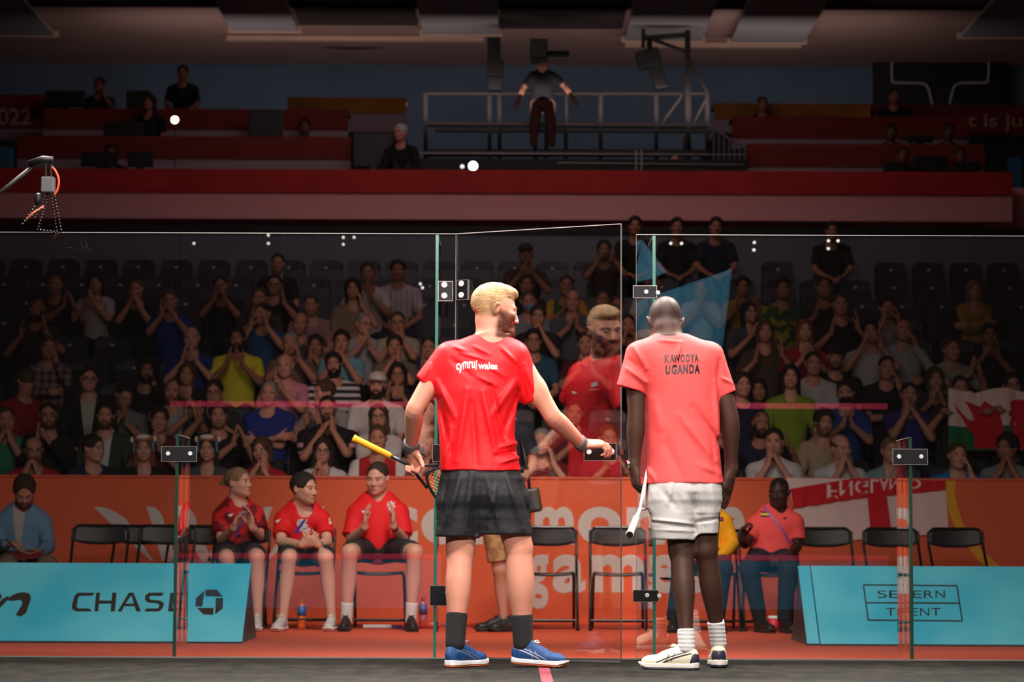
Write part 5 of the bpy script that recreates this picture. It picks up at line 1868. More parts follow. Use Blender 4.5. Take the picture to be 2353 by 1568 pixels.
def shoe(root, heel, toe, cols, h=0.0035, side=1, pitch=0.0, L=0.30, lace=(0.7, 0.7, 0.7), stripe=(0.7, 0.7, 0.75), style=0):
    """heel: ground point under the heel; toe: direction; cols: upper, midsole, outsole, heel"""
    d = nrm(toe); up = np.array((0, 0, 1.0))
    if pitch: d = nrm(d * math.cos(R(pitch)) + up * math.sin(R(pitch)))
    S = Head(heel, d, L / 0.30)
    F = Sdf()
    S.ell(F, (0, -0.044, 0.062), (0.034, 0.046, 0.050), 0.02)
    S.ell(F, (0, -0.115, 0.052), (0.038, 0.080, 0.044), 0.03)
    S.ell(F, (0, -0.215, 0.040), (0.044, 0.070, 0.030), 0.03)
    S.cap(F, (0, -0.095, 0.088), (0, -0.165, 0.062), 0.026, 0.024, 0.02)
    S.cap(F, (0, -0.100, 0.090), (0, -0.088, 0.125), 0.018, 0.012, 0.012)     # tongue
    S.ell(F, (0, -0.048, 0.118), (0.026, 0.036, 0.034), 0.008, 's')
    F.plane(S.w((0, 0, 0.020)), -S.R[:, 2], 0.002)
    V, Q = F.run(h)
    root = npmesh('shoe', V, Q, cols[0], root)
    yy = np.array([0.0, 0.012, 0.04, 0.09, 0.14, 0.20, 0.235, 0.27, 0.292, 0.300])
    ww = np.array([0.012, 0.028, 0.036, 0.036, 0.034, 0.045, 0.046, 0.038, 0.020, 0.004])
    def slab(z0, z1, gw):
        def fn(X, Y, Z):
            lx = ((X - S.c[0]) * S.R[0, 0] + (Y - S.c[1]) * S.R[1, 0] + (Z - S.c[2]) * S.R[2, 0]) / S.s
            ly = -((X - S.c[0]) * S.R[0, 1] + (Y - S.c[1]) * S.R[1, 1] + (Z - S.c[2]) * S.R[2, 1]) / S.s
            lz = ((X - S.c[0]) * S.R[0, 2] + (Y - S.c[1]) * S.R[1, 2] + (Z - S.c[2]) * S.R[2, 2]) / S.s
            w = np.interp(ly, yy, ww) + gw
            dx = np.abs(lx) - w
            dy = np.maximum(-ly - 0.002, ly - 0.302)
            zt = z1 + 0.006 * np.clip((0.05 - ly) / 0.05, 0, 1) + 0.006 * np.clip((ly - 0.25) / 0.05, 0, 1)
            groove = 0.0012 * np.sin(lz * 900)
            lift = 0.018 * np.clip((ly - 0.24) / 0.06, 0, 1) ** 2
            return np.maximum(np.maximum(dx, dy) * 0.9 + groove, np.maximum(z0 + lift - lz, lz - zt))
        F = Sdf()
        ca = S.w((0, -0.15, 0.02)); F.add(fn, ca - 0.18, ca + 0.18, 0.002)
        return F.run(h)
    V2, Q2 = slab(0.009, 0.030, 0.003)
    npmesh('midsole', V2, Q2, cols[1], root)
    V3, Q3 = slab(0.000, 0.0095, 0.002)
    npmesh('outsole', V3, Q3, cols[2], root)
    # heel counter
    F = Sdf()
    S.ell(F, (0, -0.042, 0.055), (0.0365, 0.047, 0.048), 0.01)
    F.plane(S.w((0, -0.045, 0)), -S.R[:, 1] * 1.0 + S.R[:, 2] * 0.3, 0.003)
    F.plane(S.w((0, 0, 0.026)), -S.R[:, 2], 0.002); F.plane(S.w((0, 0, 0.088)), S.R[:, 2], 0.002)
    V4, Q4 = F.run(h)
    npmesh('heel_counter', V4, Q4, cols[3], root)
    m = MB()
    for i in range(5):
        y = -0.105 - 0.018 * i; z = 0.108 - 0.0115 * i
        m.tube([S.w((-0.024, y + 0.004, z - 0.012)), S.w((0, y, z + 0.003)), S.w((0.024, y - 0.004, z - 0.012))], 0.0028, 6)
        m.tube([S.w((-0.022, y - 0.010, z - 0.014)), S.w((0, y, z + 0.003)), S.w((0.022, y + 0.006, z - 0.010))], 0.0024, 6)
    m.tube([S.w((0.0, -0.100, 0.112)), S.w((0.02, -0.120, 0.122)), S.w((0.012, -0.138, 0.112)), S.w((0.0, -0.106, 0.112)), S.w((-0.022, -0.124, 0.120)), S.w((-0.015, -0.14, 0.108))], 0.0026, 6)
    m.build('laces', mat('laces', lace, 0.7), root, smooth=True)
    for sx in (-1, 1):
        md = MB()
        f = lambda a, b_: S.w((sx * 0.12, -a, b_))
        def st(x0, z0, x1, z1, w):
            n = 8
            for i in range(n):
                t0, t1 = i / n, (i + 1) / n
                q = lambda t, o: f(x0 + (x1 - x0) * t, z0 + (z1 - z0) * t + 0.004 * math.sin(t * PI) + o)
                md.add([q(t0, -w), q(t1, -w), q(t1, w), q(t0, w)], [(0, 1, 2, 3)])
        st(0.025, 0.080, 0.165, 0.034, 0.0035); st(0.050, 0.086, 0.200, 0.034, 0.0022)
        st(0.125, 0.034, 0.105, 0.080, 0.003); st(0.155, 0.034, 0.135, 0.072, 0.003)
        drape('side_stripes', md, (V, Q), S.R[:, 0] * -sx, 0.0012, mat('shoe_stripe', stripe, 0.45), root, 0.012, 0.2)
    return S


def sock(root, top, bot, rt, rb, m, h=0.0035, ribs=0.0, name='sock'):
    F = Sdf()
    top = np.array(top, float); bot = np.array(bot, float)
    flatcap(F, bot, top, rb, rt, 0.01)
    mid = top + (bot - top) * 0.5
    V, Q = F.run(h, (lambda X, Y, Z: ribs * np.sin((Z + 0 * X + 0 * Y) * 330)) if ribs else None)
    return npmesh(name, V, Q, m, root)


def wristband(root, E, W, f0, f1, r0, r1, m, name='wristband'):
    E = np.array(E, float); W = np.array(W, float)
    F = Sdf()
    a = E + (W - E) * f0; b = E + (W - E) * f1
    flatcap(F, (a + b) / 2, b, r0, r1, 0.002); flatcap(F, (a + b) / 2, a, r0, r0, 0.002)
    V, Q = F.run(0.004)
    return npmesh(name, V, Q, m, root)


def racket(grip_end, head_c, normal, cols, label, hr=(0.095, 0.145), total=0.685, name='squash_racket', butt='black'):
    """grip_end -> centre of head; oval head in the plane with the given normal"""
    A = Vector(grip_end); C = Vector(head_c)
    u = (C - A).normalized()
    C = A + u * (total - hr[1])
    n = Vector(normal); n = (n - u * n.dot(u)).normalized(); v = u.cross(n)
    r = empty(name, A, label, 'racket')
    MB().tube([A, A + u * 0.004, A + u * 0.012, A + u * 0.19, A + u * 0.20], [0.018, 0.0195, 0.0165, 0.0150, 0.012], 14).build('grip', cols[0], r, smooth=True)
    m = MB()
    for i in range(13):
        c = A + u * (0.018 + 0.0135 * i)
        m.tube([c + u * 0.004 + n * 0.0162, c + v * 0.0162, c - u * 0.004 - n * 0.0162, c - v * 0.0162], 0.0012, 5, closed=True)
    m.build('grip_ridges', cols[0], r, smooth=True)
    MB().tube([A - u * 0.002, A + u * 0.001], 0.0155, 14).build('butt_cap', cols[1], r)
    MB().tube([A + u * 0.19, A + u * 0.30], [0.0100, 0.0085], 10).build('shaft', cols[2], r, smooth=True)
    pts = []
    for i in range(48):
        t = 2 * PI * i / 48
        a = math.cos(t) * hr[0]; b = math.sin(t) * hr[1]
        if b < 0: a *= 1 - 0.32 * (b / -hr[1]) ** 1.5
        pts.append(C + v * a + u * b)
    MB().tube(pts, 0.0075, 8, closed=True).build('frame', cols[2], r, smooth=True)
    for s_ in (-1, 1):
        MB().tube([A + u * 0.29, A + u * 0.335 + v * s_ * 0.018, C + v * s_ * hr[0] * 0.62 - u * hr[1] * 0.80], 0.0072, 8).build('throat', cols[2], r, smooth=True)
    m = MB()
    k = 14
    for i in range(1, k):
        x = -hr[0] + 2 * hr[0] * i / k; b = hr[1] * math.sqrt(max(0, 1 - (x / hr[0]) ** 2)) * 0.97
        m.tube([C + v * x - u * b * 0.92, C + v * x + u * b], 0.0008, 4)
    k = 19
    for i in range(1, k):
        y = -hr[1] + 2 * hr[1] * i / k; a = hr[0] * math.sqrt(max(0, 1 - (y / hr[1]) ** 2)) * (0.97 if y > 0 else 0.97 * (1 - 0.32 * (-y / hr[1]) ** 1.5))
        m.tube([C + u * y - v * a, C + u * y + v * a], 0.0008, 4)
    m.build('strings', cols[3], r)
    return r


def leg(F, hip, knee, ankle, rs=(0.085, 0.060, 0.060, 0.040), back=(0, -1, 0), bulge=0.012, k=0.03):
    hip, knee, ankle = [np.array(q, float) for q in (hip, knee, ankle)]
    F.cap(hip, knee, rs[0], rs[1], k)
    m = knee + (ankle - knee) * 0.30 + np.array(back) * bulge
    ts = (0, .10, .22, .34, .46, .58, .70, .85, 1.0)
    k1 = (0.5 * rs[1] + 0.5 * rs[2]); d = rs[2] - rs[3]
    rr = (rs[1] * 0.97, k1 * 0.96, rs[2] * 0.98, rs[2], rs[3] + d * 0.86, rs[3] + d * 0.55, rs[3] + d * 0.24, rs[3] * 1.02, rs[3])
    bo = (0, .2, .7, 1, .9, .5, .2, 0, 0)
    pts = [knee + (ankle - knee) * t + np.array(back) * bulge * b for t, b in zip(ts, bo)]
    F.chain(pts, rr, 0.012)


# ================================================================== player in red
Y1 = 11.76
p1 = empty('player', P(1140, 1530, Y1) * 1.0, 'squash player in a red shirt and black shorts reaching for the open glass door', 'person')
p1.location.z = 0; p1['_org'] = (p1.location.x, Y1, 0.0)
Q1 = lambda x, y, dy=0.0: np.array(P(x, y, Y1 + dy))
H1 = Head(Q1(1139, 714, 0.02), (0.955, 0.24, -0.17), 1.04, (0.10, 0.10, 1))
neck1 = Q1(1130, 782, 0.0)
shl1 = Q1(1028, 818); shr1 = Q1(1186, 818)
el1 = Q1(953, 940, -0.03); wr1 = Q1(945, 1030, 0.17)
er1 = Q1(1270, 958, 0.02); wrr1 = Q1(1338, 1022, 0.22)
F = Sdf()
add_head(F, H1, neck1, jaw=1.05, nr=0.058)
F.loft(stations([(775, 1085, 1165, .05), (800, 1040, 1180, .08), (840, 1020, 1195, .085), (950, 1018, 1174, .085), (1080, 1022, 1180, .085), (1125, 1020, 1200, .11)], Y1), k=0.05)
add_arm(F, shl1, el1, wr1, 0.0, 1.02); add_arm(F, shr1, er1, wrr1, 0.0, 1.02)
F.ell(er1 * 0.55 + shr1 * 0.45 + (0.0, 0.0, -0.012), (0.045, 0.040, 0.06), None, 0.03)
hd = nrm((0.28, 0.05, -1))
add_hand(F, wr1, (0.30, 0.10, -1), (-0.75, -0.65, 0.0), 'l', (62, 66, 66, 62), 1.03, 20, k=0.004)
add_hand(F, wrr1, (1, 0.12, 0.05), (0.0, 0.35, -1), 'r', (30, 38, 45, 50), 1.03, 15, 7, k=0.004)
KL1, AL1 = Q1(1058, 1262, 0.01), Q1(1046, 1478, -0.06)
KR1, AR1 = Q1(1192, 1258, 0.01), Q1(1202, 1478, 0.02)
leg(F, Q1(1063, 1120), KL1, AL1, (0.092, 0.067, 0.061, 0.039), bulge=0.010)
leg(F, Q1(1158, 1120), KR1, AR1, (0.092, 0.066, 0.067, 0.040), bulge=0.010)
V, Q = F.run(0.0042)
hp = H1.local(V); hp[np.linalg.norm(hp, axis=1) > 0.17] = 9
T1 = (0.62, 0.285, 0.195)
npmesh('body', V, Q, skin_mat(T1, (0.10, 0.05, 0.02), 0.95, (0.075, 0.018, 0.007), 0.85, (0.24, 0.135, 0.065), 0.5), p1, {'hp': hp})
BODY1 = (V, Q)
F = Sdf()
H1.ell(F, (0, 0.022, 0.034), (0.0768, 0.0995, 0.088), 0.01)
H1.ell(F, (0, -0.008, 0.084), (0.064, 0.084, 0.042), 0.02)
H1.ell(F, (0.0, -0.056, 0.092), (0.050, 0.024, 0.022), 0.015)
H1.ell(F, (0, -0.125, 0.020), (0.080, 0.070, 0.060), 0.008, 's')
for sx in (-1, 1): H1.ell(F, (sx * 0.085, -0.035, 0.005), (0.035, 0.045, 0.050), 0.008, 's')
f1 = wob(3, 150, 6); f2 = wob(9, 420, 5)
V, Q = F.run(0.0032, lambda X, Y, Z: 0.0022 * f1(X, Y, Z) + 0.0018 * f2(X, Y, Z))
npmesh('hair', V, Q, hair_mat((0.44, 0.27, 0.13)), p1)
# beard volume
F = Sdf()
H1.ell(F, (0, -0.054, -0.092), (0.048, 0.052, 0.040), 0.02)
for sx in (-1, 1): H1.cap(F, (sx * 0.066, -0.022, -0.020), (sx * 0.050, -0.040, -0.085), 0.010, 0.020, 0.02)
H1.ell(F, (0, -0.085, -0.067), (0.021, 0.03, 0.009), 0.006, 's')
f2 = wob(5, 300, 5)
V, Q = F.run(0.0035, lambda X, Y, Z: 0.0013 * f2(X, Y, Z))
npmesh('beard', V, Q, hair_mat((0.085, 0.020, 0.008)), p1)
# shirt
M_red1 = cloth_mat(srgb(234, 24, 32), 'plain', rough=0.55, bump=0.12)
F = Sdf()
F.loft(stations([(768, 1092, 1160, .050), (779, 1062, 1178, .068), (792, 1034, 1190, .082), (806, 1018, 1200, .095), (835, 1010, 1204, .118, .004), (870, 1005, 1200, .125, .004), (900, 1004, 1192, .126),
                 (950, 1006, 1186, .122), (1000, 1009, 1183, .120), (1040, 1010, 1188, .124), (1083, 1011, 1197, .130)], Y1, 0.0), 2.5, 0.03)
sl = Q1(976, 886, 0.0); sr = Q1(1230, 918, 0.03)
flatcap(F, Q1(1036, 822), sl, 0.078, 0.061, 0.035); flatcap(F, Q1(1178, 824), sr, 0.080, 0.058, 0.035)
flatcap(F, sl + (Q1(1036, 822) - sl) * 0.25, sl + (sl - Q1(1036, 822)) * 0.1, 0.048, 0.055, 0.004, 's')
flatcap(F, sr + (Q1(1178, 824) - sr) * 0.2, sr + (sr - Q1(1178, 824)) * 0.1, 0.046, 0.052, 0.004, 's')
H1.cap(F, (-0.0, 0.03, -0.08), (0, 0.015, -0.130), 0.058, 0.060, 0.006, 's')
FO1 = [(1090, 800, 1125, 818, 5, .007), (1045, 800, 1075, 812, 5, .006), (1040, 830, 1085, 870, 7, -.006), (1060, 815, 1120, 832, 5, .006), (1150, 800, 1185, 835, 6, .007), (1185, 880, 1130, 960, 9, .010), (1190, 900, 1155, 1000, 8, -.008),
       (1005, 880, 1045, 960, 9, .009), (1010, 920, 1035, 1040, 8, -.007), (1075, 900, 1050, 1060, 10, .009), (1110, 905, 1140, 1040, 9, .010), (1128, 890, 1165, 1030, 8, -.008), (1085, 930, 1095, 1070, 9, -.007),
       (1150, 1030, 1192, 1018, 6, .009), (1140, 1050, 1192, 1036, 6, -.007), (1150, 1066, 1194, 1052, 5, .008), (1100, 870, 1140, 890, 6, .007), (1125, 845, 1160, 870, 6, .006), (1035, 985, 1022, 1075, 8, .007), (1205, 840, 1225, 900, 6, .006), (1195, 850, 1208, 915, 5, -.005), (990, 840, 975, 875, 5, .006)]
V, Q = F.run(0.0042, fold_field(FO1, Y1, wob(11, 26, 6), 0.0032), 2)
SH1 = (V, Q)
npmesh('shirt', V, Q, M_red1, p1, {'bp': V - np.array(p1['_org'])})
# lettering pressed on the back
d1 = MB()
P1b = lambda x, y: P(x, y, Y1 - 0.2)
sc1 = (Y1 - 0.128) / (Y1 - 0.2)
letters(d1, 'cymru', (1047, 828, 1091, 852), lambda x, y: P1b(x, y + (x - 1047) * -0.02 + (3 if x < 1065 else 0)), 0.03)
letters(d1, 'wales', (1098, 829, 1143, 846), lambda x, y: P1b(x, y + (x - 1098) * 0.03), 0.03)
d1.add([P1b(1093.5, 825), P1b(1095.5, 825), P1b(1094.5, 848), P1b(1092.5, 848)], [(0, 1, 2, 3)])
drape('lettering', d1, SH1, (0, 1, 0), 0.0015, mat('white_transfer', (0.88, 0.86, 0.86), 0.5), p1, 0.010)
# chest marks, visible in the glass reflection
d2 = MB()
c = Vector(Q1(1150, 860)) + Vector((0, 0.3, 0))
for pl in ([(0, 0), (.012, .012), (.03, .014), (.022, .026), (.034, .034), (.012, .030), (.002, .020), (-.012, .03), (-.006, .012)],):
    d2.add([c + Vector((a, 0, b)) for a, b in pl], [tuple(range(len(pl)))])
d2.add([c + Vector((a, 0, b)) for a, b in ((-.02, -.012), (.035, -.010), (.035, -.007), (-.02, -.009))], [(0, 1, 2, 3)])
c = Vector(Q1(1080, 868)) + Vector((0, 0.3, 0))
d2.add([c + Vector((a, 0, b)) for a, b in ((-.030, .010), (-.005, -.004), (.008, -.004), (.016, .002), (.004, -.010), (-.008, -.009))], [(0, 1, 2, 3, 4, 5)])
drape('chest_marks', d2, SH1, (0, -1, 0), 0.0015, mat('white_transfer', (0.88, 0.86, 0.86), 0.5), p1, 0.010)
# shorts
M_blk = cloth_mat((0.016, 0.016, 0.018), rough=0.6, bump=0.2)
F = Sdf()
F.loft(stations([(1074, 1016, 1192, .118), (1100, 1010, 1202, .128), (1140, 1007, 1211, .132), (1160, 1012, 1208, .110), (1175, 1030, 1190, .07)], Y1), 2.4, 0.02)
F.loft(stations([(1110, 1030, 1090, .09), (1150, 1010, 1106, .115), (1190, 1003, 1105, .112), (1234, 1000, 1096, .105)], Y1 - 0.005), 2.4, 0.05)
F.loft(stations([(1110, 1130, 1190, .09), (1150, 1108, 1210, .115), (1190, 1104, 1219, .116), (1229, 1098, 1224, .112)], Y1 + 0.01), 2.4, 0.05)
F.loft(stations([(1215, 1018, 1080, .085), (1240, 1018, 1080, .085)], Y1 - 0.005), 2.4, 0.004, 's')
F.loft(stations([(1212, 1118, 1208, .085), (1240, 1118, 1208, .085)], Y1 + 0.01), 2.4, 0.004, 's')
F.ell(Q1(1103, 1180, 0.0), (0.055, 0.090, 0.085), None, 0.04)
FO2 = [(1100, 1110, 1092, 1225, 9, -.007), (1060, 1090, 1030, 1200, 9, .008), (1085, 1090, 1070, 1220, 8, .007), (1120, 1100, 1150, 1220, 9, .008), (1165, 1090, 1200, 1215, 9, .008), (1195, 1110, 1215, 1190, 7, -.006), (1030, 1100, 1012, 1210, 8, -.006), (1140, 1120, 1120, 1210, 7, .006)]
V, Q = F.run(0.0045, fold_field(FO2, Y1, wob(21, 24, 5), 0.0035), 3)
npmesh('shorts', V, Q, M_blk, p1, {'bp': V - np.array(p1['_org'])})
M_sockb = mat('sock_black', (0.014, 0.014, 0.015), 0.9, bump=0.4, bscale=350)
sock(p1, KL1 + (AL1 - KL1) * 0.685, AL1, 0.0500, 0.0455, M_sockb)
sock(p1, KR1 + (AR1 - KR1) * 0.70, AR1, 0.0510, 0.0465, M_sockb)
M_sb = mat('shoe_blue', srgb(8, 66, 124), 0.5, bump=0.4, bscale=500, vary=0.3, vscale=60)
M_sbd = mat('shoe_darkblue', srgb(22, 55, 88), 0.5)
M_mw = mat('midsole_white', (0.80, 0.78, 0.78), 0.5)
M_gum = mat('gum', srgb(176, 84, 40), 0.5)
foot = empty('shoe_helper', (0, 0, 0)); bpy.data.objects.remove(foot)
def shoe_thing(parent, *a, **k):
    # shoes are parts of the figure: group their pieces under one child mesh
    return shoe(parent, *a, **k)
def heel_at(A, d, z): d = nrm(d); return np.array((A[0] - d[0] * 0.055, A[1] - d[1] * 0.055, z))
shoe(p1, heel_at(AL1, (0.56, 0.80, 0), 0.001), (0.56, 0.80, 0), (M_sb, M_mw, M_gum, M_sb), lace=(0.25, 0.45, 0.65), stripe=(0.12, 0.16, 0.25))
shoe(p1, heel_at(AR1, (0.87, -0.40, 0), 0.013), (0.87, -0.40, 0), (M_sb, M_mw, M_gum, M_sb), pitch=-2.5, L=0.285, lace=(0.75, 0.85, 0.6), stripe=(0.45, 0.45, 0.60))
M_wb = cloth_mat((0.13, 0.12, 0.13), bump=0.5)
wristband(p1, el1, wr1, 0.83, 1.05, 0.040, 0.037, M_wb)
wristband(p1, er1, wrr1, 0.86, 1.08, 0.036, 0.034, M_wb)
g0 = P(812, 1007, Y1 + 0.20); hc_ = P(1040, 1118, Y1 + 0.26)
racket(g0, hc_, (0.12, 1, 0.1), (mat('grip_yellow', srgb(246, 170, 30), 0.6), mat('grip_cap', (0.6, 0.35, 0.05), 0.6), mat('frame_dark', (0.03, 0.04, 0.05), 0.25, 0.3), mat('strings_orange', srgb(240, 190, 110), 0.5)),
       'squash racket with a yellow grip held behind by the player in red', (0.10, 0.145))

# ================================================================== player in salmon
Y2 = 11.62
p2 = empty('player', P(1590, 1530, Y2) * 1.0, 'tall bald squash player in a salmon shirt and white shorts with bowed head', 'person')
p2.location.z = 0; p2['_org'] = (p2.location.x, Y2, 0.0)
Q2 = lambda x, y, dy=0.0: np.array(P(x, y, Y2 + dy))
H2 = Head(Q2(1528, 742, 0.06), (-0.10, 0.86, -0.50), 1.0, (-0.03, 0.5, 1))
neck2 = Q2(1541, 790, 0.0)
s2l, s2r = Q2(1460, 822), Q2(1638, 820)
e2l, w2l = Q2(1462, 958, 0.0), Q2(1457, 1068, 0.02)
e2r, w2r = Q2(1678, 960, 0.0), Q2(1680, 1078, 0.06)
F = Sdf()
add_head(F, H2, neck2, nr=0.056)
F.cap(Q2(1534, 762, 0.02), Q2(1541, 795, 0.0), 0.056, 0.060, 0.03)
F.loft(stations([(780, 1500, 1580, .05), (805, 1470, 1630, .08), (850, 1492, 1640, .09), (950, 1498, 1640, .09), (1100, 1500, 1645, .095)], Y2), k=0.05)
def slimarm(S, E, W):
    F.chain([S, S + (E - S) * 0.5, S + (E - S) * 0.88, E + (W - E) * 0.08, E + (W - E) * 0.3, E + (W - E) * 0.65, W], [0.050, 0.045, 0.041, 0.0415, 0.042, 0.034, 0.0265], 0.02, n=4)
slimarm(s2l, e2l, w2l); slimarm(s2r, e2r, w2r)
add_hand(F, w2l, (0.10, 0.05, -1), (0.9, 0.25, 0.1), 'l', (42, 50, 56, 60), 1.05, 25, k=0.004)
add_hand(F, w2r, (-0.18, -0.02, -1), (-0.8, 0.45, 0.0), 'r', (8, 12, 16, 20), 1.08, 35, 7, k=0.004)
KL2, AL2 = Q2(1566, 1266), Q2(1578, 1484, -0.08)
KR2, AR2 = Q2(1621, 1262, 0.02), Q2(1651, 1474, 0.16)
leg(F, Q2(1553, 1120), KL2, AL2, (0.075, 0.060, 0.052, 0.032), bulge=0.010)
leg(F, Q2(1622, 1120), KR2, AR2, (0.075, 0.057, 0.052, 0.032), bulge=0.010)
V, Q = F.run(0.0042)
hp = H2.local(V); hp[np.linalg.norm(hp, axis=1) > 0.17] = 9
npmesh('body', V, Q, skin_mat((0.058, 0.027, 0.018), (0.01, 0.008, 0.008), 0, None, 0.6, (0.045, 0.032, 0.028), 0.55), p2, {'hp': hp})
M_sal = cloth_mat(srgb(238, 84, 82), 'plain', rough=0.7, bump=0.10)
F = Sdf()
F.loft(stations([(768, 1504, 1580, .052), (776, 1490, 1600, .066), (787, 1464, 1628, .080), (800, 1452, 1642, .092), (830, 1462, 1652, .108), (870, 1478, 1650, .112), (900, 1487, 1648, .112), (1000, 1487, 1652, .112), (1060, 1488, 1656, .120), (1112, 1487, 1662, .128)], Y2), 2.5, 0.03)
a2, b2_ = Q2(1448, 896), Q2(1670, 908)
flatcap(F, Q2(1470, 820), a2, 0.068, 0.068, 0.03); flatcap(F, Q2(1630, 820), b2_, 0.070, 0.046, 0.03)
flatcap(F, a2 + (Q2(1470, 820) - a2) * .12, a2 + (a2 - Q2(1470, 820)) * .1, 0.055, 0.062, 0.004, 's')
flatcap(F, b2_ + (Q2(1630, 820) - b2_) * .1, b2_ + (b2_ - Q2(1630, 820)) * .1, 0.040, 0.042, 0.004, 's')
F.ell(Q2(1541, 783, 0.0), (0.080, 0.074, 0.028), None, 0.02)
FO3 = [(1455, 800, 1482, 850, 7, .009), (1440, 850, 1480, 880, 7, .009), (1445, 830, 1470, 850, 6, -.004), (1562, 790, 1548, 840, 6, .006), (1512, 785, 1560, 790, 5, .006), (1650, 830, 1648, 880, 6, -.007), (1655, 870, 1680, 882, 5, .006),
       (1560, 960, 1640, 1060, 12, .009), (1590, 940, 1650, 1020, 10, -.008), (1640, 880, 1650, 1000, 8, .007), (1520, 1000, 1560, 1100, 14, -.006), (1500, 920, 1520, 1010, 12, .005), (1488, 1080, 1500, 1105, 6, .008), (1600, 1070, 1650, 1090, 8, .005), (1630, 1010, 1640, 1090, 7, -.004)]
V, Q = F.run(0.0042, fold_field(FO3, Y2, wob(31, 22, 6), 0.0028), 2)
SH2 = (V, Q)
npmesh('shirt', V, Q, M_sal, p2, {'bp': V - np.array(p2['_org'])})
d1 = MB(); P2b = lambda x, y: P(x, y, Y2 - 0.2)
M_blt = mat('black_transfer', (0.010, 0.009, 0.009), 0.38, spec=0.35)
for ch, x0, x1 in (('K', 1530, 1541), ('A', 1542, 1553), ('W', 1551, 1566), ('O', 1567, 1577), ('O', 1579, 1588), ('Y', 1589, 1600), ('A', 1599, 1609)):
    letters(d1, ch, (x0, 812, x1, 831), lambda x, y: P2b(x, y - (x - 1530) * 0.03), 0.035)
for ch, x0, x1 in (('U', 1532, 1543), ('G', 1546, 1558), ('A', 1559, 1572), ('N', 1573, 1584), ('D', 1587, 1598), ('A', 1599, 1612)):
    letters(d1, ch, (x0, 836, x1, 858), lambda x, y: P2b(x, y - (x - 1530) * 0.03), 0.045)
drape('lettering', d1, SH2, (0, 1, 0), 0.0015, M_blt, p2, 0.010)
M_wht = cloth_mat((0.50, 0.485, 0.47), rough=0.7, bump=0.15)
F = Sdf()
F.loft(stations([(1098, 1490, 1655, .115), (1130, 1491, 1655, .120), (1150, 1496, 1650, .10), (1165, 1510, 1635, .06)], Y2), 2.4, 0.02)
F.loft(stations([(1105, 1510, 1570, .08), (1150, 1493, 1589, .11), (1200, 1494, 1594, .105), (1241, 1498, 1597, .098)], Y2 - 0.01), 2.4, 0.05)
F.loft(stations([(1105, 1600, 1640, .08), (1150, 1589, 1654, .105), (1190, 1592, 1652, .100), (1227, 1594, 1650, .092)], Y2 + 0.02), 2.4, 0.05)
F.loft(stations([(1224, 1516, 1580, .075), (1250, 1516, 1580, .075)], Y2 - 0.01), 2.4, 0.004, 's')
F.loft(stations([(1212, 1606, 1640, .070), (1240, 1606, 1640, .070)], Y2 + 0.02), 2.4, 0.004, 's')
F.ell(Q2(1591, 1180, 0.0), (0.035, 0.085, 0.07), None, 0.03)
FO4 = [(1591, 1140, 1595, 1225, 7, -.007), (1498, 1195, 1590, 1205, 4, .006), (1500, 1201, 1592, 1212, 3, -.008), (1500, 1218, 1594, 1222, 3, .004), (1560, 1120, 1585, 1190, 12, .007), (1520, 1130, 1550, 1170, 9, -.006), (1602, 1120, 1618, 1200, 10, .005), (1630, 1120, 1640, 1190, 10, .005),
       (1598, 1200, 1650, 1192, 4, -.006), (1540, 1110, 1530, 1160, 7, .006), (1575, 1110, 1590, 1150, 9, .005)]
V, Q = F.run(0.0042, fold_field(FO4, Y2, wob(41, 26, 5), 0.003), 3)
npmesh('shorts', V, Q, M_wht, p2, {'bp': V - np.array(p2['_org'])})
M_sockw = mat('sock_white', (0.74, 0.72, 0.72), 0.9, bump=0.5, bscale=300)
for a, b, t in ((KL2, AL2, 0.83), (KR2, AR2, 0.78)):
    sock(p2, a + (b - a) * t, b + (0, 0, -0.01), 0.0405, 0.0375, M_sockw, ribs=0.0012)
M_cream = mat('shoe_cream', srgb(232, 226, 200), 0.55, bump=0.3, bscale=500)
M_pur = mat('shoe_navy', srgb(52, 46, 66), 0.45)
M_sole = mat('sole_cream', srgb(225, 218, 205), 0.55)
shoe(p2, heel_at(AL2, (-0.80, 0.30, 0), 0.001), (-0.80, 0.30, 0), (M_cream, M_sole, M_pur, M_pur), L=0.285, lace=(0.85, 0.82, 0.75), stripe=(0.03, 0.025, 0.05))
shoe(p2, heel_at(AR2, (0.06, 1.0, 0), 0.004), (0.06, 1.0, 0), (M_cream, M_sole, M_pur, M_pur), pitch=-1.5, lace=(0.85, 0.82, 0.75), stripe=(0.6, 0.6, 0.1))
wristband(p2, e2l, w2l, 0.90, 1.04, 0.031, 0.031, M_black, 'watch_strap')
q = w2l + (w2l - e2l) * 0.0
MB().lathe(Vector(q) + Vector((-0.030, -0.006, -0.0)), [(0.019, -0.004), (0.019, 0.004), (0.015, 0.006)], 18, (-1, -0.2, 0)).build('watch_face', M_chrome, p2)
racket(P(1447, 1229, Y2 - 0.42), P(1486, 1132, Y2 + 0.02), (-0.88, -0.35, -0.2),
       (mat('grip_cream', srgb(236, 214, 190), 0.6), M_black, mat('frame_white', (0.80, 0.80, 0.80), 0.3), mat('strings_pink', srgb(215, 110, 100), 0.5)),
       'white squash racket hanging from the hand of the player in salmon', (0.095, 0.14))
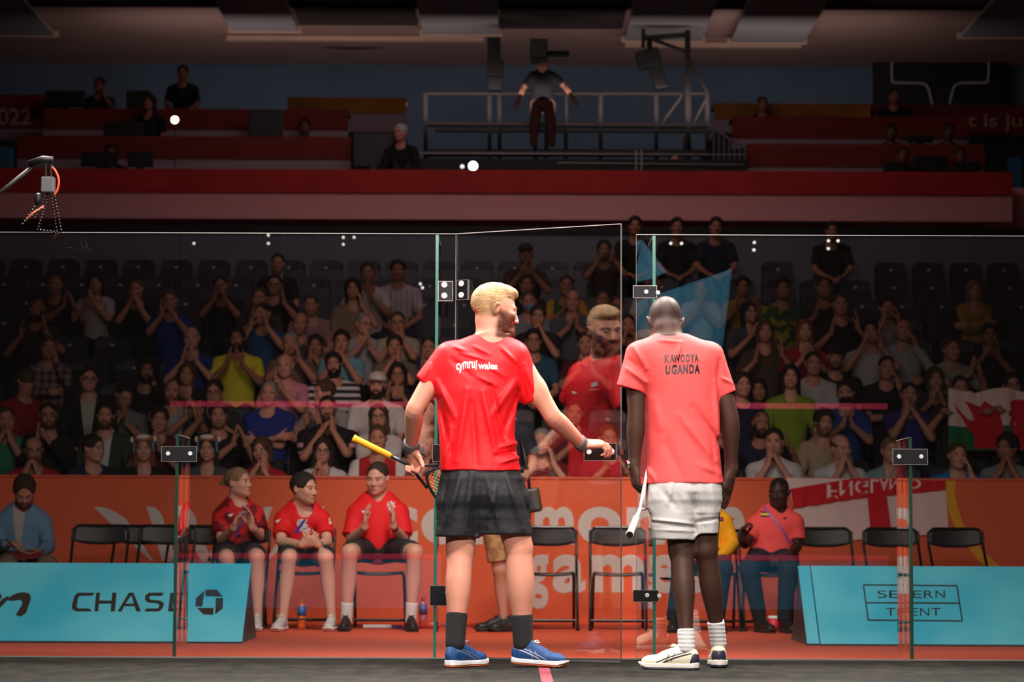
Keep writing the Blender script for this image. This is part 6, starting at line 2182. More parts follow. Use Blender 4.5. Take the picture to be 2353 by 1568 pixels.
# ------------------------------------------------------------------ people on the bench
def figure(label, name, o):
    """joints are given as (pixel x, pixel y, depth)"""
    B = lambda q: np.array(P(q[0], q[1], q[2]))
    base = B(o['pel']).copy(); base[2] = o.get('fz', CARPET)
    root = empty(name, tuple(base), label, 'person')
    H = Head(B(o['head']), (math.sin(R(o['yaw'])), -math.cos(R(o['yaw'])), math.sin(R(o.get('pitch', -3)))), o.get('hs', 1.0), (math.sin(R(o.get('roll', 0))), 0, 1))
    J = {'pel': B(o['pel']), 'neck': B(o['neck']), 'shl': B(o['sl']), 'shr': B(o['sr'])}
    s = o.get('s', 1.0); w = o.get('w', 1.0); h = o.get('h', 0.0062)
    F = Sdf()
    add_head(F, H, J['neck'], jaw=o.get('jaw', 1.05))
    add_torso(F, J, -0.012, s, w)
    arms = {}
    for sd, a, e, wv_ in (('l', 'shl', 'el', 'wl'), ('r', 'shr', 'er', 'wr')):
        S_, E, W = J[a], B(o[e]), B(o[wv_])
        arms[sd] = (S_, E, W)
        add_arm(F, S_, E, W, 0, o.get('arm', 0.95))
        d, n = o['h' + sd]
        add_hand(F, W, d, n, sd, o.get('curl' + sd, (12, 14, 16, 18)), 1.0, o.get('thumb', 30), k=0.005)
    for sd in 'lr':
        hip = J['pel'] + np.array(((0.09 if sd == 'l' else -0.09), 0, 0)); kn = B(o['k' + sd]); an = B(o['a' + sd]); an[2] = base[2] + 0.09
        leg(F, hip, kn, an, o.get('legr', (0.080, 0.060, 0.056, 0.036)), back=(0, 1, 0), bulge=0.015)
    V, Q = F.run(h)
    hp = H.local(V); hp[np.linalg.norm(hp, axis=1) > 0.18] = 9
    hc = o['hc']
    npmesh('body', V, Q, skin_mat(o['tone'], tuple(c * 0.8 for c in hc), o.get('beard', 0), tuple(hc), o.get('buzz', 0), tuple(hc), 0.45), root, {'hp': hp})
    BV = (V, Q)
    F = Sdf()
    add_torso(F, J, 0.012, s, w, o.get('belly', 0))
    for sd in 'lr':
        S_, E, W = arms[sd]
        if o.get('sleeve') == 'long':
            add_arm(F, S_, E, W, 0.013, 0.95)
        else:
            b_ = S_ + (E - S_) * o.get('slen', 0.72)
            flatcap(F, S_, b_, 0.066, 0.070 * o.get('slw', 1), 0.03)
    H.cap(F, (0, 0.025, -0.06), (0, -0.010, -0.165), 0.050, 0.056, 0.008, 's')
    f1 = wob(int(o['head'][0]), 30, 6)
    V, Q = F.run(h, lambda X, Y, Z: 0.0048 * f1(X, Y, Z))
    bp = (V - (J['pel'] - np.array((0, 0, 0.50))))
    npmesh('shirt', V, Q, o['shirt'], root, {'bp': bp})
    SV = (V, Q)
    F = Sdf()
    F.ell(J['pel'] - (0, 0, 0.0), (0.185 * s, 0.145, 0.11), None, 0.04)
    for sd in 'lr':
        hip = J['pel'] + np.array(((0.09 if sd == 'l' else -0.09), 0, 0)); kn = B(o['k' + sd]); an = B(o['a' + sd]); an[2] = base[2] + 0.09
        if o.get('trousers'):
            F.cap(hip, kn, 0.098, 0.076, 0.04); F.cap(kn, an + (0, 0, 0.03), 0.074, 0.055, 0.03)
        else:
            flatcap(F, hip, hip + (kn - hip) * 0.86, 0.100, 0.090, 0.04)
    V, Q = F.run(h * 1.3, lambda X, Y, Z: 0.004 * f1(X, Y, Z))
    npmesh('trousers' if o.get('trousers') else 'shorts', V, Q, o['legs'], root, {'bp': V - base})
    for sd in 'lr':
        an = B(o['a' + sd]); an[2] = base[2] + 0.09
        if o.get('socks'):
            k_ = B(o['k' + sd]); u = nrm(k_ - an)
            sock(root, an + u * o.get('sockh', 0.12), an - (0, 0, 0.02), 0.047, 0.043, o['socks'], 0.005)
        tdir = np.array(o['t' + sd], float)
        heel = an - nrm(tdir) * 0.055; heel[2] = base[2] + 0.001
        if o.get('shoecols'): shoe(root, heel, tdir, o['shoecols'], 0.006, lace=o.get('lace', (0.6, 0.6, 0.6)), stripe=o.get('stripe', (0.5, 0.5, 0.5)))
    if o.get('hair'):
        V, Q = make_hair(H, o['hair'], 0.0055, 0.003, int(o['head'][0]))
        npmesh('hair', V, Q, hair_mat(hc), root)
    if o.get('gl'): glasses(H, root)
    if o.get('lan'):
        pts = [P(*q) for q in o['lan'][0]]
        lm = MB()
        for a, b_ in zip(pts[:-1], pts[1:]):
            n_ = 12; t = (b_ - a); v = Vector((-t.z, 0, t.x)).normalized() * 0.011
            for i in range(n_):
                p = a + t * i / n_; q = a + t * (i + 1) / n_
                lm.add([p - v - Vector((0, .5, 0)), q - v - Vector((0, .5, 0)), q + v - Vector((0, .5, 0)), p + v - Vector((0, .5, 0))], [(0, 1, 2, 3)])
        drape('lanyard', lm, SV, (0, 1, 0), 0.003, mat('lanyard', o['lan'][1], 0.5), root, 0.03)
    for (nm, polys, col) in o.get('marks', []):
        dm = MB()
        Yd = J['pel'][1] - 0.5
        k = Yd / (J['pel'][1] - 0.12)
        for pl in polys:
            dm.add([P(x, y, Yd) for x, y in pl], [tuple(range(len(pl)))])
        drape(nm, dm, SV, Vector(P(o['neck'][0], 1200, 19.3)).normalized(), 0.002, mat(nm, col, 0.6), root, 0.02)
    if o.get('watch'):
        sd, col = o['watch']
        wristband(root, arms[sd][1], arms[sd][2], 0.84, 0.99, 0.031, 0.031, mat('watch', col, 0.35), 'watch')
    return root, H


def rect(x0, y0, x1, y1): return [(x0, y0), (x1, y0), (x1, y1), (x0, y1)]
M_redb = cloth_mat(srgb(228, 30, 38), rough=0.7, bump=0.2)
M_redp = cloth_mat(srgb(205, 34, 44), 'splash', srgb(120, 14, 22), rough=0.7, bump=0.2)
M_dshorts = cloth_mat((0.02, 0.022, 0.028), rough=0.7)
M_swh = mat('shoe_white', (0.62, 0.60, 0.60), 0.5, bump=0.4, bscale=400)
M_sbk = mat('shoe_black', (0.012, 0.012, 0.013), 0.5)
M_sbk2 = mat('sole_black', (0.02, 0.02, 0.02), 0.6)
TB = 19.40
W_ = (0.62, 0.36, 0.27)
swoosh = lambda x, y, k=1.0: [(x, y), (x + 5 * k, y + 5 * k), (x + 9 * k, y + 5 * k), (x + 16 * k, y - 3 * k), (x + 8 * k, y + 2 * k), (x + 4 * k, y + 2 * k)]
dragon = lambda x, y, k=1.0: [(x + a * k, y + b * k) for a, b in ((0, 0), (4, -8), (8, -4), (14, -12), (18, -4), (26, -8), (20, 2), (28, 8), (20, 10), (24, 20), (14, 14), (8, 22), (8, 10), (0, 8))]
figure('woman with a fair ponytail in a red patterned top clapping beside two men', 'bench_sitter', dict(
    head=(550, 1110, TB - .02), yaw=58, pitch=4, jaw=0.92, hs=0.98, neck=(545, 1156, TB + .03), sl=(588, 1182, TB - .02), sr=(507, 1186, TB + .04), pel=(545, 1268, TB + .02), w=0.9, s=0.95,
    el=(598, 1234, TB - .12), wl=(579, 1212, TB - .33), hl=((-0.15, -0.2, 1), (-0.8, -0.6, 0)), er=(508, 1242, TB - .06), wr=(536, 1214, TB - .28), hr=((0.35, -0.3, 0.8), (0.9, -0.2, 0.2)), arm=0.86,
    kl=(590, 1280, TB - .42), al=(592, 1420, TB - .40), kr=(520, 1282, TB - .42), ar=(540, 1425, TB - .36), tl=(0.05, -1, 0), tr=(-0.2, -1, 0), tone=W_, hc=(0.22, 0.13, 0.07), hair='pony',
    shirt=M_redp, legs=M_dshorts, shoecols=(M_swh, M_mw, M_swh, M_swh), lace=(0.7, 0.6, 0.6), watch=('l', (0.75, 0.72, 0.7)), slw=1.1,
    lan=([(572, 1160, TB), (560, 1195, TB), (545, 1235, TB)], srgb(90, 50, 160)), marks=[('swoosh', [swoosh(522, 1186)], (0.8, 0.8, 0.8))]))
figure('young dark-haired man in a red tee with folded hands on the bench', 'bench_sitter', dict(
    head=(700, 1124, TB - .10), yaw=52, pitch=-2, hs=1.03, neck=(694, 1170, TB - .02), sl=(742, 1196, TB - .06), sr=(650, 1196, TB - .02), pel=(700, 1268, TB + .04),
    el=(752, 1246, TB - .24), wl=(731, 1252, TB - .40), hl=((-0.8, -0.5, 0.35), (-0.3, 0.5, 0.5)), curll=(40, 42, 44, 46), er=(645, 1246, TB - .20), wr=(694, 1252, TB - .42), hr=((0.9, -0.25, 0.35), (0.3, 0.7, 0.4)), curlr=(38, 40, 42, 44),
    kl=(748, 1282, TB - .44), al=(762, 1420, TB - .34), kr=(664, 1282, TB - .46), ar=(650, 1420, TB - .40), tl=(-0.05, -1, 0), tr=(-0.15, -1, 0), tone=(0.66, 0.40, 0.29), hc=(0.022, 0.016, 0.013), hair='thick', beard=0.25,
    shirt=M_redb, legs=M_dshorts, shoecols=(M_swh, M_mw, mat('sole_pink', srgb(230, 150, 150), 0.5), M_swh), watch=('l', (0.02, 0.02, 0.02)),
    lan=([(722, 1160, TB), (706, 1192, TB), (682, 1226, TB)], srgb(70, 60, 170)), marks=[('swoosh', [swoosh(629, 1199)], (0.8, 0.8, 0.8)), ('dragon_print', [dragon(682, 1204, 1.0), dragon(694, 1222, 0.8)], (0.75, 0.66, 0.66)), ('sleeve_crest', [rect(757, 1192, 763, 1208)], (0.8, 0.7, 0.7))]))
figure('short-haired man in a red sweatshirt clapping, with white socks and black shoes, on the bench', 'bench_sitter', dict(
    head=(867, 1100, TB - .04), yaw=-14, pitch=-10, hs=1.05, neck=(868, 1150, TB + .02), sl=(920, 1180, TB), sr=(817, 1180, TB), pel=(868, 1262, TB + .02), w=1.1, s=1.05, belly=0.02,
    el=(926, 1240, TB - .08), wl=(904, 1210, TB - .30), hl=((0.02, -0.25, 1), (-1, 0.1, 0)), er=(806, 1242, TB - .08), wr=(838, 1212, TB - .30), hr=((0.05, -0.25, 1), (1, 0.1, 0)), arm=1.0,
    kl=(953, 1270, TB - .44), al=(944, 1420, TB - .36), kr=(804, 1270, TB - .46), ar=(796, 1420, TB - .36), tl=(0.12, -1, 0), tr=(-0.05, -1, 0), tone=(0.62, 0.34, 0.26), hc=(0.035, 0.022, 0.016), hair='short',
    legr=(0.085, 0.065, 0.060, 0.040), shirt=M_redb, legs=M_dshorts, socks=M_sockw, sockh=0.13, shoecols=(M_sbk, M_sbk2, M_sbk2, M_sbk), lace=(0.02, 0.02, 0.02), stripe=(0.02, 0.02, 0.02), watch=('l', (0.015, 0.015, 0.015)), slen=0.85, slw=1.12,
    marks=[('chest_crest', [dragon(890, 1162, 0.75)], (0.75, 0.68, 0.68)), ('swoosh', [swoosh(829, 1178, 0.8)], (0.8, 0.8, 0.8))]))
figure('dark-skinned man in a salmon tee with a flag patch and lanyard seated on the right', 'bench_sitter', dict(
    head=(1790, 1132, TB - .02), yaw=-22, pitch=-8, neck=(1784, 1180, TB + .03), sl=(1828, 1202, TB), sr=(1735, 1206, TB + .02), pel=(1772, 1284, TB + .02), hs=0.98,
    el=(1832, 1256, TB - .03), wl=(1812, 1276, TB - .26), hl=((-0.8, -0.5, -0.2), (0, 0, -1)), curll=(25, 25, 28, 30), er=(1712, 1250, TB - .10), wr=(1704, 1240, TB - .32), hr=((0.10, -0.3, 0.9), (0.8, -0.6, 0.1)), curlr=(35, 45, 50, 55),
    kl=(1812, 1306, TB - .46), al=(1802, 1425, TB - .40), kr=(1722, 1306, TB - .46), ar=(1745, 1425, TB - .34), tl=(0.2, -1, 0), tr=(0.35, -1, 0), tone=(0.045, 0.022, 0.017), hc=(0.01, 0.008, 0.008), buzz=0.9,
    shirt=cloth_mat(srgb(240, 84, 84), rough=0.8, bump=0.2), legs=cloth_mat((0.015, 0.018, 0.028)), trousers=True, shoecols=(M_sbk, M_sbk2, M_sbk2, M_sbk), stripe=(0.02, 0.02, 0.02), lace=(0.03, 0.03, 0.03),
    lan=([(1752, 1160, TB), (1775, 1194, TB), (1800, 1225, TB), (1812, 1250, TB)], srgb(170, 80, 140)),
    marks=[('flag_black', [rect(1747, 1179, 1771, 1183), rect(1747, 1188, 1771, 1192)], (0.02, 0.02, 0.02)), ('flag_yellow', [rect(1747, 1183, 1771, 1188)], srgb(235, 200, 60)), ('swoosh', [swoosh(1799, 1194, 0.7)], (0.02, 0.02, 0.02))]))
figure('person in a yellow jacket with dark trousers seated behind the player in salmon', 'bench_sitter', dict(
    head=(1612, 1128, TB), yaw=5, neck=(1616, 1172, TB + .03), sl=(1664, 1200, TB), sr=(1570, 1200, TB), pel=(1622, 1284, TB + .02),
    el=(1684, 1252, TB - .05), wl=(1652, 1282, TB - .30), hl=((-0.8, -0.4, -0.2), (0, 0, -1)), er=(1560, 1252, TB - .05), wr=(1600, 1282, TB - .30), hr=((0.8, -0.4, -0.2), (0, 0, -1)), curll=(25,) * 4, curlr=(25,) * 4,
    kl=(1660, 1306, TB - .46), al=(1650, 1428, TB - .36), kr=(1566, 1306, TB - .46), ar=(1548, 1428, TB - .36), tl=(0.05, -1, 0), tr=(-0.1, -1, 0), tone=(0.05, 0.025, 0.02), hc=(0.01, 0.008, 0.008), buzz=0.9,
    shirt=cloth_mat(srgb(246, 170, 22), rough=0.7, bump=0.3), sleeve='long', legs=cloth_mat((0.012, 0.016, 0.03)), trousers=True, shoecols=(M_sbk, M_sbk2, M_sbk2, M_sbk), stripe=(0.02, 0.02, 0.02), lace=(0.03, 0.03, 0.03),
    marks=[('flag_black', [rect(1646, 1192, 1664, 1195), rect(1646, 1199, 1664, 1202)], (0.02, 0.02, 0.02)), ('flag_red', [rect(1646, 1195, 1664, 1199)], srgb(170, 50, 20))]))
figure('bearded man in an open pale blue shirt writing on his lap at the left edge', 'bench_sitter', dict(
    head=(56, 1130, TB - .14), yaw=12, pitch=-44, neck=(50, 1172, TB - .02), sl=(100, 1200, TB - .02), sr=(6, 1200, TB - .02), pel=(50, 1290, TB + .03),
    el=(112, 1256, TB - .08), wl=(92, 1272, TB - .32), hl=((-0.8, -0.5, -0.1), (0, 0.2, 1)), er=(-8, 1256, TB - .08), wr=(14, 1252, TB - .32), hr=((0.8, -0.5, 0.1), (0.2, 0.3, -1)), curlr=(45, 50, 55, 55), curll=(20,) * 4,
    kl=(108, 1300, TB - .46), al=(104, 1425, TB - .36), kr=(18, 1300, TB - .46), ar=(10, 1425, TB - .36), tl=(0.1, -1, 0), tr=(-0.1, -1, 0), tone=(0.42, 0.22, 0.15), hc=(0.035, 0.018, 0.010), hair='thick', beard=0.9,
    shirt=cloth_mat(srgb(104, 140, 170), 'open', (0.42, 0.38, 0.33), bump=0.25), sleeve='long', legs=cloth_mat((0.17, 0.12, 0.08)), trousers=True, shoecols=(M_sbk, M_sbk2, M_sbk2, M_sbk)))
c = Vector(P(58, 1275, TB - .40))
tag(MB().obox(c, (0.13, 0, 0.01), (0, 0.09, 0.03), (-0.0004, -0.001, 0.004)).build('clipboard', mat('board_red', srgb(140, 40, 35), 0.7)), 'dark red clipboard on the lap of the man writing at the left edge', 'clipboard')
a = Vector(P(13, 1240, TB - .46)); b = Vector(P(35, 1259, TB - .42))
tag(MB().tube([a, b], 0.006, 8).build('pen', M_black), 'black pen in the hand of the man writing at the left edge', 'pen')
# standing person behind the open door
TC = 19.0
rt, Hc = figure('person in black top and khaki shorts standing behind the player in red', 'standing_person', dict(
    head=(1150, 915, TC - .0), yaw=-20, neck=(1155, 965, TC + .02), sl=(1208, 1000, TC), sr=(1110, 1000, TC), pel=(1160, 1180, TC),
    el=(1226, 1070, TC + .02), wl=(1206, 1098, TC - .22), hl=((-0.6, -0.6, 0.2), (0, 0.3, -1)), er=(1095, 1070, TC), wr=(1125, 1098, TC - .24), hr=((0.6, -0.6, 0.2), (0, 0.3, -1)), curll=(35,) * 4, curlr=(35,) * 4,
    kl=(1192, 1310, TC), al=(1186, 1425, TC + .02), kr=(1150, 1310, TC - .02), ar=(1158, 1425, TC + .03), tl=(-0.8, -0.5, 0), tr=(-0.92, -0.35, 0), tone=(0.50, 0.27, 0.19), hc=(0.03, 0.02, 0.015), hair='short',
    shirt=cloth_mat((0.012, 0.014, 0.024)), legs=cloth_mat(srgb(176, 140, 96), 'splash', srgb(150, 112, 74)), shoecols=(M_sbk, M_sbk2, M_sbk2, M_sbk), stripe=(0.10, 0.09, 0.06), lace=(0.03, 0.03, 0.03), slen=0.6))
c = Vector(P(1226, 1150, TC - .16))
bg = empty('camera_bag', c, 'black camera bag hanging at the hip of the standing person', 'bag')
MB().obox(c, (0.055, 0, 0.01), (0, 0.06, 0), (-0.015, 0, 0.09)).build('bag_body', M_black, bg, bevel=0.02)
MB().tube([c + Vector((-0.03, 0, 0.08)), Vector(P(1212, 1080, TC - .15)), Vector(P(1196, 1000, TC - .12))], 0.012, 8).build('strap', M_black, bg, smooth=True)
# ------------------------------------------------------------------ the crowd
WH = (0.62, 0.58, 0.58); BK = (0.012, 0.011, 0.013); NV = (0.012, 0.016, 0.040); GR = (0.22, 0.22, 0.23); BLU = (0.015, 0.035, 0.22)
RD = (0.42, 0.015, 0.020); PK = (0.62, 0.24, 0.34); TL = (0.10, 0.34, 0.42); MR = (0.10, 0.010, 0.020); YL = (0.62, 0.56, 0.04)


def hotdog(H, root):
    """soft hat shaped like a bread roll with white top, blue sides and white ears"""
    F = Sdf(); H.ell(F, (0, -0.01, 0.095), (0.095, 0.075, 0.042), 0.01)
    V, Q = F.run(0.007)
    npmesh('hat_crown', V, Q, cloth_mat((0.38, 0.15, 0.05), bump=0), root, {'bp': V - H.c})
    F = Sdf(); H.ell(F, (0, -0.045, 0.110), (0.068, 0.052, 0.028), 0.01)
    V, Q = F.run(0.007)
    npmesh('hat_patch', V, Q, cloth_mat((0.80, 0.74, 0.72), bump=0), root, {'bp': V - H.c})
    for sx in (-1, 1):
        F = Sdf(); H.cap(F, (sx * 0.082, -0.02, 0.055), (sx * 0.094, -0.03, -0.03), 0.016, 0.010, 0.01)
        V, Q = F.run(0.006)
        npmesh('ear_flap', V, Q, cloth_mat((0.08, 0.28, 0.50), bump=0), root, {'bp': V - H.c})
        F = Sdf(); H.ell(F, (sx * 0.105, -0.01, 0.088), (0.020, 0.016, 0.030), 0.01)
        V, Q = F.run(0.006)
        npmesh('hat_ear', V, Q, cloth_mat((0.75, 0.70, 0.68), bump=0), root, {'bp': V - H.c})


CROWD = [
 # row 1 (front)
 (12, 965, dict(l='person in a green tee at the left edge, hand at the mouth', c=(0.03, 0.22, 0.10), hc='brn', pose='mouth', yaw=20, row=1)),
 (76, 1036, dict(l='bald man with glasses in a red tee, hand over his mouth', c=RD, hair='ring', hc='drk', gl=1, beard=.6, pose='mouth', yaw=15, row=0)),
 (110, 955, dict(l='bearded man with glasses in a black jacket clapping, left of the white-shirt gap', c=BK, sleeve='long', gl=1, beard=.7, pose='clap', yaw=12, row=1)),
 (210, 1032, dict(l='dark-haired man in a navy sweater looking right, front row', c=NV, sleeve='long', hair='thick', hc='drk', pose='down', yaw=55, tone='f', row=0)),
 (242, 955, dict(l='bearded dark-haired man in an olive shirt over a white tee', c=(0.045, 0.055, 0.035), st='open', c2=WH, sleeve='long', hair='thick', beard=.8, pose='down', yaw=5, tone='f', row=1)),
 (330, 1032, dict(l='long-haired woman in a brown and white novelty hat, left of the two', c=BK, hair='long', hc='red', sex='w', pose='down', tone='f', yaw=5, hotdog=hotdog, row=0)),
 (365, 966, dict(l='man in a maroon polo shirt beneath the grey-tee man clapping', c=MR, hair='thick', pose='clap', tone='m', yaw=10, row=1)),
 (478, 1032, dict(l='long-haired woman in a brown and white novelty hat, right of the clamp', c=(0.08, 0.08, 0.09), hair='long', hc='drk', sex='w', pose='down', tone='f', yaw=-4, hotdog=hotdog, row=0)),
 (500, 955, dict(l='dark-haired man in black with one hand raised, behind the right novelty hat', c=BK, hair='thick', beard=.3, pose='side', yaw=10, row=1)),
 (603, 1036, dict(l='short-haired woman in red clapping at her mouth, front row', c=RD, hair='bob', hc='brn', sex='w', pose='mouth', tone='f', yaw=-15, roll=-4, row=0)),
 (742, 1036, dict(l='long-haired woman with round glasses and a white cardigan, front row', c=WH, st='open', c2=(0.3, 0.2, 0.18), sleeve='long', hair='long', hc='drk', sex='w', gl=1, pose='clap', tone='f', row=0)),
 (753, 940, dict(l='bearded man in a black rugby shirt with red and white arm bands', c=BK, st='sleevebands', c2=(0.6, 0.35, 0.36), hair='short', beard=.8, pose='mouth', w=1.15, tone='m', row=1)),
 (868, 1008, dict(l='man in a red top with a white collar beneath the long-haired woman', c=RD, st='sides', c2=WH, hair='short', hc='brn', pose='down', tone='m', row=0)),
 (870, 957, dict(l='woman with long straight hair and glasses in a white tee', c=WH, hair='long', hc='brn', sex='w', gl=1, pose='cross', tone='f', row=1)),
 (990, 1025, dict(l='person in pinkish red half hidden behind the racket hand', c=(0.35, 0.08, 0.08), hair='thick', hc='brn', pose='mouth', row=0)),
 (985, 945, dict(l='person in a grey top half hidden behind the raised forearm', c=(0.2, 0.13, 0.12), hair='short', pose='cross', row=1)),
 (1246, 1016, dict(l='grey-haired man in a maroon tee with hand at his chin, behind the door', c=(0.16, 0.012, 0.02), hair='short', hc='gry', pose='cheek', tone='f', yaw=-8, row=0)),
 (1396, 1008, dict(l='person in red clapping behind the reaching hand', c=(0.25, 0.02, 0.03), hair='short', hc='red', pose='clap', tone='m', yaw=15, row=0)),
 (1320, 950, dict(l='person in a dark red top behind the reflected chest', c=(0.14, 0.015, 0.03), hair='short', pose='clap', row=1)),
 (1749, 975, dict(l='black-bearded man in a dark navy tee clapping beside his face', c=NV, hair='buzz', beard=1.0, pose='side', tone='t', yaw=5, row=1)),
 (1780, 1016, dict(l='dark-haired man in a white polo with hands clasped at his chin', c=WH, hair='short', hc='drk', pose='mouth', tone='f', yaw=-12, roll=4, row=0)),
 (1893, 972, dict(l='smiling curly-haired man in a beige open-neck shirt', c=(0.42, 0.30, 0.19), st='vneck', c2=(0.4, 0.22, 0.15), hair='curly', beard=.6, pose='down', tone='m', yaw=8, row=1)),
 (1930, 1030, dict(l='balding man in a white tee with both hands over his mouth', c=WH, hair='ring', hc='brn', pose='mouth', tone='f', yaw=25, pitch=-8, row=0)),
 (2045, 1036, dict(l='woman in pale teal behind the clamp on the right fin', c=(0.20, 0.32, 0.33), hair='pony', hc='lbr', sex='w', pose='clap', tone='f', yaw=10, row=0)),
 (2200, 1048, dict(l='short-haired man in a bright blue polo with a hand at his chin', c=(0.01, 0.18, 0.42), hair='short', hc='brn', pose='cheek', tone='f', yaw=6, row=0)),
 (2318, 1030, dict(l='curly dark-haired person in a grey tee, hand over mouth, right edge', c=(0.20, 0.20, 0.22), hair='curly', hc='blk', pose='mouth', tone='t', yaw=-40, row=0)),
 # row 3
 (50, 876, dict(l='person in a plain red tee with the back of the head turned, left', c=(0.26, 0.010, 0.016), hair='short', hc='brn', pose='down', yaw=-150, body=90, row=2)),
 (203, 872, dict(l='man with glasses in a black jacket over a white and lime top', c=BK, st='open', c2=(0.45, 0.45, 0.36), sleeve='long', gl=1, hair='short', pose='down', tone='f', yaw=15, row=2)),
 (283, 912, dict(l='man in a grey tee leaning his head towards his hand', c=(0.17, 0.17, 0.18), hair='short', beard=.5, pose='clap', yaw=25, pitch=-25, roll=12, row=2)),
 (397, 900, dict(l='balding bearded man in a grey tee with his arm raised clapping', c=(0.28, 0.28, 0.29), hair='buzz', hc='brn', beard=.7, pose='side', tone='m', row=2)),
 (492, 903, dict(l='man with glasses in dark clothes above the pink stripe, left', c=(0.03, 0.03, 0.035), gl=1, hair='thick', pose='clap', row=2)),
 (618, 905, dict(l='grey-haired man in a royal blue polo with crossed arms', c=BLU, hair='short', hc='gry', pose='cross', tone='f', w=1.12, belly=.02, row=2)),
 (748, 903, dict(l='brown-haired person in a grey tee looking left, hand at head', c=(0.30, 0.30, 0.31), hair='thick', hc='brn', pose='clap', tone='f', yaw=-55, row=2)),
 (866, 886, dict(l='bearded man in a white backward cap and white tee', c=WH, hair='none', cap=(0.62, 0.56, 0.52), hc='drk', beard=1.0, pose='down', tone='f', w=1.12, row=2)),
 (1703, 884, dict(l='young dark-haired boy in navy beside the right sleeve of the salmon shirt', c=NV, hair='thick', hc='drk', pose='down', tone='f', yaw=15, row=2)),
 (1742, 897, dict(l='dark-haired woman clapping with open hands, right of the boy', c=(0.03, 0.04, 0.12), hair='long', hc='blk', sex='w', pose='side', tone='t', row=2)),
 (1817, 866, dict(l='black-haired woman in a lime green top', c=(0.20, 0.28, 0.02), hair='long', hc='blk', sex='w', pose='down', tone='f', yaw=-6, row=2)),
 (1943, 905, dict(l='man with a black face mask in a blue tee clapping', c=(0.02, 0.05, 0.20), hair='short', hc='drk', pose='clap', mask=BK, tone='m', yaw=-8, row=2)),
 (2089, 908, dict(l='man in a purple-blue tee with both hands at his mouth', c=(0.03, 0.025, 0.16), hair='short', hc='drk', pose='mouth', tone='m', w=1.1, row=2)),
 (2206, 893, dict(l='person peeking over the left end of the Welsh dragon flag', c=(0.04, 0.03, 0.03), hair='short', hc='drk', pose='hold', row=2)),
 (2326, 886, dict(l='dark-haired person with glasses holding the right end of the dragon flag', c=(0.10, 0.09, 0.09), hair='thick', hc='blk', gl=1, pose='hold', tone='m', row=2)),
 # row 4
 (333, 852, dict(l='bearded man in a black hoodie with a hand at his chin, left', c=BK, sleeve='long', beard=.9, hair='curly', hc='blk', pose='cheek', yaw=20, tone='t', row=3)),
 (430, 860, dict(l='long-haired woman in black below the royal blue shirt', c=BK, hair='long', hc='brn', sex='w', pose='clap', row=3)),
 (655, 842, dict(l='bald man in a pink shirt clapping', c=PK, hair='none', hc='brn', pose='clap', tone='f', yaw=-6, row=3)),
 (767, 838, dict(l='dark-bearded man in a black and white striped tee', c=(0.02, 0.02, 0.03), st='stripes', c2=(0.6, 0.55, 0.56), hair='thick', hc='blk', beard=1., pose='down', tone='m', w=1.1, row=3)),
 (914, 860, dict(l='curly dark-haired woman with glasses beside the white cap', c=BK, hair='long', hc='blk', sex='w', gl=1, pose='clap', tone='m', row=3)),
 (1869, 836, dict(l='dark-haired person in a white shirt and dark tie', c=(0.46, 0.43, 0.44), hair='short', hc='drk', pose='down', row=3)),
 (1917, 822, dict(l='stubbled man in a black tee with sunglasses pushed up on his cap', c=BK, hair='none', cap=(0.03, 0.012, 0.015), beard=.7, pose='down', tone='m', w=1.15, row=3)),
 (2037, 846, dict(l='short-haired man in a black tee with his hand on his cheek', c=BK, hair='short', hc='drk', pose='cheek', tone='m', w=1.1, row=3)),
 (2149, 872, dict(l='brown-haired woman in a brown top clapping, left of the dragon flag', c=(0.06, 0.04, 0.03), hair='bob', hc='brn', sex='w', pose='clap', row=3)),
 # row 5
 (112, 800, dict(l='man in a red and grey plaid shirt leaning on his raised arm', c=(0.12, 0.02, 0.03), st='plaid', c2=(0.30, 0.26, 0.25), sleeve='long', hair='short', hc='brn', pose='cheek', yaw=10, row=4)),
 (440, 778, dict(l='bald older man in a bright royal blue shirt', c=(0.012, 0.03, 0.20), hair='ring', hc='gry', pose='clap', tone='f', row=4)),
 (545, 780, dict(l='dark-bearded man in a bright yellow tee clapping', c=YL, hair='thick', hc='blk', beard=1., pose='clap', tone='t', w=1.1, row=4)),
 (668, 790, dict(l='grey-haired person in a faded brown top behind the pink shirt', c=(0.18, 0.10, 0.09), hair='short', hc='gry', pose='clapup', row=4)),
 (725, 796, dict(l='person in an amber yellow top clapping behind a raised hand', c=(0.42, 0.22, 0.02), hair='thick', hc='blk', pose='mouth', tone='t', row=4)),
 (785, 786, dict(l='dark-haired man in a light blue tee holding his hands at his chin', c=(0.14, 0.34, 0.42), hair='thick', hc='blk', pose='mouth', tone='m', row=4)),
 (907, 797, dict(l='dark-haired man resting his chin, right of the light blue tee', c=(0.16, 0.13, 0.11), hair='thick', hc='drk', pose='mouth', row=4)),
 (985, 800, dict(l='person in dark blue at the tall fin, left of the red sleeve', c=(0.02, 0.02, 0.08), hair='short', pose='clap', row=4)),
 (1226, 783, dict(l='man with glasses and a blue collar right of the blond head', c=(0.02, 0.08, 0.14), gl=1, hair='thick', hc='blk', pose='down', tone='m', row=4)),
 (1345, 790, dict(l='person in dark maroon behind the reflected face', c=(0.08, 0.01, 0.02), hair='short', pose='clap', row=4)),
 (1758, 762, dict(l='long-haired woman in brown with her hand up, right of the blue artwork', c=(0.07, 0.045, 0.03), hair='long', hc='brn', sex='w', pose='wide', row=4)),
 (1849, 760, dict(l='long-haired woman in a red top clapping', c=(0.30, 0.012, 0.03), hair='long', hc='red', sex='w', pose='clap', tone='f', row=4)),
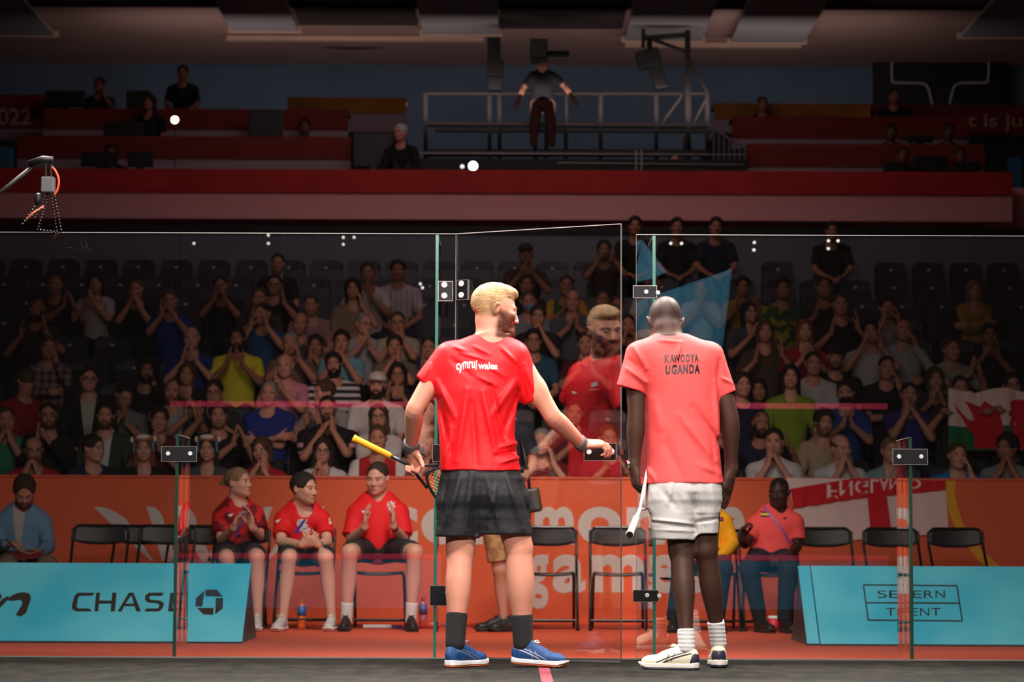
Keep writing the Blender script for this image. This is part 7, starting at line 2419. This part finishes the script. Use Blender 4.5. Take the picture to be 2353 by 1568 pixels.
 (2001, 763, dict(l='dark-haired person in a white tee clapping, left of the pale jacket', c=(0.42, 0.38, 0.38), hair='thick', hc='blk', pose='clapup', yaw=-8, row=4)),
 (2075, 758, dict(l='man in a pale grey jacket with his hand at his mouth', c=(0.34, 0.32, 0.32), hair='buzz', hc='brn', sleeve='long', pose='cheek', tone='m', row=4)),
 (2184, 803, dict(l='person in a cream tee leaning right and clapping', c=(0.32, 0.28, 0.24), hair='short', hc='brn', pose='side', yaw=20, row=4)),
 # row 6
 (604, 722, dict(l='dark-haired man in a blue tee with his hands clapped beside his face', c=(0.02, 0.07, 0.18), hair='short', hc='blk', pose='clapup', yaw=-20, tone='m', row=5)),
 (690, 745, dict(l='bald man in a grey jacket above the amber top', c=(0.12, 0.10, 0.11), hair='ring', hc='drk', beard=.4, sleeve='long', pose='clap', tone='m', row=5)),
 (833, 745, dict(l='grey-haired man with glasses looking right in a lilac shirt', c=(0.34, 0.30, 0.36), gl=1, hair='short', hc='gry', pose='clap', yaw=35, tone='f', row=5)),
 (914, 742, dict(l='man with glasses in a cream tee with his hand to his lips', c=(0.38, 0.35, 0.27), gl=1, hair='short', hc='brn', pose='mouth', tone='m', row=5)),
 (1236, 728, dict(l='person in dark clothes holding a camera up behind the blond head', c=BK, hair='thick', pose='mouth', row=5)),
 (1443, 748, dict(l='dark person in maroon clapping at the door edge', c=(0.09, 0.012, 0.02), hair='short', hc='blk', pose='clapup', tone='t', row=5)),
 (1719, 718, dict(l='dark-haired woman turning her head beside the blue artwork', c=(0.05, 0.05, 0.07), hair='long', hc='blk', sex='w', pose='clap', yaw=25, roll=-10, row=5)),
 (1930, 700, dict(l='man raising both open hands, upper right', c=BK, hair='short', hc='brn', pose='wide', tone='m', row=5)),
 (2038, 708, dict(l='dark-haired person in a pale top clapping high, behind the white tee', c=(0.26, 0.22, 0.23), hair='thick', hc='blk', pose='clapup', row=5)),
 (2273, 770, dict(l='dark-haired person in black in the dim seats at the far right', c=BK, hair='thick', hc='blk', pose='clap', tone='t', row=5)),
 (85, 712, dict(l='dark-bearded man in a dark tee stretching an arm, far left', c=(0.03, 0.02, 0.02), hair='buzz', beard=1., pose='wide', tone='t', row=5)),
 # row 7
 (390, 692, dict(l='man in a royal blue tee clapping, left of the bald older man', c=BLU, hair='short', hc='brn', pose='clapup', row=6)),
 (595, 686, dict(l='brown-haired person behind the blue tee man', c=(0.04, 0.03, 0.03), hair='short', hc='brn', pose='clap', row=6)),
 (714, 702, dict(l='dark-haired man in a dusty pink shirt', c=(0.34, 0.17, 0.20), hair='short', hc='drk', beard=.2, pose='down', tone='m', row=6, w=1.12)),
 (811, 664, dict(l='long-haired woman in a beige top with a hand at her chin', c=(0.24, 0.17, 0.11), hair='long', hc='blk', sex='w', pose='cheek', tone='m', row=6)),
 (1215, 694, dict(l='person with a pale blue face mask in a light shirt', c=(0.22, 0.24, 0.30), hair='short', hc='brn', mask=(0.16, 0.26, 0.42), pose='down', row=6)),
 (1316, 692, dict(l='balding person in grey above the reflected head', c=(0.08, 0.08, 0.10), hair='ring', hc='brn', pose='clap', row=6)),
 (1385, 690, dict(l='person in a mid blue shirt above the reflected head, right', c=(0.05, 0.10, 0.24), hair='short', pose='clap', row=6, tone='t')),
 (1418, 704, dict(l='person with glasses at the free edge of the door', c=(0.03, 0.03, 0.08), gl=1, hair='short', pose='down', tone='t', row=6)),
 (1799, 664, dict(l='dark-haired person with a green and yellow scarf, upper right', c=(0.03, 0.07, 0.03), st='splash', c2=(0.30, 0.22, 0.01), hair='thick', hc='blk', pose='down', tone='t', row=6)),
 (1894, 662, dict(l='person raising one hand beside the yellow scarf', c=(0.03, 0.02, 0.02), hair='short', pose='wide', tone='t', row=6)),
 # row 8
 (126, 655, dict(l='bald dark figure with one arm up, upper left', c=BK, hair='buzz', pose='side', tone='t', row=7)),
 (220, 652, dict(l='long-haired woman in a white tee clapping, upper left', c=(0.48, 0.42, 0.43), hair='long', hc='blk', sex='w', pose='clap', tone='m', row=7)),
 (312, 666, dict(l='person in dark clothes with clasped hands, right of the white tee woman', c=BK, hair='short', hc='brn', pose='mouth', tone='m', row=7)),
 (507, 658, dict(l='man in black clapping high beside a yellow seat sticker', c=BK, hair='short', hc='blk', pose='clapup', tone='t', row=7)),
 (631, 655, dict(l='man with glasses in black clapping, above the dusty pink shirt', c=BK, gl=1, hair='short', hc='blk', pose='wide', tone='m', row=7)),
 (845, 628, dict(l='person in a white shirt with a red lanyard, behind the beige top', c=(0.44, 0.40, 0.44), hair='short', hc='drk', lan=(0.4, 0.02, 0.05), pose='clap', tone='t', row=7)),
 (914, 622, dict(l='dark-haired person in a white shirt with red straps', c=(0.44, 0.40, 0.46), st='vstripes', c2=(0.40, 0.25, 0.28), hair='thick', hc='blk', pose='down', tone='t', w=1.1, row=7)),
 (1210, 655, dict(l='dark person looking down behind the blond head, upper row', c=BK, hair='thick', pose='down', tone='t', row=7)),
 (1301, 657, dict(l='person between green and yellow cloths in the upper rows', c=(0.02, 0.08, 0.03), st='sides', c2=(0.42, 0.22, 0.02), hair='short', hc='drk', pose='clap', tone='t', row=7)),
 (1500, 650, dict(l='person in pale clothes behind the blue artwork, left', c=(0.30, 0.30, 0.30), hair='short', pose='clap', row=7)),
 (1610, 665, dict(l='person in a pale top behind the blue artwork, right', c=(0.40, 0.40, 0.42), hair='short', pose='clap', row=7)),
 (1707, 660, dict(l='person in a yellow-edged top right of the blue artwork', c=(0.25, 0.15, 0.02), hair='thick', hc='blk', pose='wide', tone='t', row=7)),
 (2240, 668, dict(l='long-haired person in an amber jacket with crossed hands, upper right', c=(0.34, 0.18, 0.02), hair='long', hc='lbr', sleeve='long', pose='cross', sex='w', row=7)),
 # row 9 and up
 (638, 606, dict(l='lone red-faced man in the dim top rows, left half', c=BK, hair='short', hc='blk', pose='down', tone='m', row=8)),
 (1208, 585, dict(l='person in a hat in the dim top rows above the blond head', c=(0.05, 0.02, 0.02), hair='none', cap=(0.04, 0.02, 0.02), pose='clap', tone='t', row=8)),
 (1388, 575, dict(l='person with raised hands in the top rows near the door edge', c=(0.05, 0.02, 0.02), hair='thick', pose='clapup', tone='t', row=9)),
 (1459, 520, dict(l='person seen over the glass in the gap of the doorway, top row', c=BK, hair='thick', hc='blk', pose='down', tone='t', row=10)),
 (1556, 523, dict(l='dark-haired head above the glass edge, middle of the three', c=BK, hair='thick', hc='blk', pose='down', tone='t', row=10)),
 (1645, 522, dict(l='dark-haired head above the glass edge, right of the three', c=NV, hair='thick', hc='blk', pose='down', tone='t', row=10)),
 (1912, 532, dict(l='person barely showing above the glass edge at the right', c=BK, hair='thick', hc='blk', pose='down', tone='t', row=10)),
]
BALC = [
 (228, 196, 37.2, dict(l='dark person with raised arm standing out against the blue wall, far left', hair='thick', pose='cheek', tone='t')),
 (420, 168, 37.2, dict(l='tall dark person against the blue wall, left balcony', hair='thick', pose='down', tone='t')),
 (345, 236, 35.2, dict(l='long-haired dark woman at the second left desk', hair='long', sex='w', pose='down', tone='t', yaw=-25)),
 (256, 352, 33.5, dict(l='curly person behind the black monitors on the lowest left desk', hair='curly', pose='down', tone='d')),
 (922, 306, 33.4, dict(l='grey-haired person in a dark suit by the large black screen', hair='thick', hc='wht', sleeve='long', pose='down', tone='m', yaw=-30)),
 (700, 292, 35.3, dict(l='dark head low behind the short red desk', hair='thick', pose='down', tone='d')),
 (1752, 240, 36.7, dict(l='dark head at the mottled board on the right balcony', hair='short', pose='down', tone='t')),
 (2055, 222, 36.6, dict(l='person in black under the hanging dark screen', hair='short', pose='down', tone='t')),
 (2048, 304, 35.1, dict(l='dark head left of the laptop on the upper right desk', hair='thick', pose='down', tone='d')),
 (2180, 304, 35.1, dict(l='dark head right of the laptop on the upper right desk', hair='thick', pose='down', tone='d')),
 (2075, 358, 33.6, dict(l='dark head over the left laptop on the lowest right desk', hair='short', pose='down', tone='d')),
 (2207, 360, 33.6, dict(l='dark head over the right laptop on the lowest right desk', hair='short', pose='down', tone='d')),
 (1550, 372, 33.9, dict(l='red-faced head low behind the equipment bench', hair='short', pose='down', tone='m')),
]
occ = {}
for (x_, y_, o_) in CROWD:
    r_ = spectator(x_, y_, o_)
    occ.setdefault(r_['_row'], []).append(r_['_x'])
for (x_, y_, Y_, o_) in BALC:
    o_.setdefault('c', BK); o_['Yf'] = Y_
    spectator(x_, y_, o_)
SYO = SY - 0.2
figure('camera operator in dark clothes standing on the scaffold platform', 'camera_operator', dict(
    head=(1246, 152, SYO), yaw=10, neck=(1247, 164, SYO + .02), sl=(1272, 176, SYO), sr=(1222, 176, SYO), pel=(1247, 240, SYO), el=(1298, 200, SYO), wl=(1318, 226, SYO - .2), hl=((0.3, -0.6, -0.6), (0, 0, -1)),
    er=(1202, 205, SYO), wr=(1190, 232, SYO - .2), hr=((-0.3, -0.6, -0.6), (0, 0, -1)), kl=(1266, 292, SYO), al=(1268, 340, SYO), kr=(1228, 292, SYO), ar=(1226, 340, SYO), tl=(0.1, -1, 0), tr=(-0.1, -1, 0),
    tone=TONES['t'], hc=(0.02, 0.015, 0.012), hair='short', h=0.011, fz=float(P(1247, 352, SYO).z) + 0.03, shirt=cloth_mat(BK), legs=cloth_mat((0.14, 0.06, 0.05)), trousers=True, s=1.0))
place_seats(occ, lambda n, x: False)
